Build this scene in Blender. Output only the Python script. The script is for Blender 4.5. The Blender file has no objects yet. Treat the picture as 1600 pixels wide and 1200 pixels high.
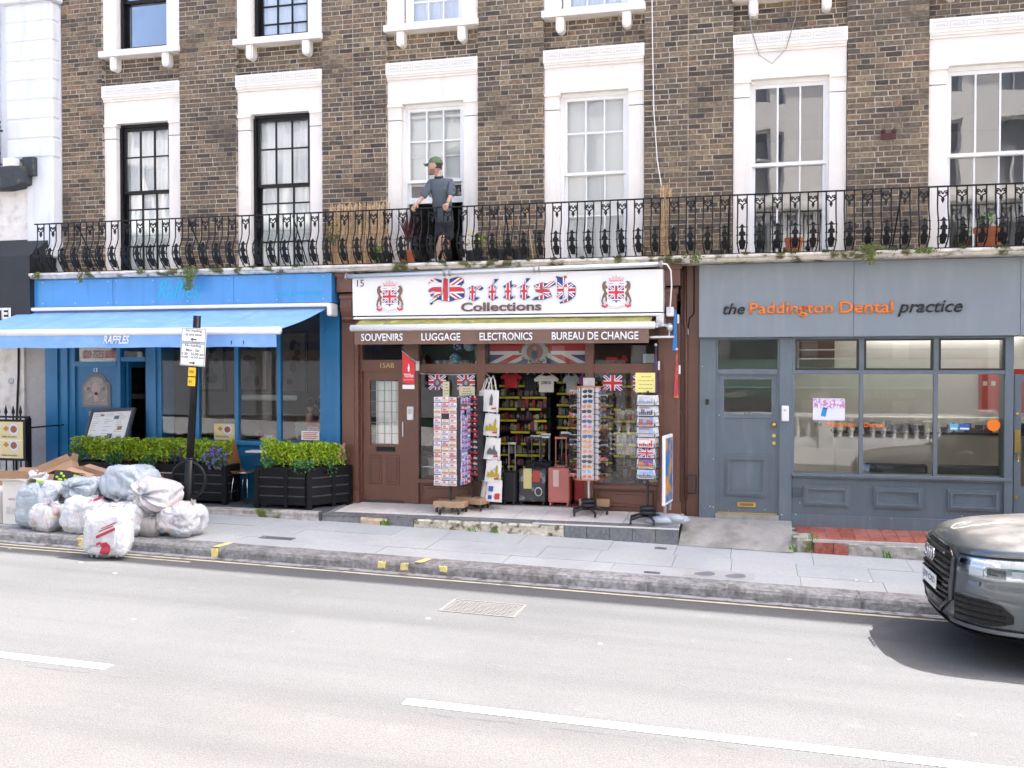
import bpy, bmesh, math, random
from mathutils import Matrix, Vector, noise
random.seed(7)
R = math.radians
scene = bpy.context.scene
COL = scene.collection

# ---------------------------------------------------------------- camera
cam_d = bpy.data.cameras.new('camera')
cam_d.sensor_width = 36.0
cam_d.lens = 1528.0 / 1600.0 * 36.0
cam_d.clip_end = 2000
cam = bpy.data.objects.new('camera', cam_d)
COL.objects.link(cam)
cam.location = (0.0, -13.8, 2.04)
cam.rotation_euler = (R(90 - 1.1), 0, R(14.3))
scene.camera = cam

# ---------------------------------------------------------------- sky, sun, exposure
SUN_TO = Vector((0.60, 0.25, 1.0)).normalized()
world = bpy.data.worlds.new('World')
scene.world = world
world.use_nodes = True
wn = world.node_tree
sky = wn.nodes.new('ShaderNodeTexSky')
sky.sky_type = 'NISHITA'
sky.sun_disc = False
sky.sun_elevation = math.asin(SUN_TO.z)
sky.sun_rotation = math.atan2(SUN_TO.x, SUN_TO.y)
sky.air_density = 0.55
sky.dust_density = 4.0
sky.ozone_density = 0.6
wn.links.new(sky.outputs[0], wn.nodes['Background'].inputs[0])
wn.nodes['Background'].inputs[1].default_value = 0.15
sun_d = bpy.data.lights.new('sun', 'SUN')
sun_d.energy = 2.9
sun_d.angle = R(0.5)
sun_d.color = (1.0, 0.98, 0.955)
sun = bpy.data.objects.new('sun', sun_d)
COL.objects.link(sun)
sun.rotation_euler = (-SUN_TO).to_track_quat('-Z', 'Y').to_euler()
sun.location = (8, 4, 25)
vs = scene.view_settings
vs.view_transform = 'Standard'
vs.look = 'None'
vs.gamma = 1.0
vs.use_curve_mapping = False
vs.exposure = 2.5
scene.cycles.max_bounces = 9
scene.cycles.diffuse_bounces = 4
scene.cycles.transparent_max_bounces = 16
scene.cycles.use_denoising = True

# ---------------------------------------------------------------- mesh helpers
class MB:
    """collects shapes; build() links them as one mesh object"""
    def __init__(s):
        s.v = []; s.f = []; s.m = []
    def add(s, vs, fs, mi=0):
        n = len(s.v); s.v += [tuple(p) for p in vs]
        for f in fs:
            s.f.append(tuple(i + n for i in f)); s.m.append(mi)
        return s
    def box(s, x0, x1, y0, y1, z0, z1, mi=0):
        return s.add([(x0,y0,z0),(x1,y0,z0),(x1,y1,z0),(x0,y1,z0),(x0,y0,z1),(x1,y0,z1),(x1,y1,z1),(x0,y1,z1)],
              [(0,3,2,1),(4,5,6,7),(0,1,5,4),(1,2,6,5),(2,3,7,6),(3,0,4,7)], mi)
    def hexa(s, p, mi=0):
        return s.add(p, [(0,3,2,1),(4,5,6,7),(0,1,5,4),(1,2,6,5),(2,3,7,6),(3,0,4,7)], mi)
    def prism(s, pts, y0, y1, mi=0):
        """polygon in XZ (counter clockwise seen from -Y) extruded from y0 (front) to y1"""
        n = len(pts)
        v = [(x, y0, z) for x, z in pts] + [(x, y1, z) for x, z in pts]
        f = [tuple(range(n)), tuple(reversed(range(n, 2*n)))]
        f += [((i+1) % n, i, n+i, n+(i+1) % n) for i in range(n)]
        return s.add(v, f, mi)
    def prismx(s, pts, x0, x1, mi=0):
        """polygon in YZ extruded along X"""
        n = len(pts)
        v = [(x0, y, z) for y, z in pts] + [(x1, y, z) for y, z in pts]
        f = [tuple(range(n)), tuple(reversed(range(n, 2*n)))]
        f += [((i+1) % n, i, n+i, n+(i+1) % n) for i in range(n)]
        return s.add(v, f, mi)
    def prismz(s, pts, z0, z1, mi=0):
        n = len(pts)
        v = [(x, y, z0) for x, y in pts] + [(x, y, z1) for x, y in pts]
        f = [tuple(reversed(range(n))), tuple(range(n, 2*n))]
        f += [(i, (i+1) % n, n+(i+1) % n, n+i) for i in range(n)]
        return s.add(v, f, mi)
    def tube(s, pts, r, n=8, mi=0, closed=False):
        pts = [Vector(p) for p in pts]; N = len(pts)
        rr = r if isinstance(r, (list, tuple)) else [r]*N
        v = []; up = Vector((0.13, 0.31, 0.94)).normalized()
        for i, p in enumerate(pts):
            if closed: t = pts[(i+1) % N] - pts[i-1]
            else: t = pts[min(i+1, N-1)] - pts[max(i-1, 0)]
            if t.length < 1e-9: t = Vector((0,0,1))
            t.normalize()
            a = t.cross(up)
            if a.length < .05: a = t.cross(Vector((1,0,0)))
            a.normalize(); b = t.cross(a)
            for k in range(n):
                w = 2*math.pi*k/n
                v.append(p + (a*math.cos(w) + b*math.sin(w))*rr[i])
        f = []
        for i in range(N if closed else N-1):
            j = (i+1) % N
            for k in range(n):
                f.append((i*n+k, j*n+k, j*n+(k+1) % n, i*n+(k+1) % n))
        if not closed:
            f.append(tuple(range(n))); f.append(tuple(reversed(range((N-1)*n, N*n))))
        return s.add(v, f, mi)
    def lathe(s, c, prof, n=16, mi=0, cap=True):
        v = []
        for r, z in prof:
            for k in range(n):
                w = 2*math.pi*k/n
                v.append((c[0]+r*math.cos(w), c[1]+r*math.sin(w), c[2]+z))
        f = []
        for i in range(len(prof)-1):
            for k in range(n):
                f.append((i*n+k, i*n+(k+1) % n, (i+1)*n+(k+1) % n, (i+1)*n+k))
        if cap:
            f.append(tuple(reversed(range(n)))); f.append(tuple(range((len(prof)-1)*n, len(prof)*n)))
        return s.add(v, f, mi)
    def ball(s, c, r, nu=12, nv=8, mi=0):
        if not isinstance(r, (tuple, list)): r = (r, r, r)
        v = [(c[0], c[1], c[2]-r[2])]
        for i in range(1, nv):
            a = -math.pi/2 + math.pi*i/nv
            for k in range(nu):
                w = 2*math.pi*k/nu
                v.append((c[0]+r[0]*math.cos(a)*math.cos(w), c[1]+r[1]*math.cos(a)*math.sin(w), c[2]+r[2]*math.sin(a)))
        v.append((c[0], c[1], c[2]+r[2]))
        f = [(0, 1+(k+1) % nu, 1+k) for k in range(nu)]
        for i in range(nv-2):
            for k in range(nu):
                a = 1+i*nu
                f.append((a+k, a+(k+1) % nu, a+nu+(k+1) % nu, a+nu+k))
        t = len(v)-1; a = 1+(nv-2)*nu
        f += [(a+k, a+(k+1) % nu, t) for k in range(nu)]
        return s.add(v, f, mi)
    def sheet(s, fn, nu, nv, mi=0):
        """grid surface fn(u,v), u,v in 0..1"""
        v = [fn(i/nu, j/nv) for j in range(nv+1) for i in range(nu+1)]
        f = [(j*(nu+1)+i, j*(nu+1)+i+1, (j+1)*(nu+1)+i+1, (j+1)*(nu+1)+i) for j in range(nv) for i in range(nu)]
        return s.add(v, f, mi)
    def xf(s, M, start=0):
        s.v[start:] = [tuple(M @ Vector(p)) for p in s.v[start:]]
        return s
    def mesh(s, name, mats, smooth=False, bevel=0, segs=1):
        me = bpy.data.meshes.new(name)
        me.from_pydata(s.v, [], s.f)
        for m in (mats if isinstance(mats, (list, tuple)) else [mats]): me.materials.append(m)
        me.polygons.foreach_set('material_index', s.m)
        if bevel:
            bm = bmesh.new(); bm.from_mesh(me)
            bmesh.ops.bevel(bm, geom=bm.edges[:], offset=bevel, segments=segs, affect='EDGES', profile=.6, clamp_overlap=True)
            bm.to_mesh(me); bm.free()
        if smooth:
            me.polygons.foreach_set('use_smooth', [True]*len(me.polygons))
        me.update()
        return me
    def build(s, name, mats, parent=None, smooth=False, bevel=0, segs=1):
        return link(name, s.mesh(name, mats, smooth, bevel, segs), parent)

def wmat(o):
    if o is None: return Matrix()
    m = o.matrix_basis.copy()
    if o.parent: m = wmat(o.parent) @ o.matrix_parent_inverse @ m
    return m
def link(name, me, parent=None, local=False):
    o = bpy.data.objects.new(name, me); COL.objects.link(o)
    if parent:
        o.parent = parent
        o.matrix_parent_inverse = Matrix() if local else wmat(parent).inverted()
    return o
def tag(o, label=None, cat=None, group=None, kind=None):
    if label: o['label'] = label
    if cat: o['category'] = cat
    if group: o['group'] = group
    if kind: o['kind'] = kind
    return o
def thing(name, label, cat, loc=(0,0,0), rz=0, group=None):
    o = bpy.data.objects.new(name, None); COL.objects.link(o)
    o.empty_display_size = .1
    o.location = loc; o.rotation_euler = (0, 0, rz)
    return tag(o, label, cat, group)
def place(name, me, parent, loc, rot=None, sc=None):
    """a part that shares mesh data, at a world position"""
    o = link(name, me, parent)
    o.location = loc
    if rot: o.rotation_euler = rot
    if sc: o.scale = sc
    return o
def bx(name, m, parent, x0, x1, y0, y1, z0, z1, bevel=0):
    return MB().box(x0,x1,y0,y1,z0,z1).build(name, m, parent, bevel=bevel)
def copy_tree(o, parent=None):
    c = o.copy(); COL.objects.link(c)
    if parent: c.parent = parent
    for ch in [x for x in bpy.data.objects if x.parent == o]: copy_tree(ch, c)
    return c
def text_mesh(txt, w=None, h=None, extrude=.004, bold=0.0, shear=0.0, spacing=1.0):
    """text as a mesh in XZ facing -Y, lower-left corner at the origin, scaled to width w / height h"""
    cu = bpy.data.curves.new('text', 'FONT')
    cu.body = txt; cu.size = 1; cu.extrude = 0.0; cu.offset = bold; cu.shear = shear; cu.space_character = spacing
    cu.resolution_u = 3
    o = bpy.data.objects.new('text', cu); COL.objects.link(o)
    dg = bpy.context.evaluated_depsgraph_get()
    me = bpy.data.meshes.new_from_object(o.evaluated_get(dg))
    bpy.data.objects.remove(o); bpy.data.curves.remove(cu)
    xs = [v.co.x for v in me.vertices]; ys = [v.co.y for v in me.vertices]
    x0, x1, y0, y1 = min(xs), max(xs), min(ys), max(ys)
    sx = w/(x1-x0) if w else None; sy = h/(y1-y0) if h else None
    sx = sx or sy; sy = sy or sx
    bm = bmesh.new(); bm.from_mesh(me)
    bmesh.ops.remove_doubles(bm, verts=bm.verts[:], dist=1e-5)
    ret = bmesh.ops.extrude_face_region(bm, geom=bm.faces[:])
    up = [g for g in ret['geom'] if isinstance(g, bmesh.types.BMVert)]
    for v in bm.verts: v.co.z = 0
    for v in up: v.co.z = extrude
    for v in bm.verts:
        x, y, z = v.co
        v.co = ((x-x0)*sx, -z, (y-y0)*sy)
    bmesh.ops.recalc_face_normals(bm, faces=bm.faces[:])
    bm.to_mesh(me); bm.free()
    return me
def text(name, txt, m, parent, x, y, z, w=None, h=None, extrude=.004, bold=0, shear=0, spacing=1.0, rot=None, raw=False):
    me = text_mesh(txt, w, h, extrude, bold, shear, spacing)
    me.materials.clear(); me.materials.append(m); me.name = name
    o = link(name, me, parent); o.location = (x, y, z)
    if rot: o.rotation_euler = rot
    return o
ORD = ['first','second','third','fourth','fifth','sixth','seventh','eighth','ninth','tenth','eleventh','twelfth','thirteenth','fourteenth','fifteenth','sixteenth','seventeenth','eighteenth']
def vnoise(p, s=1.0): return noise.noise(Vector(p)*s)

# ---------------------------------------------------------------- materials
MC = {}
def _nt(name):
    m = bpy.data.materials.new(name); m.use_nodes = True
    nt = m.node_tree
    return m, nt, nt.nodes, nt.links, nt.nodes['Principled BSDF']
def P(name, col, rough=.6, metal=0.0, spec=.5, var=.0, vs=4.0, bump=0.0, bs=60.0, col2=None, c2s=3.0, c2w=(.5,.65), coat=0, emit=0, sheen=0, trans=0, sss=0, c2z=1.0):
    """procedural surface: base colour, value variation (var), a second colour in patches (col2), fine bump"""
    if name in MC: return MC[name]
    m, nt, N, L, b = _nt(name)
    b.inputs['Base Color'].default_value = (*col, 1)
    b.inputs['Roughness'].default_value = rough
    b.inputs['Metallic'].default_value = metal
    b.inputs['Specular IOR Level'].default_value = spec
    if coat: b.inputs['Coat Weight'].default_value = coat; b.inputs['Coat Roughness'].default_value = .05
    if emit: b.inputs['Emission Color'].default_value = (*col, 1); b.inputs['Emission Strength'].default_value = emit
    if trans: b.inputs['Transmission Weight'].default_value = trans
    if sss:
        b.inputs['Subsurface Weight'].default_value = sss; b.inputs['Subsurface Radius'].default_value = (.02,.01,.006)
    geo = N.new('ShaderNodeNewGeometry')
    src = None
    def mix(a, bb, fac):
        n = N.new('ShaderNodeMix'); n.data_type = 'RGBA'
        for k, q in ((6, a), (7, bb)):
            if isinstance(q, tuple): n.inputs[k].default_value = (*q[:3], 1)
            else: L.new(q, n.inputs[k])
        L.new(fac, n.inputs[0]); return n.outputs[2]
    cur = tuple(col)
    if col2:
        t = N.new('ShaderNodeTexNoise'); t.inputs['Scale'].default_value = c2s; t.inputs['Detail'].default_value = 6
        if c2z != 1:                      # run-down streaks
            vm = N.new('ShaderNodeVectorMath'); vm.operation = 'MULTIPLY'; vm.inputs[1].default_value = (1,1,c2z); L.new(geo.outputs['Position'], vm.inputs[0]); L.new(vm.outputs[0], t.inputs['Vector'])
        else: L.new(geo.outputs['Position'], t.inputs['Vector'])
        r = N.new('ShaderNodeMapRange'); r.inputs['From Min'].default_value = c2w[0]; r.inputs['From Max'].default_value = c2w[1]
        L.new(t.outputs['Fac'], r.inputs['Value'])
        cur = mix(cur, tuple(col2), r.outputs['Result'])
    if var:
        t = N.new('ShaderNodeTexNoise'); t.inputs['Scale'].default_value = vs; t.inputs['Detail'].default_value = 5; t.inputs['Roughness'].default_value = .65
        L.new(geo.outputs['Position'], t.inputs['Vector'])
        r = N.new('ShaderNodeMapRange'); r.inputs['From Min'].default_value = .25; r.inputs['From Max'].default_value = .75
        r.inputs['To Min'].default_value = 1-var; r.inputs['To Max'].default_value = 1+var
        L.new(t.outputs['Fac'], r.inputs['Value'])
        v = N.new('ShaderNodeVectorMath'); v.operation = 'SCALE'
        if isinstance(cur, tuple): v.inputs[0].default_value = cur[:3]
        else: L.new(cur, v.inputs[0])
        L.new(r.outputs['Result'], v.inputs['Scale']); cur = v.outputs[0]
    if not isinstance(cur, tuple): L.new(cur, b.inputs['Base Color'])
    if bump:
        t = N.new('ShaderNodeTexNoise'); t.inputs['Scale'].default_value = bs; t.inputs['Detail'].default_value = 4
        L.new(geo.outputs['Position'], t.inputs['Vector'])
        bn = N.new('ShaderNodeBump'); bn.inputs['Strength'].default_value = bump; bn.inputs['Distance'].default_value = .01
        L.new(t.outputs['Fac'], bn.inputs['Height']); L.new(bn.outputs[0], b.inputs['Normal'])
    MC[name] = m
    return m
def glass(name, tint=(.93,.96,.95), wavy=0.0, refl=1.0, rough=0.0):
    m = bpy.data.materials.new(name); m.use_nodes = True
    nt = m.node_tree; N = nt.nodes; L = nt.links; N.clear()
    out = N.new('ShaderNodeOutputMaterial'); mx = N.new('ShaderNodeMixShader')
    tr = N.new('ShaderNodeBsdfTransparent'); tr.inputs[0].default_value = (*tint, 1)
    gl = N.new('ShaderNodeBsdfGlossy'); gl.inputs['Roughness'].default_value = rough; gl.inputs[0].default_value = (1,1,1,1)
    fr = N.new('ShaderNodeFresnel'); fr.inputs[0].default_value = 1.52
    mu = N.new('ShaderNodeMath'); mu.operation = 'MULTIPLY'; mu.inputs[1].default_value = refl; mu.use_clamp = True
    L.new(fr.outputs[0], mu.inputs[0]); L.new(mu.outputs[0], mx.inputs[0])
    L.new(tr.outputs[0], mx.inputs[1]); L.new(gl.outputs[0], mx.inputs[2]); L.new(mx.outputs[0], out.inputs[0])
    if wavy:
        g = N.new('ShaderNodeNewGeometry'); t = N.new('ShaderNodeTexNoise'); t.inputs['Scale'].default_value = 2.2; t.inputs['Detail'].default_value = 1
        L.new(g.outputs['Position'], t.inputs['Vector'])
        bn = N.new('ShaderNodeBump'); bn.inputs['Strength'].default_value = wavy; bn.inputs['Distance'].default_value = .02
        L.new(t.outputs['Fac'], bn.inputs['Height']); L.new(bn.outputs[0], gl.inputs['Normal']); L.new(bn.outputs[0], fr.inputs['Normal'])
    return m
def island_mat(name, cols, rough=.85, bump=.4, bs=70, dirt=None, dirt_s=1.5, spec=.3, mott=.3):
    """each piece (object or mesh island) takes its own colour from the list, with mottling"""
    m, nt, N, L, b = _nt(name)
    b.inputs['Roughness'].default_value = rough; b.inputs['Specular IOR Level'].default_value = spec
    oi = N.new('ShaderNodeObjectInfo'); geo = N.new('ShaderNodeNewGeometry')
    a = N.new('ShaderNodeMath'); a.operation = 'ADD'
    L.new(oi.outputs['Random'], a.inputs[0]); L.new(geo.outputs['Random Per Island'], a.inputs[1])
    fr = N.new('ShaderNodeMath'); fr.operation = 'FRACT'; L.new(a.outputs[0], fr.inputs[0])
    cr = N.new('ShaderNodeValToRGB'); cr.color_ramp.interpolation = 'LINEAR'
    e = cr.color_ramp.elements
    while len(e) < len(cols): e.new(.5)
    for i, c in enumerate(cols):
        e[i].position = i/(len(cols)-1); e[i].color = (*c, 1)
    L.new(fr.outputs[0], cr.inputs[0])
    t = N.new('ShaderNodeTexNoise'); t.inputs['Scale'].default_value = 22; t.inputs['Detail'].default_value = 4
    L.new(geo.outputs['Position'], t.inputs['Vector'])
    r = N.new('ShaderNodeMapRange'); r.inputs['From Min'].default_value = .3; r.inputs['From Max'].default_value = .7; r.inputs['To Min'].default_value = 1-mott; r.inputs['To Max'].default_value = 1+mott
    L.new(t.outputs['Fac'], r.inputs['Value'])
    v = N.new('ShaderNodeVectorMath'); v.operation = 'SCALE'; L.new(cr.outputs[0], v.inputs[0]); L.new(r.outputs[0], v.inputs['Scale'])
    cur = v.outputs[0]
    if dirt:
        t2 = N.new('ShaderNodeTexNoise'); t2.inputs['Scale'].default_value = dirt_s; t2.inputs['Detail'].default_value = 5
        L.new(geo.outputs['Position'], t2.inputs['Vector'])
        r2 = N.new('ShaderNodeMapRange'); r2.inputs['From Min'].default_value = .45; r2.inputs['From Max'].default_value = .7; r2.inputs['To Max'].default_value = .7
        L.new(t2.outputs['Fac'], r2.inputs['Value'])
        mx = N.new('ShaderNodeMix'); mx.data_type = 'RGBA'; mx.inputs[7].default_value = (*dirt, 1)
        L.new(r2.outputs[0], mx.inputs[0]); L.new(cur, mx.inputs[6]); cur = mx.outputs[2]
    L.new(cur, b.inputs['Base Color'])
    t3 = N.new('ShaderNodeTexNoise'); t3.inputs['Scale'].default_value = bs; t3.inputs['Detail'].default_value = 4
    L.new(geo.outputs['Position'], t3.inputs['Vector'])
    bn = N.new('ShaderNodeBump'); bn.inputs['Strength'].default_value = bump; bn.inputs['Distance'].default_value = .01
    L.new(t3.outputs['Fac'], bn.inputs['Height']); L.new(bn.outputs[0], b.inputs['Normal'])
    MC[name] = m
    return m
def flag_mat(name, cx, cz, hw, hh, axis='X'):
    """printed crosses: red, white and blue, in world metres round (cx, cz)"""
    m, nt, N, L, b = _nt(name)
    b.inputs['Roughness'].default_value = .5
    geo = N.new('ShaderNodeNewGeometry'); sp = N.new('ShaderNodeSeparateXYZ'); L.new(geo.outputs['Position'], sp.inputs[0])
    def mt(op, a, c=None):
        n = N.new('ShaderNodeMath'); n.operation = op
        for i, q in enumerate((a, c)):
            if q is None: continue
            if isinstance(q, (int, float)): n.inputs[i].default_value = q
            else: L.new(q, n.inputs[i])
        return n.outputs[0]
    ax = mt('ABSOLUTE', mt('DIVIDE', mt('SUBTRACT', sp.outputs[axis], cx), hw))
    az = mt('ABSOLUTE', mt('DIVIDE', mt('SUBTRACT', sp.outputs['Z'], cz), hh))
    k = hw/hh
    cr = mt('MINIMUM', mt('MULTIPLY', ax, k), az)      # distance to the upright cross, in half heights
    dg = mt('ABSOLUTE', mt('SUBTRACT', ax, az))
    red = mt('MAXIMUM', mt('LESS_THAN', cr, .2), mt('MULTIPLY', mt('LESS_THAN', dg, .09), mt('GREATER_THAN', cr, .33)))
    wh = mt('MAXIMUM', mt('LESS_THAN', cr, .33), mt('LESS_THAN', dg, .24))
    m1 = N.new('ShaderNodeMix'); m1.data_type = 'RGBA'; m1.inputs[6].default_value = (.02,.035,.2,1); m1.inputs[7].default_value = (.8,.8,.8,1); L.new(wh, m1.inputs[0])
    m2 = N.new('ShaderNodeMix'); m2.data_type = 'RGBA'; L.new(m1.outputs[2], m2.inputs[6]); m2.inputs[7].default_value = (.6,.02,.03,1); L.new(red, m2.inputs[0])
    L.new(m2.outputs[2], b.inputs['Base Color'])
    return m
def cell_mat(name, cols, sx, sz, rough=.5, back=None, gap=.12, dx=0, dz=0, axis='X'):
    """printed goods: a grid of cells of different colours, in world metres"""
    m, nt, N, L, b = _nt(name)
    b.inputs['Roughness'].default_value = rough
    geo = N.new('ShaderNodeNewGeometry'); sp = N.new('ShaderNodeSeparateXYZ'); L.new(geo.outputs['Position'], sp.inputs[0])
    def mt(op, a, c=None):
        n = N.new('ShaderNodeMath'); n.operation = op
        for i, q in enumerate((a, c)):
            if q is None: continue
            if isinstance(q, (int, float)): n.inputs[i].default_value = q
            else: L.new(q, n.inputs[i])
        return n.outputs[0]
    u = mt('DIVIDE', mt('ADD', sp.outputs[axis], dx), sx); w = mt('DIVIDE', mt('ADD', sp.outputs['Z'], dz), sz)
    cv = N.new('ShaderNodeCombineXYZ'); L.new(mt('FLOOR', u), cv.inputs[0]); L.new(mt('FLOOR', w), cv.inputs[1])
    wnz = N.new('ShaderNodeTexWhiteNoise'); wnz.noise_dimensions = '3D'; L.new(cv.outputs[0], wnz.inputs['Vector'])
    cr = N.new('ShaderNodeValToRGB'); cr.color_ramp.interpolation = 'CONSTANT'; e = cr.color_ramp.elements
    while len(e) < len(cols): e.new(.5)
    for i, c in enumerate(cols): e[i].position = i/len(cols); e[i].color = (*c, 1)
    L.new(wnz.outputs['Value'], cr.inputs[0])
    nz = N.new('ShaderNodeTexNoise'); nz.inputs['Scale'].default_value = 60; nz.inputs['Detail'].default_value = 3; L.new(geo.outputs['Position'], nz.inputs['Vector'])
    r = N.new('ShaderNodeMapRange'); r.inputs['From Min'].default_value = .35; r.inputs['From Max'].default_value = .65; r.inputs['To Min'].default_value = .45; r.inputs['To Max'].default_value = 1.4; L.new(nz.outputs['Fac'], r.inputs[0])
    v = N.new('ShaderNodeVectorMath'); v.operation = 'SCALE'; L.new(cr.outputs[0], v.inputs[0]); L.new(r.outputs[0], v.inputs['Scale'])
    cur = v.outputs[0]
    if back:
        inside = mt('MULTIPLY', mt('LESS_THAN', mt('ABSOLUTE', mt('SUBTRACT', mt('FRACT', u), .5)), .5-gap), mt('LESS_THAN', mt('ABSOLUTE', mt('SUBTRACT', mt('FRACT', w), .5)), .5-gap))
        mx = N.new('ShaderNodeMix'); mx.data_type = 'RGBA'; mx.inputs[6].default_value = (*back, 1); L.new(cur, mx.inputs[7]); L.new(inside, mx.inputs[0]); cur = mx.outputs[2]
    L.new(cur, b.inputs['Base Color'])
    return m

stucco   = P('cream_stucco', (.78,.725,.65), .7, var=.06, vs=2.5, bump=.2, bs=40, col2=(.60,.54,.46), c2s=6, c2w=(.58,.95), c2z=.16)
white_st = P('white_stucco', (.70,.71,.72), .65, var=.04, vs=3, bump=.12, bs=30, col2=(.55,.55,.54), c2s=6, c2w=(.52,.85), c2z=.16)
rough_render = P('cracked_render', (.74,.70,.65), .85, var=.1, vs=6, bump=.9, bs=12, col2=(.6,.54,.47), c2s=5)
mortar   = P('mortar', (.50,.43,.34), .95, var=.25, vs=9, bump=.5, bs=80, col2=(.17,.145,.12), c2s=1.3, c2w=(.48,.72))
brick_m  = island_mat('stock_brick', [(.05,.042,.036),(.125,.092,.062),(.165,.122,.08),(.205,.152,.095),(.078,.062,.05),(.27,.205,.125),(.13,.098,.07),(.175,.127,.085),(.062,.052,.044),(.23,.15,.095),(.215,.168,.108),(.057,.048,.042)], dirt=(.06,.053,.047), dirt_s=.8, mott=.45)
iron     = P('black_iron', (.006,.0065,.0075), .5, spec=.3, var=.2, vs=30)
black_pt = P('black_paint', (.006,.0065,.0075), .4, spec=.3, var=.15, vs=8)
white_pt = P('white_gloss_paint', (.80,.79,.77), .4, var=.04, vs=6)
stone_edge = P('mossy_stone', (.62,.57,.49), .95, var=.3, vs=7, bump=.8, bs=30, col2=(.10,.10,.035), c2s=5.5, c2w=(.53,.63))
glass_sash = glass('sash_glass', (.975,.985,.985), wavy=.06, refl=2.2)
glass_net = glass('house_glass', (.975,.985,.985), wavy=.06, refl=.9)
glass_shop = glass('shop_glass', (.97,.98,.975), wavy=.012, refl=1.1)
room_m   = P('room_wall', (.55,.54,.52), .9, var=.05)
dark_room = P('dark_room', (.10,.09,.085), .9, var=.1)
net_m    = P('net_curtain', (.92,.92,.92), .9, bump=.1)
# ================================================================ ground
KY = -3.1                                    # kerb face
def zp(x, y): return -0.35 - .0229*x + .025*(y + 3.1)
def zr(x, y):
    d = min(-y - 3.1, 4.15) - max(0.0, -y - 3.1 - 4.15)
    return -.475 - .0235*x + .012*d
ROADC = -7.25; GY0 = -.20
def road_material():
    m, nt, N, L, b = _nt('worn_asphalt')
    b.inputs['Roughness'].default_value = .9; b.inputs['Specular IOR Level'].default_value = .25
    g = N.new('ShaderNodeNewGeometry')
    def nz(s, d, rgh=.6):
        t = N.new('ShaderNodeTexNoise'); t.inputs['Scale'].default_value = s; t.inputs['Detail'].default_value = d; t.inputs['Roughness'].default_value = rgh
        L.new(g.outputs['Position'], t.inputs['Vector']); return t.outputs['Fac']
    def rg(x, a, bb, c, d):
        r = N.new('ShaderNodeMapRange'); r.inputs[1].default_value = a; r.inputs[2].default_value = bb; r.inputs[3].default_value = c; r.inputs[4].default_value = d
        L.new(x, r.inputs[0]); return r.outputs[0]
    def mixc(a, bb, f):
        n = N.new('ShaderNodeMix'); n.data_type = 'RGBA'
        for k, q in ((6, a), (7, bb)):
            if isinstance(q, tuple): n.inputs[k].default_value = (*q, 1)
            else: L.new(q, n.inputs[k])
        L.new(f, n.inputs[0]); return n.outputs[2]
    sp = N.new('ShaderNodeSeparateXYZ'); L.new(g.outputs['Position'], sp.inputs[0])
    # the older, pinker surfacing beyond the seam near the centre line
    wob = N.new('ShaderNodeMath'); wob.operation = 'MULTIPLY_ADD'; L.new(nz(1.3, 3), wob.inputs[0]); wob.inputs[1].default_value = .25; L.new(sp.outputs['Y'], wob.inputs[2])
    old = rg(wob.outputs[0], -7.32, -7.26, 1, 0)
    c = mixc((.120,.120,.121), (.124,.120,.119), old)
    c = mixc(c, (.100,.100,.101), rg(nz(.55, 4), .5, .72, 0, .8))
    c = mixc(c, (.150,.149,.148), rg(nz(2.2, 5), .60, .72, 0, .6))
    vx = N.new('ShaderNodeVectorMath'); vx.operation = 'MULTIPLY'; vx.inputs[1].default_value = (.12,1.6,1); L.new(g.outputs['Position'], vx.inputs[0])     # wheel tracks run along the street
    tn = N.new('ShaderNodeTexNoise'); tn.inputs['Scale'].default_value = 1; tn.inputs['Detail'].default_value = 4; L.new(vx.outputs[0], tn.inputs['Vector'])
    c = mixc(c, (.088,.088,.089), rg(tn.outputs['Fac'], .48, .70, 0, .7))
    vo = N.new('ShaderNodeTexVoronoi'); vo.inputs['Scale'].default_value = 75; L.new(g.outputs['Position'], vo.inputs['Vector'])
    c = mixc(c, (.05,.05,.05), rg(vo.outputs['Distance'], .42, .62, 0, .28))
    c = mixc(c, (.24,.235,.23), rg(nz(110, 2), .66, .72, 0, .7))
    v2 = N.new('ShaderNodeTexVoronoi'); v2.inputs['Scale'].default_value = 1.7; L.new(g.outputs['Position'], v2.inputs['Vector'])
    c = mixc(c, (.5,.48,.46), rg(v2.outputs['Distance'], .05, .03, 0, .7))        # trodden-in gum
    seam = N.new('ShaderNodeMath'); seam.operation = 'ABSOLUTE'
    sa = N.new('ShaderNodeMath'); sa.operation = 'ADD'; sa.inputs[1].default_value = 7.29; L.new(wob.outputs[0], sa.inputs[0]); L.new(sa.outputs[0], seam.inputs[0])
    sm = N.new('ShaderNodeMath'); sm.operation = 'MULTIPLY'; L.new(rg(seam.outputs[0], .006, .014, .7, 0), sm.inputs[0]); L.new(rg(nz(2.1, 2), .48, .56, 0, 1), sm.inputs[1])
    c = mixc(c, (.06,.06,.062), sm.outputs[0])
    L.new(c, b.inputs['Base Color'])
    bn = N.new('ShaderNodeBump'); bn.inputs['Strength'].default_value = .5; bn.inputs['Distance'].default_value = .006
    L.new(vo.outputs['Distance'], bn.inputs['Height']); L.new(bn.outputs[0], b.inputs['Normal'])
    return m
road_m = road_material()
slab_m = island_mat('york_paving', [(.39,.41,.41),(.42,.435,.43),(.375,.395,.395),(.43,.435,.425),(.40,.42,.41),(.41,.415,.405)], rough=.8, bump=.1, bs=50, dirt=(.33,.34,.345), dirt_s=1.2, mott=.07)
joint_m = P('pavement_joint', (.26,.255,.25), .95, var=.3, vs=20, bump=.4)
kerb_m = island_mat('granite_kerb', [(.25,.25,.245),(.29,.285,.28),(.22,.22,.215),(.27,.25,.24)], rough=.9, bump=1.0, bs=22, dirt=(.085,.078,.07), dirt_s=7)
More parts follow.
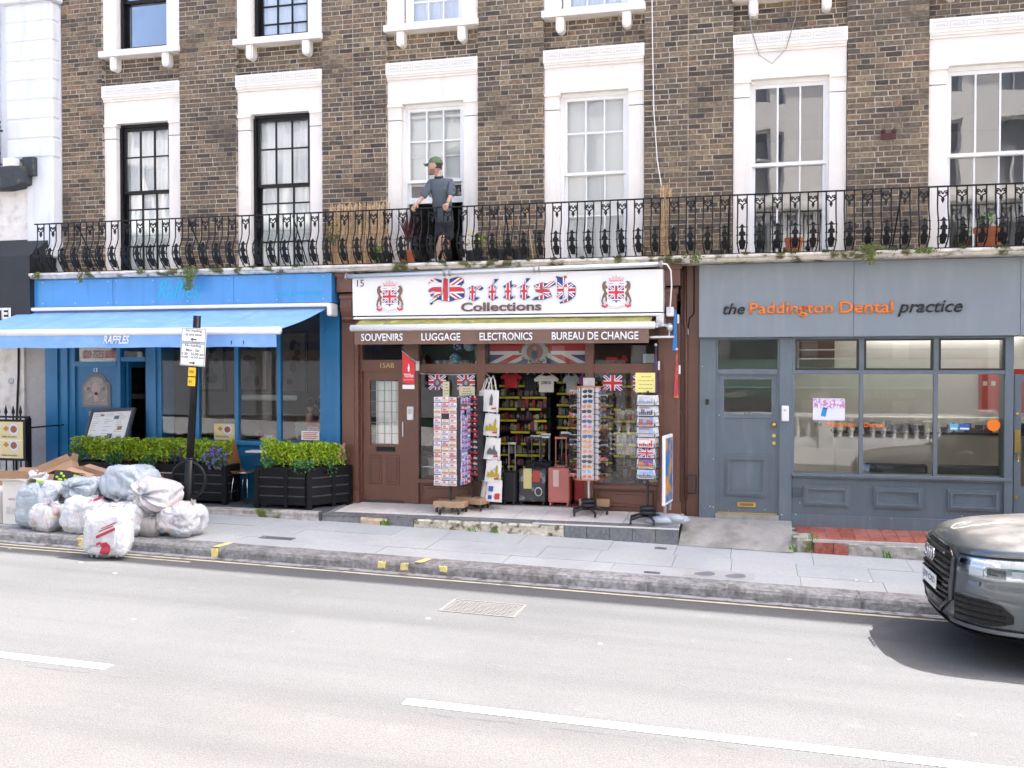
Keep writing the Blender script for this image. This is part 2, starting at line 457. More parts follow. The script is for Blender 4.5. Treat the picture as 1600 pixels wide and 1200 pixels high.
yellow_m = P('yellow_road_paint', (.72,.60,.20), .8, var=.15, vs=30, col2=(.40,.36,.28), c2s=14, c2w=(.54,.62))
cream_line_m = P('faded_yellow_line', (.52,.48,.33), .85, var=.2, vs=10, col2=(.30,.28,.25), c2s=6, c2w=(.55,.65))
white_line_m = P('white_road_paint', (.85,.85,.85), .8, var=.06, vs=8, col2=(.35,.35,.35), c2s=11, c2w=(.63,.70))

g = MB(); g.add([(-400,-400,-1.6+9.2),(400,-400,-1.6-9.2),(400,400,-1.6-9.2),(-400,400,-1.6+9.2)], [(0,1,2,3)])
tag(g.build('ground', P('earth', (.12,.11,.10), .95, var=.2)), kind='structure')
r = MB()
ys = [KY+.35, -5.2, ROADC, -9.3, -11.4]
xs = [-70, -30, -14, -8, -2, 4, 10, 30, 60]
for i in range(len(xs)-1):
    for j in range(len(ys)-1):
        q = [(xs[i],ys[j+1]),(xs[i+1],ys[j+1]),(xs[i+1],ys[j]),(xs[i],ys[j])]
        r.add([(x,y,zr(x,y)) for x,y in q], [(0,1,2,3)])
road = tag(r.build('road', road_m), kind='structure')
def strip(name, m, parent, x0, x1, y0, y1, lift, n=6, wob=0):
    s = MB()
    for i in range(n):
        a = x0+(x1-x0)*i/n; b_ = x0+(x1-x0)*(i+1)/n
        wa = vnoise((a*.8, y0, 3))*wob; wb = vnoise((b_*.8, y0, 3))*wob
        s.add([(a,y0+wa,zr(a,y0)+lift),(b_,y0+wb,zr(b_,y0)+lift),(b_,y1+wb,zr(b_,y1)+lift),(a,y1+wa,zr(a,y1)+lift)], [(0,1,2,3)])
    return s.build(name, m, parent)
strip('gutter_channel', P('gutter_stone', (.30,.30,.31), .6, var=.3, vs=25, col2=(.09,.085,.08), c2s=8, c2w=(.5,.62)), road, -40, 30, KY-.13, KY+.02, .004, 40)
strip('yellow_line', cream_line_m, road, -40, 30, KY-.26, KY-.20, .005, 40, .02)
strip('yellow_line', cream_line_m, road, -40, -6.6, KY-.40, KY-.35, .005, 30, .02)
for a, b_ in ((-20.5,-16.6),(-12.4,-10.6),(-9.0,-4.9),(-2.46,1.75),(4.2,8.3),(10.7,14.8)):
    strip('centre_line_dash', white_line_m, road, a, b_, ROADC-.06, ROADC+.06, .005, 5)
# cast cover in the carriageway
def cover(name, label, x0, x1, y0, y1, zf, m, m2, nx, ny, lift=.006):
    t = thing(name, label, 'manhole cover', ((x0+x1)/2, (y0+y1)/2, zf((x0+x1)/2, (y0+y1)/2)))
    f = MB()
    def q(a, b_, c, d, h):
        f.hexa([(a,c,zf(a,c)-.02),(b_,c,zf(b_,c)-.02),(b_,d,zf(b_,d)-.02),(a,d,zf(a,d)-.02),(a,c,zf(a,c)+h),(b_,c,zf(b_,c)+h),(b_,d,zf(b_,d)+h),(a,d,zf(a,d)+h)])
    w = .03
    q(x0,x1,y0,y0+w,lift); q(x0,x1,y1-w,y1,lift); q(x0,x0+w,y0+w,y1-w,lift); q(x1-w,x1,y0+w,y1-w,lift)
    f.build('frame', m, t)
    f = MB(); q(x0+w+.006,x1-w-.006,y0+w+.006,y1-w-.006,lift-.003); f.build('plate', m2, t)
    f = MB()
    ix0, ix1, iy0, iy1 = x0+w+.03, x1-w-.03, y0+w+.03, y1-w-.03
    for i in range(nx):
        for j in range(ny):
            a = ix0+(ix1-ix0)*i/nx; c = iy0+(iy1-iy0)*j/ny
            q(a, a+(ix1-ix0)/nx*.62, c, c+(iy1-iy0)/ny*.62, lift+.002)
    tag(f.build('studs', m, t), kind='stuff')
cast_m = P('worn_cast_iron', (.135,.132,.13), .7, var=.2, vs=20, bump=.3)
cast_d = P('cast_iron_recess', (.10,.095,.09), .8, var=.2, vs=20)
cover('manhole_cover', 'rectangular studded iron manhole cover in the sunlit carriageway', -3.08, -2.30, -4.68, -4.14, zr, cast_m, cast_d, 14, 8)

# pavement on the near-shop side, slab by slab
pv = MB()
xs = [-60,-16,-8,0,8,45]
for i in range(5):
    a, b_ = xs[i], xs[i+1]
    pv.hexa([(a,KY+.02,zp(a,KY)-.4),(b_,KY+.02,zp(b_,KY)-.4),(b_,.3,zp(b_,.3)-.4),(a,.3,zp(a,.3)-.4),(a,KY+.02,zp(a,KY)-.012),(b_,KY+.02,zp(b_,KY)-.012),(b_,.3,zp(b_,.3)-.012),(a,.3,zp(a,.3)-.012)])
pavement = tag(pv.build('pavement', joint_m), kind='structure')
rows = [(-.30,-1.06,.9),(-1.06,-1.72,.78),(-1.72,-2.36,.72),(-2.36,-2.80,.9)]
rnd = random.Random(3)
for ri, (ya, yb, w) in enumerate(rows):
    x = -16.0 + ri*.23
    while x < 9:
        ww = w*rnd.uniform(.85,1.5)
        if not (ri == 0 and -11.6 < x < 4.4):
            j = .003; a, b_, c, d = x+j, x+ww-j, yb+j, ya-j
            h = rnd.uniform(-.002,.003); tl = rnd.uniform(-.002,.002)
            s = MB().hexa([(a,c,zp(a,c)-.03),(b_,c,zp(b_,c)-.03),(b_,d,zp(b_,d)-.03),(a,d,zp(a,d)-.03),
                           (a,c,zp(a,c)+h),(b_,c,zp(b_,c)+h+tl),(b_,d,zp(b_,d)+h+tl),(a,d,zp(a,d)+h)])
            s.build('paving_slab', slab_m, pavement)
        x += ww
pl = MB()                                    # the far stretches of the same pavement
for a, b_ in ((-60,-16.3),(9.6,45)):
    for c, d in ((-2.8,-.3),):
        pl.add([(a,c,zp(a,c)),(b_,c,zp(b_,c)),(b_,d,zp(b_,d)),(a,d,zp(a,d))], [(0,1,2,3)])
pl.build('far_paving', slab_m, pavement)
kerb = MB().hexa([(-60,KY+.03,zp(-60,KY)-.3),(45,KY+.03,zp(45,KY)-.3),(45,-2.82,zp(45,KY)-.3),(-60,-2.82,zp(-60,KY)-.3),
                  (-60,KY+.03,zp(-60,KY)-.02),(45,KY+.03,zp(45,KY)-.02),(45,-2.82,zp(45,KY)-.02),(-60,-2.82,zp(-60,KY)-.02)]).build('kerb', joint_m)
tag(kerb, kind='structure')
joints = [-13.4,-12.3,-11.25,-10.1,-8.95,-7.9,-6.15,-4.62,-3.3,-2.22,-1.22,-.35,1.0,2.3,3.5,4.6,5.8]
for i in range(len(joints)-1):
    a, b_ = joints[i]+.013, joints[i+1]-.013
    s = MB(); n = 12; prof = []
    def kp(u, k, a=a, b_=b_):
        x = a+(b_-a)*u
        e = .018*(max(0, 1-u*16)+max(0, 1-(1-u)*16))
        base = [(KY, -.26), (KY+.0, -.10), (KY+.004, -.045), (KY+.022, -.012), (KY+.05, .001), (KY+.16, .003), (-2.805, .003), (-2.805, -.1)][k]
        n1 = vnoise((x*9, base[0]*9, base[1]*9))*.006 + vnoise((x*3.2, k, 5))*.006
        return (x, base[0]+(n1 if k < 4 else 0)+e*(k < 3), zp(x, base[0])+base[1]+(n1*.4 if 2 < k < 7 else 0)-e*(k > 1)*.3)
    s.sheet(lambda u, v: kp(u, round(v*7)), n, 7)
    s.add([kp(0, k) for k in range(8)], [tuple(range(8))[::-1]]); s.add([kp(1, k) for k in range(8)], [tuple(range(8))])
    s.build('kerb_stone', kerb_m, kerb)
kf = MB()
for a, b_ in ((-60,-13.42),(5.82,45)):
    kf.hexa([(a,KY,zp(a,KY)-.3),(b_,KY,zp(b_,KY)-.3),(b_,-2.8,zp(b_,KY)-.3),(a,-2.8,zp(a,KY)-.3),(a,KY,zp(a,KY)),(b_,KY,zp(b_,KY)),(b_,-2.8,zp(b_,-2.8)),(a,-2.8,zp(a,-2.8))])
kf.build('far_kerb', kerb_m, kerb)
# yellow loading marks painted over the kerb
rk = random.Random(5)
for x, face, top in ((-8.42,1,.24),(-8.15,1,0),(-6.50,1,.26),(-4.30,.7,0),(-4.02,.8,0),(-3.86,0,.22),(-3.55,.6,0)):
    s = MB(); w = .045
    if face:
        n = 7; pts = []
        for k in range(n): pts.append((x-w+2*w*k/(n-1), -.012+rk.uniform(-.008,.006)))
        for k in range(n): pts.append((x+w-2*w*k/(n-1)+rk.uniform(-.012,.012), -.10*face-rk.uniform(0,.018)))
        s.prism([(p, q+zp(p, KY)) for p, q in reversed(pts)], KY-.014, KY+.02)
    if top:
        y0, y1 = KY+.02, KY+.02+top; sk = .05
        s.add([(x-w,y0,zp(x-w,y0)+.0075),(x+w,y0,zp(x+w,y0)+.0075),(x+w+sk,y1,zp(x+w,y1)+.0075),(x-w+sk,y1,zp(x-w,y1)+.0075)], [(0,1,2,3)])
    s.build('yellow_kerb_mark', yellow_m, kerb)
dk = P('dark_cover', (.13,.12,.125), .7, var=.2, vs=30)
cover('inspection_cover', 'long dark iron cover set in the pavement right of the leaning post', -6.28, -5.82, -2.42, -2.28, zp, dk, cast_d, 10, 3, .005)
cover('inspection_cover', 'tiny dark cover in the pavement below the tiled shop step corner', -1.30, -1.15, -1.42, -1.32, zp, dk, cast_d, 3, 2, .005)
cover('inspection_cover', 'tiny rusty cover behind the kerb left of the twin round lids', -1.28, -1.10, -2.74, -2.66, zp, dk, cast_d, 3, 2, .005)
cover('inspection_cover', 'white stamped marker cover in the pavement in front of the red tiles', 1.02, 1.20, -2.40, -2.30, zp, P('pale_cover', (.5,.5,.5), .7, var=.3, vs=40), cast_d, 4, 2, .005)
for i, x in enumerate((-.62,-.28)):
    t = MB().lathe((x,-2.56,zp(x,-2.56)), [(.125,-.02),(.125,.005),(.11,.0065),(.0,.0065)], 24).build('round_cover', P('blue_grey_lid', (.16,.175,.19), .6, var=.15, vs=20))
    tag(t, ('left' if i == 0 else 'right')+' one of the twin round grey lids in the pavement', 'manhole cover', 'twin round pavement lids')
s = MB().add([(-.84,-2.72,zp(-.84,-2.72)+.0045),(-.06,-2.72,zp(-.06,-2.72)+.0045),(-.06,-2.40,zp(-.06,-2.40)+.0045),(-.84,-2.40,zp(-.84,-2.4)+.0045)], [(0,1,2,3)])
s.build('cement_patch', P('cement_patch_mat', (.36,.35,.34), .9, var=.1, vs=12), pavement)

# tiled platform of the gift shop
cream_tile = island_mat('cream_tile', [(.82,.77,.68),(.85,.80,.72),(.79,.75,.67),(.83,.78,.70)], rough=.35, bump=.05, dirt=(.70,.66,.58), dirt_s=3, spec=.5, mott=.06)
slate_tile = island_mat('slate_tile', [(.12,.13,.145),(.16,.17,.18),(.14,.145,.16),(.18,.185,.195)], rough=.45, bump=.08, dirt=(.2,.19,.18), dirt_s=4, spec=.5)
rubble_m = P('broken_render', (.55,.50,.40), .95, var=.35, vs=14, bump=1.0, bs=22, col2=(.16,.14,.08), c2s=9, c2w=(.52,.62))
moss_m = P('mossy_concrete', (.42,.39,.34), .95, var=.3, vs=10, bump=.9, bs=25, col2=(.11,.12,.035), c2s=4.5, c2w=(.48,.6))
PX0, PX1, PYF = -6.02, -1.02, -1.10
def pz(y): return -.008 + (y+.12)*.052
p = MB().hexa([(PX0,PYF+.03,-.6),(PX1-.03,PYF+.03,-.6),(PX1-.03,.2,-.6),(PX0,.2,-.6),(PX0,PYF+.03,pz(PYF)-.012),(PX1-.03,PYF+.03,pz(PYF)-.012),(PX1-.03,.2,pz(.2)-.012),(PX0,.2,pz(.2)-.012)])
platform = tag(p.build('tiled_platform', joint_m), kind='structure')
def tile(m, parent, x0, x1, y0, y1, zf, j=.004, th=.02, nm='tile'):
    MB().hexa([(x0+j,y0+j,zf(y0)-th),(x1-j,y0+j,zf(y0)-th),(x1-j,y1-j,zf(y1)-th),(x0+j,y1-j,zf(y1)-th),(x0+j,y0+j,zf(y0)),(x1-j,y0+j,zf(y0)),(x1-j,y1-j,zf(y1)),(x0+j,y1-j,zf(y1))]).build(nm, m, parent)
for ya, yb in ((-.93,-.56),(-.56,-.16)):
    n = 13
    for i in range(n):
        tile(cream_tile, platform, PX0+.12+(PX1-PX0-.12)*i/n, PX0+.12+(PX1-PX0-.12)*(i+1)/n, ya, yb, pz)
n = 13
for i in range(n):
    tile(slate_tile, platform, PX0+(PX1-PX0)*i/n, PX0+(PX1-PX0)*(i+1)/n, PYF, -.93, pz)
def riser(x0, x1):
    MB().hexa([(x0+.004,PYF-.004,zp(x0,PYF)-.05),(x1-.004,PYF-.004,zp(x1,PYF)-.05),(x1-.004,PYF+.02,zp(x1,PYF)-.05),(x0+.004,PYF+.02,zp(x0,PYF)-.05),
               (x0+.004,PYF-.004,pz(PYF)-.022),(x1-.004,PYF-.004,pz(PYF)-.022),(x1-.004,PYF+.02,pz(PYF)-.022),(x0+.004,PYF+.02,pz(PYF)-.022)]).build('riser_tile', slate_tile, platform)
for i in range(5): riser(-2.52+.30*i, -2.52+.30*(i+1))
riser(-5.02, -4.64)
bx('edge_trim', P('pale_trim', (.68,.66,.60), .5), platform, -2.95, PX1, PYF-.012, PYF+.012, pz(PYF)-.022, pz(PYF)-.004)
def rubble(parent, x0, x1, y, ztop, zbot, m, seed, amp=.025, d=.05, name='rubble_face'):
    s = MB(); nu = max(4, int((x1-x0)/.035)); nv = 6
    def fn(u, v):
        x = x0+(x1-x0)*u; z0 = zbot(x); z1 = ztop
        z = z0+(z1-z0)*v
        c = noise.cell(Vector((x*7+seed, z*9, 0)))
        return (x, y-.01-amp*(.5+.5*vnoise((x*8, seed, z*10)))-.012*c+(.02 if v > .95 else 0), z)
    s.sheet(fn, nu, nv)
    s.sheet(lambda u, v: (lambda p: (p[0], p[1]+d*v, p[2]))(fn(u, 1)), nu, 1)
    return s.build(name, m, parent)
rubble(platform, -5.42, -5.03, PYF+.012, pz(PYF)-.02, lambda x: zp(x,PYF)-.03, P('bare_brick', (.52,.40,.27), .9, var=.3, vs=15, bump=.8, bs=25), 1, .015)
rubble(platform, -4.63, -2.53, PYF+.015, pz(PYF)-.02, lambda x: zp(x,PYF)-.03, rubble_m, 4, .03)
s = MB().sheet(lambda u, v: (PX1-.03+.02*abs(vnoise((u*7,v*5,1))), PYF+.02+.9*u, zp(PX1,PYF)-.1+(pz(PYF+.9*u)-.02-zp(PX1,PYF)+.1)*v), 16, 5)
s.build('platform_side', moss_m, platform)
# concrete ramp up to the dental door
s = MB()
def rampz(x, y):
    t = (y+.22)/(-1.1+.22); t = max(0, min(1, t))
    return (-.035)*(1-t**1.2)+(zp(x,-1.1)+.004)*t**1.2+vnoise((x*3,y*3,2))*.006
s.sheet(lambda u, v: (-1.02+1.42*u, -1.13+.95*v, rampz(-1.02+1.42*u, -1.13+.95*v)), 14, 10)
s.sheet(lambda u, v: (.40, -1.13+.95*u, rampz(.40, -1.13+.95*u)-.3*v), 10, 1)
ramp = tag(s.build('concrete_ramp', P('old_concrete', (.33,.315,.285), .95, var=.2, vs=5, bump=.7, bs=45, col2=(.24,.23,.20), c2s=3)), kind='structure')
bx('door_step', P('old_concrete', (.33,.315,.285)), ramp, -.60, .235, GY0-.05, .05, -.3, .024)
bx('step_cheek', moss_m, ramp, .401, .459, -.93, -.18, -.6, -.150)
# red quarry-tiled step
red_tile = island_mat('quarry_tile', [(.30,.085,.055),(.36,.11,.075),(.27,.075,.05),(.33,.10,.07)], rough=.7, bump=.15, dirt=(.40,.20,.16), dirt_s=3)
def qz(y): return -.115 + (y+.2)*.06
s = MB().hexa([(.46,-.95,-.7),(4.3,-.95,-.7),(4.3,.1,-.7),(.46,.1,-.7),(.46,-.95,qz(-.95)-.01),(4.3,-.95,qz(-.95)-.01),(4.3,.1,qz(.1)-.01),(.46,.1,qz(.1)-.01)])
redstep = tag(s.build('red_tiled_step', moss_m), kind='structure')
for r_, (ya, yb) in enumerate(((-.90,-.55),(-.55,-.2))):
    x = .64
    while x < 4.2:
        tile(red_tile, redstep, x, x+.175, ya, yb, qz, .003); x += .175
for ya, yb in ((-.55,-.2),): tile(red_tile, redstep, .46, .64, ya, yb, qz, .003)
s = MB().box(.44,.63,-.97,-.6,-.5,-.155); s.build('stone_block', moss_m, redstep, bevel=.02)
for x0, x1 in ((.66,.88),(.89,1.06)):
    MB().hexa([(x0,-.985,zp(x0,-.98)-.04),(x1,-.985,zp(x1,-.98)-.04),(x1,-.95,zp(x1,-.98)-.04),(x0,-.95,zp(x0,-.98)-.04),(x0,-.985,qz(-.95)-.03),(x1,-.985,qz(-.95)-.03-(.04 if x1 > 1 else 0)),(x1,-.95,qz(-.95)-.03-(.04 if x1 > 1 else 0)),(x0,-.95,qz(-.95)-.03)]).build('riser_tile', red_tile, redstep)
rubble(redstep, 1.07, 4.3, -.95, qz(-.95)-.012, lambda x: zp(x,-.98)-.03, moss_m, 9, .02)
bx('tile_nosing', P('grey_nosing', (.45,.43,.40), .9, var=.2, vs=8, bump=.5), redstep, .64, 4.3, -.962, -.90, qz(-.95)-.03, qz(-.95)+.003)
# cafe forecourt
s = MB().hexa([(-11.38,-1.10,-.6),(-6.03,-1.10,-.6),(-6.03,.1,-.6),(-11.38,.1,-.6),(-11.38,-1.10,-.03),(-6.03,-1.10,-.04),(-6.03,.1,-.02),(-11.38,.1,-.02)])
fore = tag(s.build('cafe_forecourt', P('slate_floor', (.10,.105,.115), .5, var=.2, vs=6, bump=.1)), kind='structure')
rubble(fore, -11.3, -6.05, -1.10, -.035, lambda x: zp(x,-1.1)-.03, P('mossy_kerbstone', (.40,.37,.33), .95, var=.3, vs=8, bump=.9, bs=25, col2=(.10,.115,.02), c2s=3.2, c2w=(.52,.62)), 2, .035, .09, 'stone_edge')
# ================================================================ the brick terrace above the shops
SLAB_T = 3.49
ROOF = 14.6
CAMP = Vector((0,-13.8,2.04))
def brick_tex(name):
    m, nt, N, L, b = _nt(name)
    g_ = N.new('ShaderNodeNewGeometry'); sp = N.new('ShaderNodeSeparateXYZ'); L.new(g_.outputs['Position'], sp.inputs[0])
    cv = N.new('ShaderNodeCombineXYZ'); L.new(sp.outputs['X'], cv.inputs[0]); L.new(sp.outputs['Z'], cv.inputs[1])
    t = N.new('ShaderNodeTexBrick'); t.inputs['Scale'].default_value = 1; t.inputs['Brick Width'].default_value = .225; t.inputs['Row Height'].default_value = .079; t.inputs['Mortar Size'].default_value = .006
    t.inputs['Color1'].default_value = (.06,.05,.042,1); t.inputs['Color2'].default_value = (.14,.10,.075,1); t.inputs['Mortar'].default_value = (.35,.31,.26,1)
    L.new(cv.outputs[0], t.inputs['Vector']); L.new(t.outputs[0], b.inputs['Base Color']); b.inputs['Roughness'].default_value = .9
    return m
far_brick = brick_tex('distant_brick')
brick_meshes = []
for k in range(4):
    rr = random.Random(k); s = MB(); j = lambda: rr.uniform(-.02,.02)
    p = [(-.5+j(),-.0,-.5+j()*2),(.5+j(),0,-.5+j()*2),(.5+j(),1,-.5),(-.5+j(),1,-.5),(-.5+j(),0,.5+j()*2),(.5+j(),0,.5+j()*2),(.5+j(),1,.5),(-.5+j(),1,.5)]
    s.add(p, [(0,3,2,1),(4,5,6,7),(0,1,5,4),(1,2,6,5),(3,0,4,7)])
    brick_meshes.append(s.mesh('brick', brick_m))
CH = .0725
def bond(x0, x1, z0, z1, y):
    out = []; r_ = random.Random(int(x0*97)+int(z0*13)); k = 0; z = z0
    while z + CH*.6 < z1:
        h = min(CH, z1-z); x = x0; n = 0; first = True
        while x < x1-.02:
            w = .227 if (n+k) % 2 == 0 else .117
            w *= r_.uniform(.92,1.08)
            if r_.random() < .08: w = .227 if w < .15 else .17
            if first and k % 2: w = .117
            if first and k % 4 == 2: w = .17
            first = False
            if x1-(x+w) < .05: w = x1-x
            w = min(w, x1-x)
            out.append((x+w/2, y+r_.uniform(-.004,.003), z+h/2, w-.0125, h-.0125)); x += w; n += 1
        z += h; k += 1
    return out
def key_band(parent, x0, x1, y, z0, z1):
    s = MB(); n = max(5, round((x1-x0-.06)/.205)); u = (x1-x0-.06)/n; t = .011; d = .006
    for i in range(n):
        a = x0+.03+u*i; b_ = a+u*.88; lo, hi = z0+.035, z1-.035
        def bar(p, q, r_, w): s.box(p, q, y-d, y+.01, r_, w)
        bar(a, b_, hi-t, hi); bar(a, a+t, lo, hi-t); bar(a+t, b_+u*.12, lo, lo+t)
        bar(b_-t, b_, lo+.035, hi-t); bar(a+.035, b_-t, lo+.035, lo+.035+t); bar(a+.035, a+.035+t, lo+.035+t, hi-.035)
        bar(a+.035+t, b_-.04, hi-.035-t, hi-.035)
    s.build('greek_key', P('key_relief', (.62,.60,.56), .75), parent)
def sash(parent, xa, xb, z0, z1, y, cols, zrows, m, gm, mid, lower_shift=0.0, thick=.045, name='window', bot=.09):
    """box frame, two sashes with glazing bars, one pane object for each light. zrows = bar heights"""
    w = MB().box(xa,xa+.05,y-.03,y+.12,z0,z1).box(xb-.05,xb,y-.03,y+.12,z0,z1).box(xa+.05,xb-.05,y-.03,y+.12,z1-.05,z1).box(xa+.05,xb-.05,y-.035,y+.12,z0,z0+.03)
    win = w.build(name, m, parent)
    ia, ib = xa+.05, xb-.05
    def one(nm, za, zb, yy, rows, bt, tp):
        s = MB().box(ia,ia+thick,yy,yy+.04,za,zb).box(ib-thick,ib,yy,yy+.04,za,zb).box(ia+thick,ib-thick,yy,yy+.04,za,za+bt).box(ia+thick,ib-thick,yy,yy+.04,zb-tp,zb)
        gx = [ia+thick+(ib-ia-2*thick)*i/cols for i in range(cols+1)]; gz = [za+bt]+rows+[zb-tp]
        for x in gx[1:-1]: s.box(x-.011,x+.011,yy+.004,yy+.034,za+bt,zb-tp)
        for z in gz[1:-1]:
            for i in range(cols): s.box(gx[i]+(.011 if i else 0),gx[i+1]-(.011 if i < cols-1 else 0),yy+.006,yy+.032,z-.011,z+.011)
        s.build(nm, m, win)
        for i in range(cols):
            for k in range(len(gz)-1):
                r_ = random.Random(int(gx[i]*50)+k)
                t = r_.uniform(-.0025,.0025); q = r_.uniform(-.0025,.0025)
                a, b_, c, d = gx[i]+.004, gx[i+1]-.004, gz[k]+.004, gz[k+1]-.004
                MB().hexa([(a,yy+.017+t,c),(b_,yy+.017-t,c),(b_,yy+.021-t,c),(a,yy+.021+t,c),(a,yy+.017+t+q,d),(b_,yy+.017-t+q,d),(b_,yy+.021-t+q,d),(a,yy+.021+t+q,d)]).build('pane', gm, win)
    up = [z for z in zrows if z > mid]; lo = [z+lower_shift for z in zrows if z < mid]
    one('upper_sash', mid-.02, z1-.05, y, up, .045, .05)
    one('lower_sash', z0+.03+lower_shift, mid+.02+lower_shift, y+.05, lo, bot, .045)
    return win
def curtain(name, label, x0, x1, z0, z1, y, m, amp=.02, fr=26, group=None, seed=0):
    s = MB()
    s.sheet(lambda u, v: (x0+(x1-x0)*u, y+amp*math.sin(u*fr*(x1-x0)*3.1+seed+.6*math.sin(u*9+seed))*(0.5+.5*v), z0+(z1-z0)*v), max(30, int((x1-x0)*60)), 4)
    s.sheet(lambda u, v: (x0+(x1-x0)*u, y+.004+amp*math.sin(u*fr*(x1-x0)*3.1+seed+.6*math.sin(u*9+seed))*(0.5+.5*v), z0+(z1-z0)*v), max(30, int((x1-x0)*60)), 4)
    return tag(s.build(name, m, smooth=True), label, 'curtain', group)

def house(x0, x1, bays, label):
    h = thing('terraced_house', label, 'house', ((x0+x1)/2, 0, 0))
    piers = []; e = x0
    for a, b_ in bays: piers.append((e, a)); e = b_
    piers.append((e, x1))
    s = MB()
    for a, b_ in piers:
        s.box(a+(.006 if a != x0 else 0), b_-(.006 if b_ != x1 else 0), .005, .36, 3.40, 8.9)
    for a, b_ in bays:
        s.box(a-.006, b_+.006, .105, .36, 6.50, 7.05)
    wall = s.build('wall', mortar, h)
    u = MB().box(x0, x1, .009, .36, 8.9, ROOF); u.build('upper_wall', far_brick, h)
    s = MB().box(x0, x0+.12, .36, 6, -.3, ROOF).box(x1-.12, x1, .36, 6, -.3, ROOF); s.build('party_wall', room_m, h)
    bx('rear_wall', room_m, h, x0+.12, x1-.12, 5.8, 6, -.3, ROOF)
    for z in (2.95, 6.35, 9.3): bx('floor_slab', room_m, h, x0+.12, x1-.12, .36, 5.8, z, z+.42)
    bx('roof', P('roof_slate', (.12,.12,.13), .8), h, x0, x1, 0, 6, ROOF, ROOF+.15)
    bb = []
    for a, b_ in piers: bb += bond(a, b_, 3.42, 8.75, 0.0)
    for a, b_ in bays: bb += bond(a-.02, b_+.02, 6.553, 7.02, .10)
    def size(q):
        d = (Vector((q[0], q[1], q[2]))-CAMP).length
        if q[2] > 7.6 or q[0] > 3.0 or q[2] < 4.35: return 0
        return q[3]*q[4]/d/d
    bb.sort(key=size, reverse=True)
    r_ = random.Random(2)
    for i, q in enumerate(bb[:300]):
        place('brick', brick_meshes[r_.randrange(4)], wall, (q[0], q[1], q[2]), sc=(q[3], .10, q[4]))
    st = MB()
    for q in bb[300:]:
        x, y, z, w, t = q; j = lambda: r_.uniform(-.002,.002)
        a, b_, c, d = x-w/2, x+w/2, z-t/2, z+t/2
        st.add([(a+j(),y,c+j()),(b_+j(),y,c+j()),(b_,y+.10,c),(a,y+.10,c),(a+j(),y,d+j()),(b_+j(),y,d+j()),(b_,y+.10,d),(a,y+.10,d)], [(0,3,2,1),(4,5,6,7),(0,1,5,4),(1,2,6,5),(3,0,4,7)])
    tag(st.build('bricks', brick_m, wall), kind='stuff')
    return h
def surround(h, xa, xb, pw=.22):
    s = MB()
    for a, b_ in ((xa+.004, xa+pw), (xb-pw, xb-.004)):
        s.box(a, b_, .045, .32, 3.45, 5.70)
        s.box(a, b_, .040, .32, 5.712, 5.90)
        s.box(a-.0, b_+(.02 if a < (xa+xb)/2 else 0), .015, .32, 5.90, 5.94)
    s.build('window_pilasters', stucco, h)
    s = MB().box(xa+.004, xb-.004, .038, .36, 5.945, 6.30)
    s.box(xa+.004, xb-.004, .012, .36, 6.30, 6.335).box(xa+.004, xb-.004, -.008, .36, 6.335, 6.365)
    hd = s.build('window_header', stucco, h)
    bx('key_frieze', stucco, h, xa-.005, xb+.005, -.022, .36, 6.365, 6.55, bevel=.004)
    key_band(hd, xa+.01, xb-.01, -.022, 6.375, 6.545)
def upper_surround(h, xa, xb, pw=.24):
    s = MB().box(xa-.02, xb+.02, -.075, .36, 7.0, 7.10); s.build('window_sill', stucco, h, bevel=.006)
    c = (xa+xb)/2
    for x in (c-.475, c+.475):
        pts = [(-.075+.005, 7.0), (.11, 7.0), (.11, 6.80)]
        s = MB(); w = .062
        prof = [(x-w, 7.0), (x-w, 6.84)] + [(x-w*math.cos(t*math.pi/6), 6.84-.062*math.sin(t*math.pi/6)) for t in range(1, 6)] + [(x+w, 6.84), (x+w, 7.0)]
        s.prism(prof, -.035, .12); s.prism([(px*.72+x*.28, 6.995 if pz_ > 6.9 else pz_+.015) for px, pz_ in prof], -.055, -.03)
        s.build('corbel', stucco, h, bevel=.004)
    s = MB().box(xa+.004, xa+pw, .03, .32, 7.10, 8.75).box(xb-pw, xb-.004, .03, .32, 7.10, 8.75).box(xa+.004, xb-.004, .03, .36, 8.75, 8.9)
    s.build('window_pilasters', stucco, h)

B13 = [(-10.37,-8.96),(-7.96,-6.51)]; B15 = [(-5.46,-4.04),(-3.05,-1.61)]; B17 = [(-.39,1.09),(2.11,3.59)]
h13 = house(-11.14, -6.00, B13, 'brown brick terraced house with black sash windows above the blue cafe')
h15 = house(-5.998, -1.00, B15, 'brown brick terraced house with white sash windows above the brown gift shop')
h17 = house(-.998, 4.32, B17, 'brown brick terraced house with wide white windows above the grey dental practice')
for h, bays in ((h13, B13), (h15, B15), (h17, B17)):
    for a, b_ in bays: surround(h, a, b_); upper_surround(h, a, b_)
WY = .17
for i, (a, b_) in enumerate(B13):
    sash(h13, a+.22, b_-.22, SLAB_T-.02, 5.945, WY, 3, [5.42, 4.58, 3.98], black_pt, glass_net, 4.85, bot=.06)
    sash(h13, a+.26, b_-.26, 7.10, 8.75, WY, 1 if i == 0 else 3, [] if i == 0 else [7.38, 7.66, 8.3], black_pt, glass_sash, 7.93)
    curtain('net_curtain', 'white net curtain behind the %s black-framed balcony window' % ('leftmost' if i == 0 else 'second'), a+.27, b_-.27, 3.52, 5.86, WY+.115, net_m, .022, 24, seed=i*2)
sash(h15, B15[0][0]+.22, B15[0][1]-.22, SLAB_T-.02, 5.945, WY, 3, [5.40, 4.2], white_pt, glass_net, 4.80, lower_shift=.98)
sash(h15, B15[1][0]+.22, B15[1][1]-.22, SLAB_T-.02, 5.945, WY, 3, [5.38, 4.2], white_pt, glass_net, 4.80)
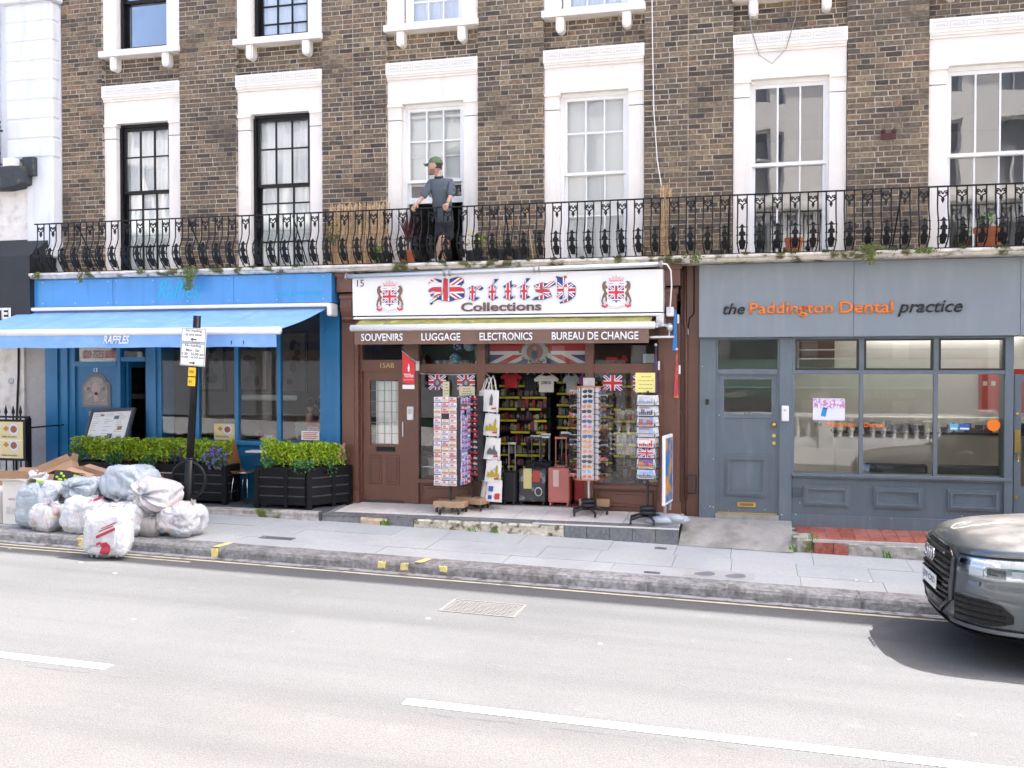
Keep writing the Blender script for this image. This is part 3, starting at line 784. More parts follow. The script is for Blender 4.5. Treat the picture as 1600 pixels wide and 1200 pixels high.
for a, b_ in B15: sash(h15, a+.26, b_-.26, 7.10, 8.75, WY, 3, [7.5, 8.3], white_pt, glass_sash, 7.93)
for a, b_ in B17:
    sash(h17, a+.20, b_-.20, SLAB_T-.02, 5.945, WY, 3, [], white_pt, glass_sash, 4.80)
    sash(h17, a+.26, b_-.26, 7.10, 8.75, WY, 3, [7.5, 8.3], white_pt, glass_sash, 7.93)
curtain('net_curtain', 'white net curtain in the second-floor window above the second black window', B13[1][0]+.3, B13[1][1]-.3, 7.13, 8.7, WY+.115, net_m, .022, 20, seed=4)
curtain('net_curtain', 'pale curtain in the second-floor window above the person on the balcony', B15[0][0]+.3, B15[0][1]-.3, 7.13, 8.7, WY+.115, net_m, .02, 16, seed=5)
curtain('net_curtain', 'pale curtain in the second-floor window above the window with the blinds', B15[1][0]+.3, B15[1][1]-.3, 7.13, 8.7, WY+.115, net_m, .02, 16, seed=6)
# white slat blinds in the gift-shop house
for k, ((a, b_), z0, lab) in enumerate(((B15[0], 4.75, 'white slatted blind half lowered behind the person'), (B15[1], 3.52, 'white slatted blind closed over the whole second gift-shop balcony window'))):
    t = thing('slatted_blind', lab, 'blind', ((a+b_)/2, WY+.2, z0))
    s = MB(); z = z0
    while z < 5.85:
        s.add([(a+.28,WY+.105,z),(b_-.28,WY+.105,z),(b_-.28,WY+.125,z+.045),(a+.28,WY+.125,z+.045)], [(0,1,2,3)])
        s.add([(a+.28,WY+.108,z-.002),(b_-.28,WY+.108,z-.002),(b_-.28,WY+.128,z+.043),(a+.28,WY+.128,z+.043)], [(3,2,1,0)])
        z += .043
    s.build('slats', P('blind_slat', (.92,.92,.91), .6), t); bx('headrail', white_pt, t, a+.28, b_-.28, WY+.10, WY+.14, 5.85, 5.9)
# balcony: stone slab under each house
def slab_part(h, x0, x1, seed):
    s = MB()
    prof = [(.02,3.50),(-.60,3.50),(-.655,3.492),(-.665,3.47),(-.662,3.455),(-.63,3.44),(-.625,3.425),(-.60,3.405),(.02,3.40)]
    n = int((x1-x0)/.08)
    s.sheet(lambda u, v: (lambda k: (x0+(x1-x0)*u, prof[k][0]+(vnoise(((x0+(x1-x0)*u)*6, k, seed))*.012 if 0 < k < 8 else 0), prof[k][1]+(vnoise(((x0+(x1-x0)*u)*5, k+4, seed))*.008 if 1 < k < 8 else 0)))(round(v*8)), n, 8)
    return s.build('balcony_slab', stone_edge, h)
slab_part(h13, -11.25, -6.02, 1); slab_part(h15, -6.015, -1.005, 2); slab_part(h17, -1.0, 4.3, 3)

# cast-iron balcony railing: bellied panels of two bars, a heart and a leaf
RT = 4.285; RB = 3.50; RY = -.57
def belly(t):            # t = 0 bottom .. 1 top -> offset in Y
    if t > .62: return 0.0
    s_ = t/.62
    return -.095*math.sin(math.pi*min(1, s_))**1.2 + .05*(1-s_)**3
def panel_meshes():
    s = MB(); H = RT-RB-.03
    for sx in (-1, 1):
        pts = []
        for i in range(15):
            t = i/14
            x = sx*(.060 if t > .16 else .060-.022*(1-t/.16)**1.5)
            pts.append((x, belly(t), t*H))
        s.tube(pts, .0095, 5)
    arch = [(.05*math.cos(math.pi*k/8)*-1, belly(.1)+.0, .03+.035*math.sin(math.pi*k/8)) for k in range(9)]
    s.tube(arch, .006, 5)
    bars = s.mesh('panel', iron, smooth=True)
    s = MB(); yt = 0
    for sx in (-1, 1):
        s.tube([(0,yt,H-.075),(sx*.018,yt,H-.045),(sx*.042,yt,H-.040),(sx*.055,yt,H-.062),(sx*.040,yt,H-.085),(sx*.016,yt,H-.098),(0,yt,H-.115)], .0075, 5)
        s.ball((sx*.034,yt,H-.062), (.013,.008,.012), 8, 5)
    s.prism([(0,H-.17),(.018,H-.135),(.010,H-.105),(-.010,H-.105),(-.018,H-.135)], yt-.008, yt+.008)
    s.v = [(x*1.12, y*1.3, H-.02+(z-H+.02)*1.2) for x, y, z in s.v]
    heart = s.mesh('heart_ornament', iron)
    s = MB()
    prof = [(0,.36),(.014,.335),(.026,.325),(.012,.305),(.017,.26),(.034,.245),(.030,.215),(.016,.205),(.020,.16),(.036,.15),(.034,.115),(.024,.06),(.010,.045)]
    pts = [(x, z) for x, z in prof] + [(-x, z) for x, z in reversed(prof[1:])]
    n = len(pts); f = []
    v = [(x, belly(z/H)-.008-(.012 if abs(x) < .02 else 0), z) for x, z in pts]+[(x, belly(z/H)+.008, z) for x, z in pts]
    # side-by-side strips between the mirrored outline points
    m_ = len(prof)
    idx = lambda i: i; mir = lambda i: 0 if i == 0 else n-i
    for off, flip in ((0, False), (n, True)):
        for i in range(m_-1):
            q = [off+idx(i), off+mir(i), off+mir(i+1), off+idx(i+1)]
            q = list(dict.fromkeys(q)); f.append(tuple(q if not flip else q[::-1]))
    for i in range(n): f.append((i, (i+1) % n, n+(i+1) % n, n+i))
    s.add(v, f)
    for z in (.31, .21, .12):
        for sx in (-1, 1): s.tube([(sx*.02,belly(z/H),z),(sx*.045,belly(z/H),z+.012),(sx*.06,belly(z/H),z)], .006, 5)
    s.v = [(x*1.25, y, z*1.05) for x, y, z in s.v]
    leaf = s.mesh('leaf_ornament', iron)
    return bars, heart, leaf
PBAR, PHEART, PLEAF = panel_meshes()
def railing(x0, x1, label, end=False):
    t = thing('balcony_railing', label, 'railing', ((x0+x1)/2, RY, RB), group='balcony railings')
    s = MB().box(x0, x1, RY-.014, RY+.014, RT-.018, RT); s.build('top_rail', iron, t)
    bx('bottom_rail', iron, t, x0, x1, RY+.035, RY+.055, RB, RB+.02)
    n = round((x1-x0)/.226)
    for i in range(n):
        x = x0+(x1-x0)*(i+.5)/n
        b_ = place('panel', PBAR, t, (x, RY, RB+.012))
        for nm, me in (('heart_ornament', PHEART), ('leaf_ornament', PLEAF)):
            o = link(nm, me, b_, local=True)
    for x in [x0+(x1-x0)*k/3 for k in (0.45, 1.6, 2.6)]:
        MB().tube([(x, RY, RT-.04), (x-.04, -.02, RB+.12)], .010, 6).build('stay_bar', iron, t)
    return t
railing(-11.2, -6.02, 'black bellied iron balcony railing above the blue cafe fascia')
railing(-6.00, -1.27, 'black bellied iron balcony railing above the white gift shop sign')
railing(-1.25, 4.3, 'black bellied iron balcony railing above the grey dental fascia')

# ================================================================ the sunlit side of the street, behind the camera
wst = P('sunlit_stucco', (.82,.79,.74), .8, var=.05, vs=1.2)
op = tag(MB().hexa([(-60,-17.5,-2),(45,-17.5,-2),(45,-11.4,-2),(-60,-11.4,-2),(-60,-17.5,zr(-60,-11.4)+.22),(45,-17.5,zr(45,-11.4)+.22),(45,-11.4,zr(45,-11.4)+.13),(-60,-11.4,zr(-60,-11.4)+.13)]).build('opposite_pavement', P('opposite_paving', (.32,.315,.31), .85, var=.1, vs=4)), kind='structure')
skyglass = P('sky_grey_glass', (.26,.27,.28), .05, spec=.8)  # reflected sky put into the glass as a paler grey
OPP = []
def opposite(x0, x1, label, m, nb):
    t = thing('stucco_terrace', label, 'building', ((x0+x1)/2, -17.4, 0)); OPP.append(t)
    yf = -17.3
    w = (x1-x0)/nb
    ops = [(.3, 2.7), (3.9, 6.4), (7.3, 9.3), (10.1, 11.6)]
    s = MB()
    for i in range(nb+1):
        xa = x0 if i == 0 else x0+w*i-w*.28; xb = x1 if i == nb else x0+w*i+w*.28
        s.box(xa, xb, yf-.4, yf, -2, 12.8)
    for i in range(nb):
        xa, xb = x0+w*i+w*.28, x0+w*(i+1)-w*.28; z = -2
        if i == 0 and False: pass
        for a, b_ in ops: s.box(xa, xb, yf-.4, yf, z, a); z = b_
        s.box(xa, xb, yf-.4, yf, z, 12.8)
    s.build('wall', m, t)
    s = MB().box(x0, x1, yf, yf+.45, 3.1, 3.5).box(x0, x1, yf, yf+.18, 6.9, 7.05).box(x0, x1, yf, yf+.5, 12.3, 12.8); s.build('cornice', m, t)
    for i in range(nb):
        xa, xb = x0+w*i+w*.28, x0+w*(i+1)-w*.28
        for a, b_ in ops:
            o = MB().box(xa, xb, yf-.22, yf-.2, a, b_).build('window', skyglass, t)
            f = MB().box(xa, xa+.08, yf-.2, yf-.12, a, b_).box(xb-.08, xb, yf-.2, yf-.12, a, b_).box(xa+.08, xb-.08, yf-.2, yf-.12, b_-.08, b_).box(xa+.08, xb-.08, yf-.2, yf-.12, (a+b_)/2-.04, (a+b_)/2+.04).box((xa+xb)/2-.02, (xa+xb)/2+.02, yf-.2, yf-.13, a, (a+b_)/2-.04)
            f.build('frame', white_pt, o)
opposite(-26, -9.02, 'sunlit stucco terrace across the road seen only in reflections, left part', wst, 7)
opposite(-9, 8.98, 'sunlit stucco terrace across the road seen in the shop windows', wst, 7)
opposite(9, 26, 'sunlit stucco terrace across the road seen only in reflections, right part', wst, 7)
bt = thing('balustrade', 'white stone balustrade across the road reflected in the shop windows', 'balustrade', (0,-15.9,0))
s = MB().box(-7, 6, -16.05, -15.75, .56, .66).box(-7, 6, -16.02, -15.78, -.12, -.02); s.build('rail', white_st, bt)
me = MB().lathe((0,0,0), [(.06,0),(.06,.04),(.04,.06),(.08,.18),(.075,.25),(.035,.43),(.05,.50),(.06,.54),(.06,.58)], 10).mesh('baluster', white_st, smooth=True)
for i in range(44): place('baluster', me, bt, (-6.8+.29*i, -15.9, -.02))
for x in (-7, -2.6, 1.8, 6): MB().box(x-.2, x+.2, -16.1, -15.7, -.6, .72).box(x-.25, x+.25, -16.15, -15.65, .72, .80).build('pier', white_st, bt)
bx('plinth', white_st, bt, -7, 6, -16.06, -15.74, -1, -.12)
added_fronts = [P('added_dark_front_%d' % k, c, .4) for k, c in enumerate(((.02,.05,.035),(.03,.03,.033),(.07,.04,.03),(.10,.10,.10)))]  # dark fronts added opposite to darken the shop window reflections
for i in range(17):
    x = -21.5+2.57*i; t = OPP[0 if x < -9 else 1 if x < 8 else 2]
    o = MB().box(x,x+2.1,-17.29,-17.1,-.6,2.9).build('added_front', added_fronts[i*7 % 4], t); bx('shop_window', skyglass, o, x+.15, x+1.95, -17.098, -17.08, .3, 2.2)
gw = thing('green_awning', 'dark green restaurant awning across the road reflected in the dental windows', 'awning', (1.2,-16.3,1))
grnm = P('green_canvas', (.012,.055,.04), .8); MB().prismx([(-16.2,1.02),(-16.2,1.40),(-17.05,2.2),(-17.05,2.1),(-16.25,1.36),(-16.25,1.02)], -2.2, 4.8).build('canopy', grnm, gw); MB().box(-2.2,4.8,-16.198,-16.19,1.37,1.41).build('piping', P('mint', (.2,.5,.4), .6), gw)
for t_, x, w in (('Ristorante',-.45,1.1),('Pizza',1.9,.55),('020 7723 6325',4.2,1.7)): text('lettering', t_, P('cream_letter', (.6,.58,.45), .6), gw, x, -16.195, 1.10, w=w, h=.2, extrude=.003, shear=.25, rot=(0,0,math.pi))
# ================================================================ neighbours
rt = thing('terraced_house', 'plain brick terraced house beyond the dental practice, out of the picture to the right', 'house', (10,0,0))
s = MB().box(4.33, 20, .0, 6, -1, ROOF); s.build('wall', far_brick, rt)
for i in range(5):
    x = 5.2+2.9*i
    bx('window', skyglass, rt, x, x+1.1, -.02, .0, 3.6, 5.9); bx('shop_window', skyglass, rt, x-.2, x+1.9, -.05, .0, .5, 2.3)
lb = thing('stucco_building', 'white stucco hotel building with blocked corner pier at the left edge', 'building', (-14,0,0))
bx('wall', white_st, lb, -30, -12.02, .12, 6, -1, ROOF)
bx('upper_wall', white_st, lb, -12.02, -11.15, .0, 6, -1, ROOF)
z = 5.42; k = 0
while z < 9.6:
    hgt = .315
    MB().box(-12.05, -11.155, -.20, .0, z+.008, z+hgt-.008).build('quoin_block', white_st, lb, bevel=.022)
    z += hgt; k += 1
    if k == 8:
        MB().box(-12.12, -11.09, -.27, .0, z, z+.10).build('string_course', white_st, lb, bevel=.02); z += .10
bx('quoin_backing', white_st, lb, -12.03, -11.17, -.185, .0, 5.42, 9.6)
MB().box(-11.66, -11.155, -.20, .0, 3.9, 5.415).build('pier_shaft', white_st, lb, bevel=.01)
bx('pier_base', white_st, lb, -11.70, -11.13, -.26, .0, 3.80, 3.93, bevel=.02)
bx('rendered_panel', rough_render, lb, -13.5, -11.665, -.16, .0, 3.8, 4.95)
s = MB().prism([(-14,4.98),(-11.95,4.90),(-11.72,4.93),(-11.55,4.98),(-11.55,5.26),(-14,5.26)], -.42, .0); s.build('stone_ledge', P('black_stained_stone', (.045,.05,.055), .85, var=.3, vs=6, bump=.6, bs=20, col2=(.10,.10,.03), c2s=6, c2w=(.58,.66)), lb, bevel=.015)
bx('ledge_upstand', P('black_stained_stone', (.04,.04,.04)), lb, -11.66, -11.45, -.30, -.20, 5.12, 5.42)
bx('drain_box', white_pt, lb, -11.95, -11.74, -.40, -.25, 5.27, 5.40, bevel=.01)
sash(lb, -13.4, -12.15, 5.5, 8.2, .02, 2, [], white_pt, glass_sash, 6.9)
s = MB().box(-12.28,-12.15,-.04,.12,5.3,9.5).box(-12.34,-12.28,-.1,.12,5.3,9.5); s.build('window_architrave', white_st, lb)
rl = thing('balconette_railing', 'short black iron railing with ball finials on the black ledge far left', 'railing', (-12.4,-.38,5.26))
for x in (-12.05,-12.25,-12.45,-12.65,-12.85):
    MB().lathe((x,-.36,5.26), [(.02,0),(.02,.2),(.028,.24),(.02,.28),(.02,.62),(.03,.66),(.02,.70),(.034,.75),(.0,.79)] if x in (-12.05,-12.25) else [(.011,0),(.011,.6)], 8).build('baluster', iron, rl, smooth=True)
MB().box(-13,-11.98,-.375,-.345,5.84,5.865).box(-13,-12.0,-.375,-.345,5.30,5.32).build('rail', iron, rl)
# lower storey of the hotel: canopy, white pier, poster case, spear railings
cn = thing('hotel_canopy', 'black hotel canopy box with white capital letters at the left edge', 'canopy', (-12.5,-.5,2.7))
s = MB().prismx([(-.62,2.45),(-.62,3.78),(-.02,4.20),(-.02,2.45)], -15, -11.26); s.build('box', P('black_canvas', (.014,.016,.019), .55, var=.3, vs=3), cn)
text('lettering', 'HOTEL', P('white_letter', (.8,.8,.8), .5), cn, -12.36, -.624, 2.77, w=.82, h=.19, bold=.03)
bx('lower_pier', rough_render, lb, -13.2, -11.80, -.14, .12, -.6, 2.6)
bx('side_pier', P('grey_render', (.42,.40,.38), .9, var=.15, vs=5, bump=.9, bs=14), lb, -11.80, -11.40, -.10, .12, -.6, 2.9)
bx('pier_arris', rough_render, lb, -11.40, -11.33, -.12, .12, -.6, 3.2)
MB().tube([(-11.88,-.16,2.6),(-11.89,-.16,1.9),(-11.92,-.16,1.4),(-11.95,-.16,.9),(-11.95,-.16,.3)], .016, 6).build('cable', iron, lb)
MB().lathe((0,0,0), [(.055,0),(.055,.012),(.03,.02),(0,.02)], 16).xf(Matrix.Translation((-12.05,-.14,1.78)) @ Matrix.Rotation(R(90),4,'X')).build('vent', P('zinc', (.4,.4,.4), .5, .6), lb)
sr = thing('spear_railing', 'black iron area railing with spear tips at the far left pavement', 'railing', (-11.8,-.98,0))
for i in range(14):
    x = -12.9+.135*i
    MB().tube([(x,-.98,zp(x,-1)),(x,-.98,1.27)], .012, 6).tube([(x,-.98,1.27),(x,-.98,1.31),(x,-.98,1.42)], [.012,.026,.002], 6).build('spear', iron, sr)
MB().box(-13.2,-10.98,-1.0,-.96,1.22,1.25).box(-13.2,-10.98,-1.0,-.96,.18,.21).build('rail', iron, sr)
MB().box(-11.04,-10.98,-1.02,-.94,zp(-11,-1),1.22).tube([(-11.0,-.98,1.07),(-11.0,-.1,1.07)], .012, 6).build('end_post', iron, sr)
pc = thing('food_poster', 'black-framed cream poster of four breakfast plates on the far left railing', 'poster', (-11.5,-1.05,.6))
cream_p = P('cream_print', (.62,.53,.27), .5, var=.05)
bx('frame', black_pt, pc, -12.35, -10.99, -1.055, -1.025, .56, 1.20, bevel=.005)
bx('sheet', cream_p, pc, -12.31, -11.035, -1.062, -1.056, .60, 1.165)
plate_m = P('plate_print', (.55,.60,.75), .4); food_m = P('food_print', (.30,.09,.04), .6, var=.4, vs=60); bread_m = P('bread_print', (.42,.2,.08), .6, var=.3, vs=60)
dot = P('print_ink', (.05,.04,.04), .6)
def disc(mb, x, y, z, rx, rz, n=20, mi=0):
    mb.add([(x+rx*math.cos(-2*math.pi*k/n), y, z+rz*math.sin(-2*math.pi*k/n)) for k in range(n)], [tuple(range(n))[::-1]], mi)
def plate_print(parent, x, z, y, s_=1.0):
    m = MB(); disc(m, x+.08*s_, y-.001, z, .085*s_, .085*s_); disc(m, x+.08*s_, y-.0018, z, .06*s_, .055*s_, mi=1); disc(m, x-.06*s_, y-.0018, z+.01, .055*s_, .045*s_, 4, 2)
    m.build('plate_picture', [plate_m, food_m, bread_m], parent)
for x in (-11.85,-11.28):
    for z in (1.05,.80): plate_print(pc, x, z, -1.064)
MB().box(-12.3,-11.04,-1.0645,-1.0625,.875,.885).box(-11.565,-11.555,-1.0645,-1.0625,.60,1.16).build('divider', P('pale_line', (.75,.72,.6)), pc)
for x in (-12.0,-11.42):
    for z in (.92,.63): text('caption', 'Raffles Breakfast', dot, pc, x, -1.0645, z, w=.28, h=.03, extrude=.001)

# ================================================================ blue cafe front (number 13)
blue = P('blue_gloss_paint', (.014,.16,.35), .38, var=.12, vs=3, bump=.05, bs=12)
blue_d = P('blue_panel_paint', (.012,.14,.31), .38, var=.12, vs=4)
silver = P('brushed_aluminium', (.62,.62,.63), .35, .7, var=.05)
FY = -.15
glass_cafe = glass('cafe_glass', (.97,.98,.975), wavy=.012, refl=.75)
s = MB().box(-11.33,-11.10,FY-.06,.3,-.05,2.95).box(-11.10,-11.04,FY-.02,.3,-.05,2.95).box(-11.04,-10.92,FY-.045,.3,-.05,2.95).box(-10.92,-10.86,FY-.01,.3,-.05,2.95)
s.build('pilaster', blue, h13)
s = MB().box(-6.47,-6.36,FY-.03,.3,-.05,2.95).box(-6.36,-6.20,FY-.06,.3,-.05,2.95).box(-6.20,-6.12,FY-.09,.3,-.05,2.88); s.build('pilaster', blue, h13)
MB().box(-9.50,-9.42,FY,.2,-.05,2.95).box(-9.42,-9.30,FY-.03,.2,-.05,2.95).box(-9.30,-9.22,FY,.2,-.05,2.95).build('pilaster', blue, h13)
# door with arched glass panel
dr = MB().box(-10.80,-10.02,FY+.02,FY+.07,.02,2.02).build('door', blue_d, h13)
s = MB().box(-10.86,-10.80,FY-.02,FY+.12,-.03,2.40).box(-10.02,-9.95,FY-.02,FY+.12,-.03,2.40).box(-10.80,-10.02,FY-.03,FY+.12,2.02,2.10).box(-10.80,-10.02,FY-.02,FY+.12,2.36,2.40).build('door_frame', blue, h13)
bx('fanlight', glass_shop, h13, -10.80, -10.02, FY+.03, FY+.036, 2.10, 2.36)
bx('fanlight_board', P('grey_board', (.14,.13,.13), .5), h13, -10.72, -10.05, FY+.05, FY+.06, 2.11, 2.35)
text('phone_number', '020 7723 8090', P('red_vinyl', (.42,.10,.09), .5), h13, -10.68, FY+.024, 2.15, w=.62, h=.13, extrude=.002, shear=.3)
arch = [(-10.68,1.36),(-10.15,1.36),(-10.15,1.74)] + [(-10.415+.19*math.cos(t*math.pi/8)*1.0-.0, 1.78+.13*math.sin(t*math.pi/8)) for t in range(0, 9)] + [(-10.68,1.74)]
MB().prism(arch, FY+.004, FY+.03).build('panel_frame', P('lead_grey_frame', (.18,.17,.17), .6), dr)
MB().prism([((x+10.415)*.84-10.415, (z-1.6)*.84+1.6) for x, z in arch], FY-.002, FY+.02).build('stained_glass', P('leaded_glass', (.22,.20,.20), .25, var=.25, vs=14, col2=(.35,.28,.24), c2s=9), dr)
mo = MB(); disc(mo, -10.415, FY-.0035, 1.66, .085, .10); disc(mo, -10.415, FY-.0045, 1.66, .05, .06, mi=1); disc(mo, -10.56, FY-.0035, 1.66, .03, .03, mi=2); disc(mo, -10.27, FY-.0035, 1.66, .03, .03, mi=2); disc(mo, -10.415, FY-.0035, 1.53, .04, .08, mi=1)
mo.build('glass_motif', [P('motif_pale', (.34,.31,.29), .3), P('motif_pink', (.42,.25,.22), .3), P('motif_red', (.20,.07,.06), .3)], dr)
text('door_number', '13', silver, dr, -10.46, FY+.012, 1.93, h=.065, extrude=.008)
bx('letterbox', P('brass', (.45,.30,.10), .35, .9), dr, -10.56, -10.32, FY+.008, FY+.03, 1.22, 1.29)
MB().box(-10.70,-10.45,FY+.012,FY+.03,.45,1.10).box(-10.37,-10.12,FY+.012,FY+.03,.45,1.10).build('lower_panel', blue, dr, bevel=.008)
# open entrance: transom light and inner leaf standing open
s = MB().box(-9.95,-9.50,FY-.01,FY+.1,2.10,2.17).box(-9.95,-9.50,FY-.01,FY+.1,2.36,2.42); s.build('entrance_transom', blue, h13)
bx('transom_light', glass_shop, h13, -9.95, -9.50, FY+.03, FY+.036, 2.17, 2.36)
od = MB().box(-9.93,-9.89,FY+.1,FY+.18,0,2.1).box(-9.93,-9.89,FY+.62,FY+.70,0,2.1).box(-9.93,-9.89,FY+.18,FY+.62,2.0,2.1).box(-9.93,-9.89,FY+.18,FY+.62,0,.25).build('entrance_door', blue_d, h13)
bx('pane', glass_shop, od, -9.915, -9.905, FY+.18, FY+.62, .25, 2.0)
# shop window: sill, mullions, panes, stall riser
bx('stall_riser', blue_d, h13, -9.22, -6.47, FY+.02, .25, -.05, .80)
bx('window_sill', blue, h13, -9.22, -6.47, FY-.05, .12, .80, .87, bevel=.008)
for a, b_ in ((-9.1,-8.3),(-8.2,-7.4),(-7.3,-6.55)):
    MB().box(a,b_,FY+.005,FY+.03,.12,.72).box(a+.07,b_-.07,FY-.004,FY+.02,.19,.65).build('riser_panel', blue, h13, bevel=.006)
mull = [-9.22,-8.57,-7.885,-7.165,-6.47]
for x in mull[1:-1]: bx('mullion', blue, h13, x-.032, x+.032, FY-.02, FY+.06, .87, 2.95)
for i in range(4):
    a, b_ = mull[i]+(.032 if i else 0), mull[i+1]-(.032 if i < 3 else 0)
    bx('shop_pane', glass_cafe, h13, a, b_, FY+.015, FY+.022, .87, 2.95)
bx('shop_beam', blue_d, h13, -11.3, -6.12, -.05, .35, 2.90, 3.40)
# dim interior, its shade put into the dark wall and ceiling colours
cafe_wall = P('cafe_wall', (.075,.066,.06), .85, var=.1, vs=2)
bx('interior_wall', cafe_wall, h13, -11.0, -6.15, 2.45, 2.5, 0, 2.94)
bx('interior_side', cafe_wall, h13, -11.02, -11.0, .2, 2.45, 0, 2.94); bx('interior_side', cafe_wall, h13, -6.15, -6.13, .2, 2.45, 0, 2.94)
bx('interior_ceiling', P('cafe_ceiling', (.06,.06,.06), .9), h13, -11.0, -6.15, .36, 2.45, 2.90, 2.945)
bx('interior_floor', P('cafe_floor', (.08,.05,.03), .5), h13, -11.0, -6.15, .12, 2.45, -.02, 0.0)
def picture(label, x0, x1, z0, z1, fm, pm, seed):
    t = thing('framed_picture', label, 'picture', ((x0+x1)/2, 2.44, z0), group='framed pictures on the cafe wall')
    MB().box(x0,x1,2.41,2.445,z0,z0+.05).box(x0,x1,2.41,2.445,z1-.05,z1).box(x0,x0+.05,2.41,2.445,z0+.05,z1-.05).box(x1-.05,x1,2.41,2.445,z0+.05,z1-.05).build('frame', fm, t)
    bx('print', pm, t, x0+.05, x1-.05, 2.43, 2.44, z0+.05, z1-.05)
    rr = random.Random(seed); m = MB(); cx, cz = (x0+x1)/2, (z0+z1)/2; w, h = (x1-x0)*.32, (z1-z0)*.36
    for k in range(9):
        px, pz_ = cx+rr.uniform(-.6,.6)*w, cz+rr.uniform(-.9,.9)*h
        disc(m, px, 2.428-.0006*k, pz_, w*rr.uniform(.12,.5), h*rr.uniform(.08,.3), 9)
    m.build('drawing', P('ink_drawing', (.02,.02,.02), .7), t)
blackf = P('black_frame', (.01,.01,.01), .3); mount = P('sepia_mount', (.16,.13,.115), .7, var=.15, vs=8); mount2 = P('grey_mount', (.26,.26,.26), .7)
picture('tall sepia figure drawing in black frame, second from the left on the cafe wall', -9.35, -8.72, 1.55, 2.72, blackf, mount, 1)
picture('tall sepia dancer drawing in black frame, middle of the cafe wall', -8.50, -7.95, 1.52, 2.66, blackf, mount, 2)
picture('sepia drawing in black frame behind the third cafe mullion', -10.15, -9.6, 1.55, 2.72, blackf, mount, 3)
picture('small pale portrait print high on the cafe wall near the diners', -7.55, -7.15, 2.0, 2.55, mount2, mount2, 4)
picture('small portrait print lower on the cafe wall near the diners', -7.55, -7.15, 1.35, 1.9, mount2, mount2, 5)
bench = thing('bench_seat', 'dark brown banquette bench along the cafe wall', 'bench', (-8.5,2.1,0))
brown_w = P('brown_wood', (.10,.045,.02), .5, var=.2, vs=6); cush = P('dark_leather', (.05,.03,.025), .5)
bx('base', brown_w, bench, -9.6, -6.6, 1.75, 2.35, 0, .42); bx('seat', cush, bench, -9.6, -6.6, 1.72, 2.36, .42, .52, bevel=.03); bx('backrest', cush, bench, -9.6, -6.6, 2.36, 2.44, .52, 1.15, bevel=.02)
for x in (-8.9,-7.9):
    tb = thing('cafe_table', 'wooden %s table just inside the cafe window' % ('left' if x < -8 else 'right'), 'table', (x,.9,0))
    bx('top', P('orange_wood', (.28,.11,.03), .4), tb, x-.35, x+.35, .5, 1.3, .72, .76, bevel=.01); MB().tube([(x,.9,0),(x,.9,.72)], .04, 8).build('leg', black_pt, tb); bx('base', black_pt, tb, x-.2, x+.2, .7, 1.1, 0.0, .02)
for x, lab, c, h_ in ((-8.0,'red sauce bottle on the cafe table inside the window',(.35,.03,.03),.2),(-7.85,'white napkin box on the cafe table inside the window',(.7,.7,.7),.13)):
    o = MB().lathe((x,.8,.76), [(.035,0),(.035,h_*.6),(.012,h_*.85),(.012,h_)], 10).build('sauce_bottle', P('bottle_red', c, .3)) if 'red' in lab else MB().box(x-.1,x+.1,.72,.86,.76,.76+h_).build('napkin_box', P('napkin', c, .6), bevel=.01)
    tag(o, lab, 'bottle' if 'red' in lab else 'box')
for x in (-9.6,-8.3,-7.0):
    o = thing('ceiling_spotlight', '%s small lit spotlight on the dark cafe ceiling' % {-9.6:'left',-8.3:'middle',-7.0:'right'}[x], 'light', (x,1.6,2.9), group='cafe ceiling spotlights')
    MB().lathe((x,1.6,2.86), [(.05,0),(.06,.04)], 12, cap=False).build('housing', silver, o)
    MB().lathe((x,1.6,2.872), [(.04,0),(0,.001)], 12, cap=False).build('lamp', P('warm_lamp', (1,.85,.65), .5, emit=6), o)
lt = thing('wall_lamp', 'long pale tube light on the cafe wall', 'light', (-8.8,2.4,1.42)); MB().box(-9.25,-8.15,2.36,2.44,1.40,1.50).build('tube', P('tube_white', (.8,.85,.85), .4), lt, bevel=.02)
# fascia sign
fs = thing('fascia_sign', 'bright blue cafe fascia board with faded turquoise lettering', 'sign', (-8.7,-.5,2.97))
fas = P('blue_fascia', (.07,.29,.60), .35, var=.06, vs=2, col2=(.05,.22,.47), c2s=7, c2w=(.5,.8), c2z=.12)
for a, b_ in ((-11.32,-9.82),(-9.815,-7.72),(-7.715,-6.12)): bx('board', fas, fs, a, b_, -.52, -.05, 2.965, 3.395, bevel=.003)
cy = P('turquoise_vinyl', (.0,.42,.62), .5)
text('lettering', 'Raffles', cy, fs, -9.02, -.5225, 3.06, w=.74, h=.29, extrude=.002, shear=.45)
text('lettering', 'cafe & restaurant', cy, fs, -7.02, -.5225, 3.07, w=.76, h=.09, extrude=.002, shear=.45)
text('lettering', '13', cy, fs, -6.34, -.5225, 3.25, h=.09, extrude=.002, shear=.4)
me = MB().ball((0,0,0), .011, 6, 4).mesh('screw', P('screw_head', (.5,.6,.7), .4))
for x in (-11.1,-10.5,-9.9,-9.75,-9.1,-8.5,-7.8,-7.65,-7.0,-6.25):
    for z in (3.02,3.35): place('screw', me, fs, (x,-.522,z))
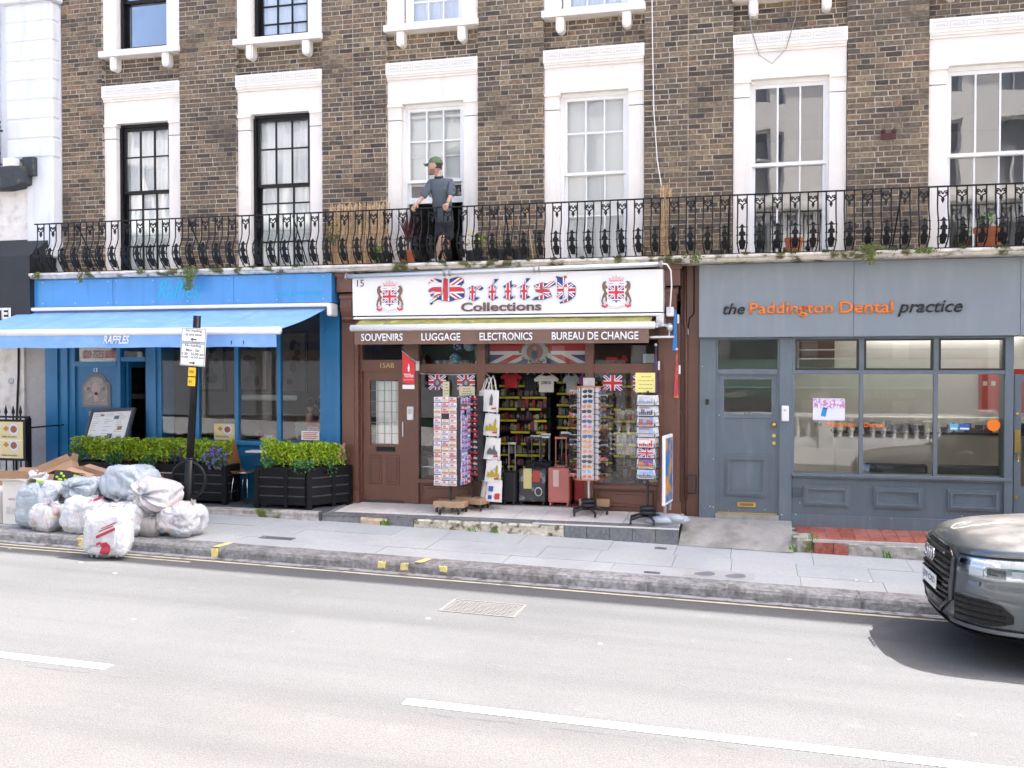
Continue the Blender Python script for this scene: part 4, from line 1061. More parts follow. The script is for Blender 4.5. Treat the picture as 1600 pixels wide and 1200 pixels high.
# awning
aw = thing('cafe_awning', 'sky-blue cafe awning with white front bar, pulled out over the planters', 'awning', (-8.9,-.5,2.9))
AX0, AX1 = -11.55, -6.22
MB().box(-11.45,-6.12,-.60,-.42,2.90,2.955).build('cassette', white_pt, aw, bevel=.01)
bx('cassette_back', P('grey_metal', (.2,.2,.2), .5), aw, -11.4, -6.2, -.54, -.2, 2.84, 2.90)
bx('end_bracket', white_pt, aw, -6.16, -6.09, -.62, -.35, 2.76, 2.95, bevel=.02)
awc = P('blue_canvas', (.20,.39,.74), .85, var=.10, vs=3, col2=(.27,.45,.76), c2s=4, c2w=(.5,.75))
def cloth(u, v):
    x = AX0+.04+(AX1-AX0-.02)*u; sag = .05*math.sin(math.pi*v)+.008*math.sin(x*4.2)*v*(1-v)*4
    return (x, -.50-1.45*v, 2.885-.36*v-sag*.6)
c = MB(); c.sheet(cloth, 40, 10); c.sheet(lambda u, v: (lambda p: (p[0], p[1], p[2]-.004))(cloth(u, v)), 40, 10)
c.build('canopy', awc, aw, smooth=True)
for k in range(1, 5):
    u0 = k/5; MB().sheet(lambda u, v: (lambda p: (p[0]+.012*u, p[1], p[2]+.004))(cloth(u0, v)), 1, 10).build('seam', P('canvas_seam', (.13,.29,.60), .85), aw)
MB().tube([(AX0,-1.97,2.50),(AX1+.03,-1.97,2.50)], .05, 10).build('front_bar', white_pt, aw, smooth=True)
c = MB(); c.sheet(lambda u, v: (AX0+.02+(AX1-AX0-.04)*u, -1.985+.012*math.sin(u*40)*(1-v)-.01*(1-v), 2.285+.19*v+.004*math.sin(u*31)*(1-v)), 60, 3)
c.sheet(lambda u, v: (AX0+.02+(AX1-AX0-.04)*u, -1.98+.012*math.sin(u*40)*(1-v)-.01*(1-v), 2.285+.19*v+.004*math.sin(u*31)*(1-v)), 60, 3)
c.build('valance', awc, aw, smooth=True)
text('lettering', 'RAFFLES', P('white_letter', (.8,.8,.8)), aw, -8.88, -2.006, 2.335, w=.42, h=.115, extrude=.002, bold=.015, shear=.35)
for x in (-7.0,-10.6): MB().tube([(x,-.45,2.84),(x-.7,-1.2,2.62),(x,-1.95,2.5)], .025, 8).build('folding_arm', white_pt, aw)
for x in (-6.9,-6.72): bx('tag', black_pt, aw, x, x+.012, -2.004, -2.0, 2.32, 2.37)
# hanging weeds at the slab edge, and on the dental side
leafg = island_mat('weed_leaf', [(.07,.13,.02),(.12,.17,.04),(.16,.15,.04),(.09,.11,.03)], rough=.7, bump=0)
def weed(name, label, x, y, z, w, d, n, seed, m=None, up=0, cat='plant'):
    rr = random.Random(seed); s = MB()
    for k in range(n):
        t = rr.random()**1.3; a = rr.uniform(0,6.28)
        px = x+rr.gauss(0,1)*w*(1-.6*t); pz_ = z-d*t+up*rr.random(); py = y-.03-rr.random()*.07
        l = rr.uniform(.012,.03); dx, dz = math.cos(a)*l, math.sin(a)*l; q = rr.uniform(-.012,.012)
        s.add([(px-dx,py,pz_-dz),(px+dz*.45,py+q,pz_-dx*.45),(px+dx,py-q,pz_+dz),(px-dz*.45,py+q,pz_+dx*.45)], [(0,1,2,3)])
    st_ = MB()
    for k in range(5): st_.tube([(x+rr.uniform(-w,w)*.4,y-.02,z+.02),(x+rr.uniform(-w,w)*.6,y-.05,z-d*.5),(x+rr.uniform(-w,w)*.5,y-.04,z-d*rr.uniform(.6,1))], .003, 4)
    t_ = thing(name, label, cat, (x,y,z)); tag(s.build('leaves', m or leafg, t_), kind='stuff'); tag(st_.build('stems', P('weed_stem', (.12,.10,.04), .8), t_), kind='stuff')
weed('trailing_weed', 'bushy weed trailing from the balcony edge over the blue fascia', -8.36, -.65, 3.50, .085, .33, 260, 1)
weed('trailing_weed', 'tiny weed at the far left end of the balcony edge', -11.05, -.65, 3.49, .06, .10, 60, 2)
weed('trailing_weed', 'thin drooping weed near the left end of the balcony edge', -10.25, -.65, 3.47, .025, .16, 40, 3)
weed('trailing_weed', 'small weed below the leftmost balcony window', -9.2, -.65, 3.50, .05, .06, 40, 4)
weed('trailing_weed', 'trailing weed hanging from the balcony edge over the grey fascia', 1.33, -.65, 3.52, .07, .22, 160, 5, up=.08)
weed('trailing_weed', 'low brown-green weed right of the grey fascia weed', 1.95, -.65, 3.50, .10, .06, 90, 6)
weed('trailing_weed', 'dry grassy weed on the balcony edge left of the grey fascia', -.85, -.65, 3.50, .07, .12, 70, 7)
for k, x in enumerate((-4.9,-4.35,-3.6,-3.1,-2.75,-2.35,-1.85,-.2,.4,.8,1.6,2.4,2.8,-7.3,-6.6)):
    weed('moss_tuft', 'small dark moss tuft on the balcony stone edge', x, -.655, 3.50, .035, .015, 26, 20+k, P('moss_dark', (.045,.06,.015), .95)).__class__
mt_ = sorted([o for o in bpy.data.objects if o.name.startswith('moss_tuft')], key=lambda o: o.location.x)
for k, o in enumerate(mt_): o['group'] = 'moss tufts along the balcony edge'; o['label'] = '%s dark moss tuft from the left on the balcony stone edge' % ORD[k]
# ================================================================ brown gift-shop front (number 15)
brown = P('brown_gloss_paint', (.155,.068,.045), .42, var=.10, vs=4, bump=.06, bs=14)
brown_d = P('brown_panel_paint', (.135,.058,.038), .42, var=.10, vs=4)
SY = -.15
def pilaster15(x0, x1, y):
    s = MB().box(x0,x1,y,.3,-.05,2.70).box(x0-.02,x1+.02,y-.03,.3,-.05,.16).box(x0+.06,x1-.06,y-.015,.2,.3,2.55); s.build('pilaster', brown, h15)
    s = MB().box(x0-.01,x1+.01,y-.16,.2,3.12,3.38).box(x0-.03,x1+.03,y-.20,.2,3.34,3.40).box(x0+.03,x1-.03,y-.17,y-.15,3.16,3.30)
    n = 10                                    # scrolled bracket
    prof = [(y+.02,2.66)]+[(y-.02-.10*math.sin(math.pi*k/n)-.06*k/n, 2.68+.42*k/n) for k in range(n+1)]+[(y+.02,3.11)]
    s.prismx(prof[::-1], x0+.04, x1-.04)
    s.tube([(x0+.02,y-.09,3.05),(x1-.02,y-.09,3.05)], .055, 10); s.tube([(x0+.04,y-.05,2.74),(x1-.04,y-.05,2.74)], .04, 10)
    for k in range(4): s.ball(((x0+x1)/2-.05+.033*k, y-.13, 2.92), (.018,.03,.05), 6, 5)
    s.build('console_bracket', brown, h15)
pilaster15(-6.08, -5.82, -.25); pilaster15(-1.36, -1.08, -.25)
bx('wall_strip', brown, h15, -1.08, -1.005, -.12, .3, -.1, 3.40)
bx('wall_strip', brown_d, h17, -.995, -.83, -.16, .3, -.1, 3.40)
s = MB().tube([(-1.02,-.17,3.4),(-1.02,-.17,2.6),(-1.0,-.19,2.55),(-1.0,-.19,.2)], .022, 8); s.build('drainpipe', brown_d, h17, smooth=True)
MB().tube([(-.90,-.18,3.4),(-.90,-.18,2.75),(-.96,-.18,2.68),(-.99,-.18,2.4)], .008, 6).build('cable', black_pt, h17)
bx('meter_box', P('dark_brown_box', (.06,.03,.022), .5), h17, -.985, -.86, -.215, -.16, .28, .52, bevel=.01)
bx('junction_box', P('grey_plastic', (.5,.5,.5), .5), h17, -1.00, -.97, -.20, -.16, 2.46, 2.54)
bx('shop_beam', brown_d, h15, -5.82, -1.36, -.12, .35, 2.44, 3.40)
# door 15AB
s = MB().box(-5.83,-5.79,SY-.02,SY+.12,0,2.45).box(-5.12,-4.90,SY-.02,SY+.12,0,2.45).box(-5.79,-5.12,SY-.03,SY+.12,1.95,2.12).box(-5.79,-5.12,SY-.02,SY+.12,2.38,2.45); s.build('door_frame', brown, h15)
dr = MB().box(-5.79,-5.68,SY+.02,SY+.07,.02,1.95).box(-5.23,-5.12,SY+.02,SY+.07,.02,1.95).box(-5.68,-5.23,SY+.02,SY+.07,1.82,1.95).box(-5.68,-5.23,SY+.02,SY+.07,.02,.86).build('door', brown, h15)
for a, b_ in ((-5.70,-5.49),(-5.42,-5.21)):
    MB().box(a,b_,SY+.008,SY+.03,.26,.70).box(a+.035,b_-.035,SY-.002,SY+.02,.30,.66).build('lower_panel', brown_d, dr, bevel=.008)
bx('pane', glass_shop, dr, -5.68, -5.23, SY+.04, SY+.046, .86, 1.82)
s = MB()
for k in range(1,6): s.box(-5.68,-5.23,SY+.034,SY+.05,.86+.16*k-.003,.86+.16*k+.003)
for k in range(1,4): s.box(-5.68+.1125*k-.003,-5.68+.1125*k+.003,SY+.033,SY+.051,.86,1.82)
s.build('leaded_bars', P('lead', (.25,.25,.26), .5), dr)
curtain('door_curtain', 'white gathered curtain hanging behind the brown door glass', -5.62, -5.26, .86, 1.80, SY+.12, net_m, .012, 24)
bx('letterbox', black_pt, dr, -5.58, -5.28, SY+.006, SY+.025, .755, .82, bevel=.004)
bx('handle', P('steel', (.5,.5,.5), .3, .9), dr, -5.155, -5.135, SY-.02, SY+.02, .98, 1.2)
text('door_number', '15AB', P('gold_letter', (.55,.42,.18), .4), h15, -5.49, SY-.034, 2.00, h=.075, extrude=.004)
bx('fanlight', glass_shop, h15, -5.79, -5.12, SY+.03, SY+.036, 2.12, 2.38)
bx('threshold', P('dark_sill', (.06,.05,.045), .6), h15, -5.79, -5.12, SY-.03, SY+.07, -.012, .018)
# windows and entrance
posts = [(-4.0,-3.88),(-2.41,-2.29)]
for a, b_ in posts: bx('post', brown, h15, a, b_, SY-.02, SY+.12, 0, 2.45)
bx('post', brown, h15, -1.39, -1.36, SY-.02, SY+.12, 0, 2.45)
for a, b_ in ((-4.90,-4.0),(-3.88,-2.41),(-2.29,-1.39)):
    bx('transom', brown, h15, a, b_, SY-.01, SY+.10, 1.93, 2.06); bx('head_rail', brown, h15, a, b_, SY-.01, SY+.10, 2.40, 2.45)
    bx('top_light', glass_shop, h15, a, b_, SY+.04, SY+.046, 2.06, 2.40)
for a, b_ in ((-4.90,-4.0),(-2.29,-1.39)):
    bx('stall_riser', brown_d, h15, a, b_, SY+.02, .1, -.02, .30); bx('window_sill', brown, h15, a, b_, SY-.03, .12, .30, .36, bevel=.006)
    MB().box(a+.06,b_-.06,SY+.004,SY+.03,.05,.27).box(a+.12,b_-.12,SY-.006,SY+.02,.09,.23).build('riser_panel', brown, h15, bevel=.008)
    bx('shop_pane', glass_shop, h15, a, b_, SY+.04, SY+.046, .36, 1.93)
bx('threshold', P('aluminium_sill', (.5,.48,.46), .5, .4), h15, -3.88, -2.41, SY-.05, SY+.05, -.012, .02)
# interior shell
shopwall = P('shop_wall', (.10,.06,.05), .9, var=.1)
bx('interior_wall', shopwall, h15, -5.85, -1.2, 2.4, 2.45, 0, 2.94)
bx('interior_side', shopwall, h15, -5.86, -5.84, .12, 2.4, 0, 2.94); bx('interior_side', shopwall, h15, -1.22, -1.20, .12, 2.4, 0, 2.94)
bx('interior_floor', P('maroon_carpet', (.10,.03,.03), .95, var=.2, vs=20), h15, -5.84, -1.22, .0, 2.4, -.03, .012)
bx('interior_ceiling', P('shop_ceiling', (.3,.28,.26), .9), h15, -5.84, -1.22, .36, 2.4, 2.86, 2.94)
# shelving packed with souvenirs
goods = island_mat('souvenir_goods', [(.55,.04,.04),(.06,.09,.25),(.50,.44,.36),(.04,.04,.04),(.60,.07,.06),(.14,.28,.16),(.55,.42,.12),(.06,.10,.20),(.42,.05,.12),(.22,.14,.08),(.62,.60,.55),(.05,.05,.06)], rough=.4, bump=0, spec=.5)
ystrip = P('yellow_price_strip', (.80,.72,.03), .5)
shelf_m = P('dark_shelf', (.04,.03,.03), .6)
def shelves(label, x0, x1, y, zs, seed, depth=.3):
    t = thing('shelf_unit', label, 'shelf', ((x0+x1)/2, y, 0))
    rr = random.Random(seed)
    bx('back_panel', shelf_m, t, x0, x1, y+depth, y+depth+.02, 0, zs[-1]+.35)
    items = MB()
    for z in zs:
        bx('shelf', shelf_m, t, x0, x1, y, y+depth, z-.02, z)
        a = x0
        while a < x1-.1:
            w = rr.uniform(.06,.5)
            if rr.random() < .8: bx('price_strip', ystrip, t, a, min(a+w, x1), y-.008, y-.001, z-.042, z-.008)
            a += w+rr.uniform(.02,.12)
        a = x0+.01
        while a < x1-.05:
            w = rr.uniform(.025,.075); h = rr.uniform(.06,.145)
            if rr.random() < .35: items.ball((a+w/2, y+.1, z+h*.4), (w*.48, w*.4, h*.4), 7, 5)
            elif rr.random() < .4: items.lathe((a+w/2, y+.09+rr.uniform(0,.08), z), [(w*.4,0),(w*.45,h*.4),(w*.15,h*.7),(w*.2,h)], 7)
            else: items.box(a, a+w*.92, y+.02+rr.uniform(0,.06), y+.2, z, z+h)
            a += w
    tag(items.build('souvenirs', goods, t), kind='stuff')
zs = [.12,.30,.48,.66,.84,1.02,1.20,1.38,1.56,1.74]
shelves('left souvenir shelving with yellow price strips inside the gift shop', -3.98, -3.22, 1.0, zs, 1)
shelves('middle souvenir shelving with red toys and yellow price strips inside the gift shop', -3.15, -2.25, 1.45, [z+.05 for z in zs], 2)
shelves('right dim souvenir shelving behind the sunglasses rack', -2.2, -1.3, 1.2, zs, 3)
shelves('souvenir shelving behind the left shop window', -5.0, -4.05, 1.1, zs, 4)
shelves('high souvenir shelf in the left top light', -4.88, -4.02, .25, [2.02], 5, .25)
# clothes hung inside the window and door head
def shirt(label, x, z, w, h, y, m, txt=None, tm=None):
    t = thing('hanging_shirt', label, 'shirt', (x,y,z))
    pts = [(x-w*.33,z-h),(x+w*.33,z-h),(x+w*.33,z-h*.35),(x+w*.5,z-h*.42),(x+w*.56,z-h*.25),(x+w*.3,z),(x+w*.12,z-.01),(x,z-h*.08),(x-w*.12,z-.01),(x-w*.3,z),(x-w*.56,z-h*.25),(x-w*.5,z-h*.42),(x-w*.33,z-h*.35)]
    MB().prism(pts, y-.02, y+.02).build('cloth', m, t, bevel=.006)
    MB().tube([(x-w*.3,y,z-.02),(x,y,z+.06),(x+w*.3,y,z-.02)], .006, 5).tube([(x,y,z+.06),(x,y,z+.13)], .004, 5).build('hanger', silver, t)
    if txt: text('lettering', txt, tm, t, x-w*.22, y-.021, z-h*.55, w=w*.44, h=.05, extrude=.002, bold=.02)
redc = P('red_cloth', (.42,.02,.03), .8, var=.1); whitec = P('white_cloth', (.62,.61,.58), .85, var=.05); greyc = P('grey_cloth', (.30,.33,.34), .85); navyc = P('navy_cloth', (.03,.045,.10), .85); blackc = P('black_cloth', (.015,.015,.018), .85); purplec = P('purple_cloth', (.25,.08,.24), .85)
shirt('white and red shirt reading LONDON hung inside the shop doorway', -3.08, 1.90, .34, .26, .35, whitec, 'LONDON', blackc)
shirt('red shirt hung at the left of the shop doorway head', -3.62, 1.92, .30, .22, .35, redc)
shirt('black shirt hung in the middle of the shop doorway head', -3.34, 1.90, .28, .24, .45, blackc)
shirt('grey shirt hung at the right of the shop doorway head', -2.70, 1.90, .24, .28, .35, greyc)
shirt('purple shirt hung beside the right post of the shop doorway', -2.50, 1.90, .16, .34, .3, purplec)
shirt('navy jacket hung low in the left shop window', -4.72, 1.02, .30, .42, .25, navyc)
for k, x in enumerate((-4.80,-4.70,-4.60)):
    tag(MB().prism([(x-.04,.38),(x+.04,.38),(x+.05,.66),(x-.05,.66)], .1, .16).build('folded_shirt', greyc, bevel=.01), ('left','middle','right')[k]+' grey folded shirt standing low in the left shop window', 'shirt', 'grey shirts in the left shop window')
tag(MB().box(-4.74,-4.60,.05,.2,1.22,1.36).build('gift_bag', P('pink_bag', (.5,.05,.15), .5), bevel=.01), 'small pink gift bag inside the left shop window', 'bag')
# balls and banner in the top lights
for k, (x, z, r_, c, lab) in enumerate(((-4.36,2.33,.085,(.03,.06,.25),'dark blue ball hung in the left top light'),(-4.20,2.33,.085,(.25,.45,.6),'pale blue and white ball hung in the left top light'),(-4.42,2.14,.08,(.03,.35,.55),'turquoise football standing in the left top light'))):
    o = thing('football', lab, 'ball', (x,.1,z-r_)); MB().ball((x,.1,z), r_, 16, 10).build('shell', P('ball_%d' % k, c, .35), o, smooth=True)
    s = MB()
    for q in range(7):
        a = q*.9; n_ = Vector((math.cos(a)*.6, -.75, math.sin(a)*.6)).normalized() if q else Vector((0,-1,0))
        s.ball(Vector((x,.1,z))+n_*r_*.97, r_*.2, 6, 4)
    s.build('patches', P('ball_patch', (.6,.6,.6), .4), o)
bn = thing('flag_banner', 'large national flag banner with round portrait badge in the middle top light', 'banner', (-3.15,.02,2.06))
MB().sheet(lambda u, v: (-3.86+1.43*u, .03+.012*math.sin(u*9), 2.07+.33*v), 30, 3).sheet(lambda u, v: (-3.86+1.43*u, .034+.012*math.sin(u*9), 2.07+.33*v), 30, 3).build('cloth', flag_mat('banner_flag', -3.15, 2.33, .85, .42), bn)
s = MB(); disc(s, -3.18, .012, 2.235, .20, .155, 28); disc(s, -3.18, .010, 2.235, .125, .115, 24, 1); disc(s, -3.18, .008, 2.20, .05, .065, 12, 2); disc(s, -3.18, .007, 2.285, .026, .034, 12, 3)
for k in range(10):
    a = k*.628; disc(s, -3.18+.215*math.cos(a), .0085, 2.235+.15*math.sin(a), .022, .022, 8, 4 if k % 2 else 5)
s.build('badge', [P('badge_ring', (.55,.58,.6), .5), P('badge_centre', (.40,.16,.12), .5), P('badge_coat', (.08,.10,.2), .6), P('badge_skin', (.5,.33,.25), .6), P('badge_green', (.06,.25,.04), .6), P('badge_gold', (.5,.28,.03), .6)], bn)
text('lettering', 'CHARLES III', P('badge_ink', (.04,.06,.16)), bn, -3.33, .007, 2.085, w=.30, h=.04, extrude=.001, bold=.02)
bus = thing('toy_bus', 'red toy bus on the shelf in the right top light', 'toy', (-1.98,.1,2.07)); MB().box(-2.15,-1.98,.05,.15,2.08,2.16).build('body', redc, bus, bevel=.01)
for x in (-2.11,-2.02): MB().tube([(x,.04,2.085),(x,.16,2.085)], .02, 8).build('wheel', blackc, bus)
bus = thing('toy_bus', 'smaller red toy taxi beside the toy bus in the right top light', 'toy', (-1.9,.1,2.07)); MB().box(-1.95,-1.84,.05,.15,2.08,2.14).box(-1.92,-1.87,.06,.14,2.14,2.18).build('body', redc, bus, bevel=.008)
for x in (-1.93,-1.86): MB().tube([(x,.04,2.085),(x,.16,2.085)], .016, 8).build('wheel', blackc, bus)
tag(MB().box(-1.62,-1.46,.04,.06,2.07,2.20).build('souvenir_card', P('pale_card', (.6,.72,.78), .6)), 'pale souvenir card standing in the right top light', 'card')
# ---- bunting and notices
def rect(name, label, cat, x0, x1, z0, z1, y, m, th=.004, group=None, bevel=0):
    return tag(MB().box(x0,x1,y-th,y,z0,z1).build(name, m), label, cat, group)
for i, (cx, lab) in enumerate(((-4.61,'left union flag bunting in the left shop window'),(-4.17,'right union flag bunting in the left shop window'),(-2.02,'left union flag bunting in the right shop window'),(-1.60,'right union flag bunting in the right shop window'))):
    t = thing('flag_bunting', lab, 'bunting', (cx,-.16,1.7))
    w = .135; MB().box(cx-w,cx+w,SY-.008,SY-.004,1.68,1.90).build('cloth', flag_mat('bunt%d' % i, cx, 1.79, w, .11), t)
    if i < 2:
        s = MB(); disc(s, cx, SY-.0095, 1.78, .06, .065, 16); disc(s, cx, SY-.0105, 1.785, .025, .035, 10, 1); s.build('badge', [P('bunt_badge', (.10,.10,.2), .6), P('bunt_face', (.5,.33,.26), .6)], t)
MB().tube([(-4.88,SY-.006,1.915),(-4.4,SY-.006,1.90),(-4.02,SY-.006,1.915)], .004, 5).build('bunting_string', white_pt, h15)
yel = P('yellow_paper', (.78,.72,.34), .7, var=.03)
def notice(label, x0, x1, z0, z1, y, lines, m=yel, rot=0):
    t = thing('paper_notice', label, 'notice', ((x0+x1)/2,y,z0), group='handwritten notices')
    MB().box(x0,x1,y-.003,y,z0,z1).build('sheet', m, t)
    s = MB(); rr = random.Random(int(x0*100))
    for k in range(lines):
        z = z1-(z1-z0)*(k+1)/(lines+1); w = (x1-x0)*rr.uniform(.2,.36); c = (x0+x1)/2; a = c-w
        while a < c+w:
            b_ = a+rr.uniform(.01,.03); s.box(a,b_,y-.0045,y-.003,z-.006,z+.006); a = b_+.008
    s.build('writing', P('faded_ink', (.30,.27,.20), .7), t)
    return t
notice('pale yellow notice over the right bunting in the left shop window', -4.27, -4.03, 1.52, 1.73, SY-.02, 5, P('pale_yellow_paper', (.78,.74,.48), .7))
notice('small tilted yellow note on the left shop window bunting', -4.52, -4.42, 1.58, 1.80, SY-.02, 4, P('pale_yellow_paper', (.78,.74,.48), .7))
# ================================================================ sign box, awning, lights
sg = thing('shop_sign', 'white illuminated gift shop sign box with flag-patterned blackletter name', 'sign', (-3.5,-.6,2.73))
signw = P('white_sign_face', (.80,.80,.81), .35)
MB().prismx([(-.60,2.755),(-.615,3.325),(-.15,3.325),(-.15,2.755)], -5.75, -1.28).build('box', signw, sg, bevel=.004)
bx('lower_edge', P('dark_gap', (.03,.03,.03), .6), sg, -5.70, -1.33, -.56, -.2, 2.735, 2.753)
SF = -.618
def glyphs(polys, x0, z0, s_, y, th, fm, om, parent, name):
    """each glyph: list of polygons in a unit grid; a dark outline plate behind, the printed face in front"""
    t = MB()
    tr = lambda q: [(x0+px*s_, z0+pz_*s_) for px, pz_ in q]
    for poly in polys:
        if poly[0] == 'S': ribbon(t, tr(poly[1]), tr(poly[2]), y-th, y)
        else: t.prism(tr(poly), y-th, y)
    o = t.build(name, fm, parent)
    t = MB()
    for poly in polys:
        if poly[0] == 'S':
            L2 = [(a[0]+(a[0]-b_[0])*.16, a[1]+(a[1]-b_[1])*.16) for a, b_ in zip(poly[1], poly[2])]; R2 = [(b_[0]+(b_[0]-a[0])*.16, b_[1]+(b_[1]-a[1])*.16) for a, b_ in zip(poly[1], poly[2])]
            ribbon(t, tr(L2), tr(R2), y-th*.5, y); continue
        cx = sum(p[0] for p in poly)/len(poly); cz = sum(p[1] for p in poly)/len(poly)
        n = len(poly); out = []
        for i in range(n):
            a, b_, c = Vector(poly[i-1]), Vector(poly[i]), Vector(poly[(i+1) % n])
            d1 = (b_-a).normalized(); d2 = (c-b_).normalized()
            nn = Vector((d1.y+d2.y, -d1.x-d2.x))
            if nn.length < .05: nn = Vector((d1.y, -d1.x))
            nn.normalize(); out.append((b_.x+nn.x*.022, b_.y+nn.y*.022))
        t.prism([(x0+px*s_, z0+pz_*s_) for px, pz_ in out], y-th*.5, y)
    t.build('outline', om, o)
    return o
outl = P('letter_outline', (.10,.11,.16), .5)
def stroke(pts, w):
    """a pen stroke as a run of quads, so that no outline crosses itself"""
    L_, R_ = [], []
    for i, p in enumerate(pts):
        a = Vector(pts[max(i-1,0)]); b_ = Vector(pts[min(i+1,len(pts)-1)]); d = (b_-a).normalized(); n = Vector((-d.y, d.x)); k = w*(.45 if i in (0, len(pts)-1) else 1)
        L_.append((p[0]+n.x*k, p[1]+n.y*k)); R_.append((p[0]-n.x*k, p[1]-n.y*k))
    return ('S', L_, R_)
def ribbon(mb, L_, R_, y0, y1):
    n = len(L_); v = [(x,y0,z) for x, z in L_]+[(x,y0,z) for x, z in R_]+[(x,y1,z) for x, z in L_]+[(x,y1,z) for x, z in R_]; f = []
    for i in range(n-1):
        f += [(i,n+i,n+i+1,i+1), (2*n+i,2*n+i+1,3*n+i+1,3*n+i), (i,i+1,2*n+i+1,2*n+i), (n+i+1,n+i,3*n+i,3*n+i+1)]
    f += [(0,2*n,3*n,n), (n-1,2*n-1,4*n-1,3*n-1)]
    mb.add(v, f)
BL = {
 'B': [[(.30,.17),(.42,.10),(.55,.06),(.72,.02),(.86,.0),(.98,.04),(1.12,.10),(1.30,.13),(1.42,.18),(1.42,.50),(1.36,.56),(1.22,.60),(1.30,.68),(1.40,.82),(1.39,.94),(1.30,1.02),(1.18,1.06),(1.0,1.02),(.86,.98),(.86,.16),(.76,.12),(.76,.98),(.64,1.03),(.60,.94),(.60,.30),(.50,.22)],
       [(.0,.80),(.10,.96),(.22,1.03),(.40,1.0),(.60,.93),(.60,.84),(.50,.84),(.38,.86),(.26,.90),(.14,.90),(.06,.84)],
       [(.0,.46),(.06,.43),(.16,.50),(.28,.46),(.26,.36),(.10,.30),(.10,.24),(.26,.28),(.42,.20),(.46,.30),(.50,.34),(.50,.62),(.20,.62),(.06,.56)],
       [(.06,-.08),(.10,-.14),(.16,-.10),(.16,-.02),(.30,.06),(.44,.10),(.40,.18),(.26,.26),(.20,.22),(.26,.16),(.12,.04)]],
 'r': [[(.10,.10),(.34,.0),(.58,.13),(.54,.17),(.38,.12),(.38,.52),(.46,.58),(.62,.46),(.76,.58),(.60,.70),(.42,.60),(.28,.70),(.04,.56),(.16,.55),(.16,.16)]],
 'i': [[(.08,.14),(.22,.0),(.46,.13),(.42,.17),(.34,.14),(.34,.54),(.44,.58),(.24,.72),(.02,.58),(.10,.55)], [(.24,.78),(.30,.78),(.48,.98),(.30,.98)]],
 't': [[(.04,.14),(.30,.0),(.54,.15),(.50,.18),(.36,.14),(.36,.60),(.56,.62),(.58,.70),(.38,.70),(.38,.90),(.02,.62),(.12,.58),(.12,.18)]],
 's': [stroke([(.80,.84),(.84,.76),(.62,.62),(.40,.68),(.17,.58),(.22,.46),(.62,.34),(.70,.20),(.44,.10),(.02,.03)], .085)],
 'h': [[(.02,.14),(.24,.0),(.40,.10),(.34,.18),(.34,.54),(.44,.58),(.58,.52),(.58,.08),(.48,-.02),(.20,-.14),(.22,-.18),(.52,-.10),(.78,.06),(.86,.18),(.86,.56),(.66,.72),(.36,.60),(.40,.92),(.50,.98),(.42,1.02),(.30,.95),(.02,1.02),(.10,.88),(.10,.18)]],
}
zb = 2.945
lay = [('B',-4.585,.53,.315),('r',-4.02,.25,.30),('i',-3.72,.165,.30),('t',-3.50,.20,.30),('i',-3.265,.165,.30),('s',-3.08,.31,.30),('h',-2.745,.275,.31)]
for k, (ch, x, wdt, sc_) in enumerate(lay):
    gw = {'B':1.42,'r':.76,'i':.48,'t':.58,'s':.84,'h':.86}[ch]; f_ = wdt/(gw*sc_)
    fx = lambda q: [(px*f_, pz_) for px, pz_ in q]
    polys = [('S', fx(poly[1]), fx(poly[2])) if poly[0] == 'S' else fx(poly) for poly in BL[ch]]
    cxm = x+{'B':.49,'r':.36,'i':.48,'t':.42,'s':.45,'h':.52}[ch]*wdt
    glyphs(polys, x, zb, sc_, SF, .012, flag_mat('letter_flag%d' % k, cxm, zb+sc_*(.52 if ch == 'B' else .40), max(.5*wdt, .12), .17 if ch in 'B' else .11 if ch in 'sh' else .085), outl, sg, 'letter')
text('lettering', 'Collections', P('brown_letter', (.16,.09,.07), .5), sg, -4.10, SF+.002, 2.795, w=1.16, h=.125, extrude=.008, bold=.025)
text('house_number', '15', P('black_letter', (.03,.03,.03), .5), sg, -5.675, SF+.002, 3.175, h=.10, extrude=.003)
gold_b = P('crest_brown', (.20,.11,.06), .5, var=.3, vs=40); crest_r = P('crest_red', (.62,.05,.06), .5); crest_pk = P('crest_pink', (.72,.50,.50), .5); crest_gy = P('crest_pale_grey', (.60,.60,.64), .5); crest_n = P('crest_navy', (.08,.10,.22), .5)
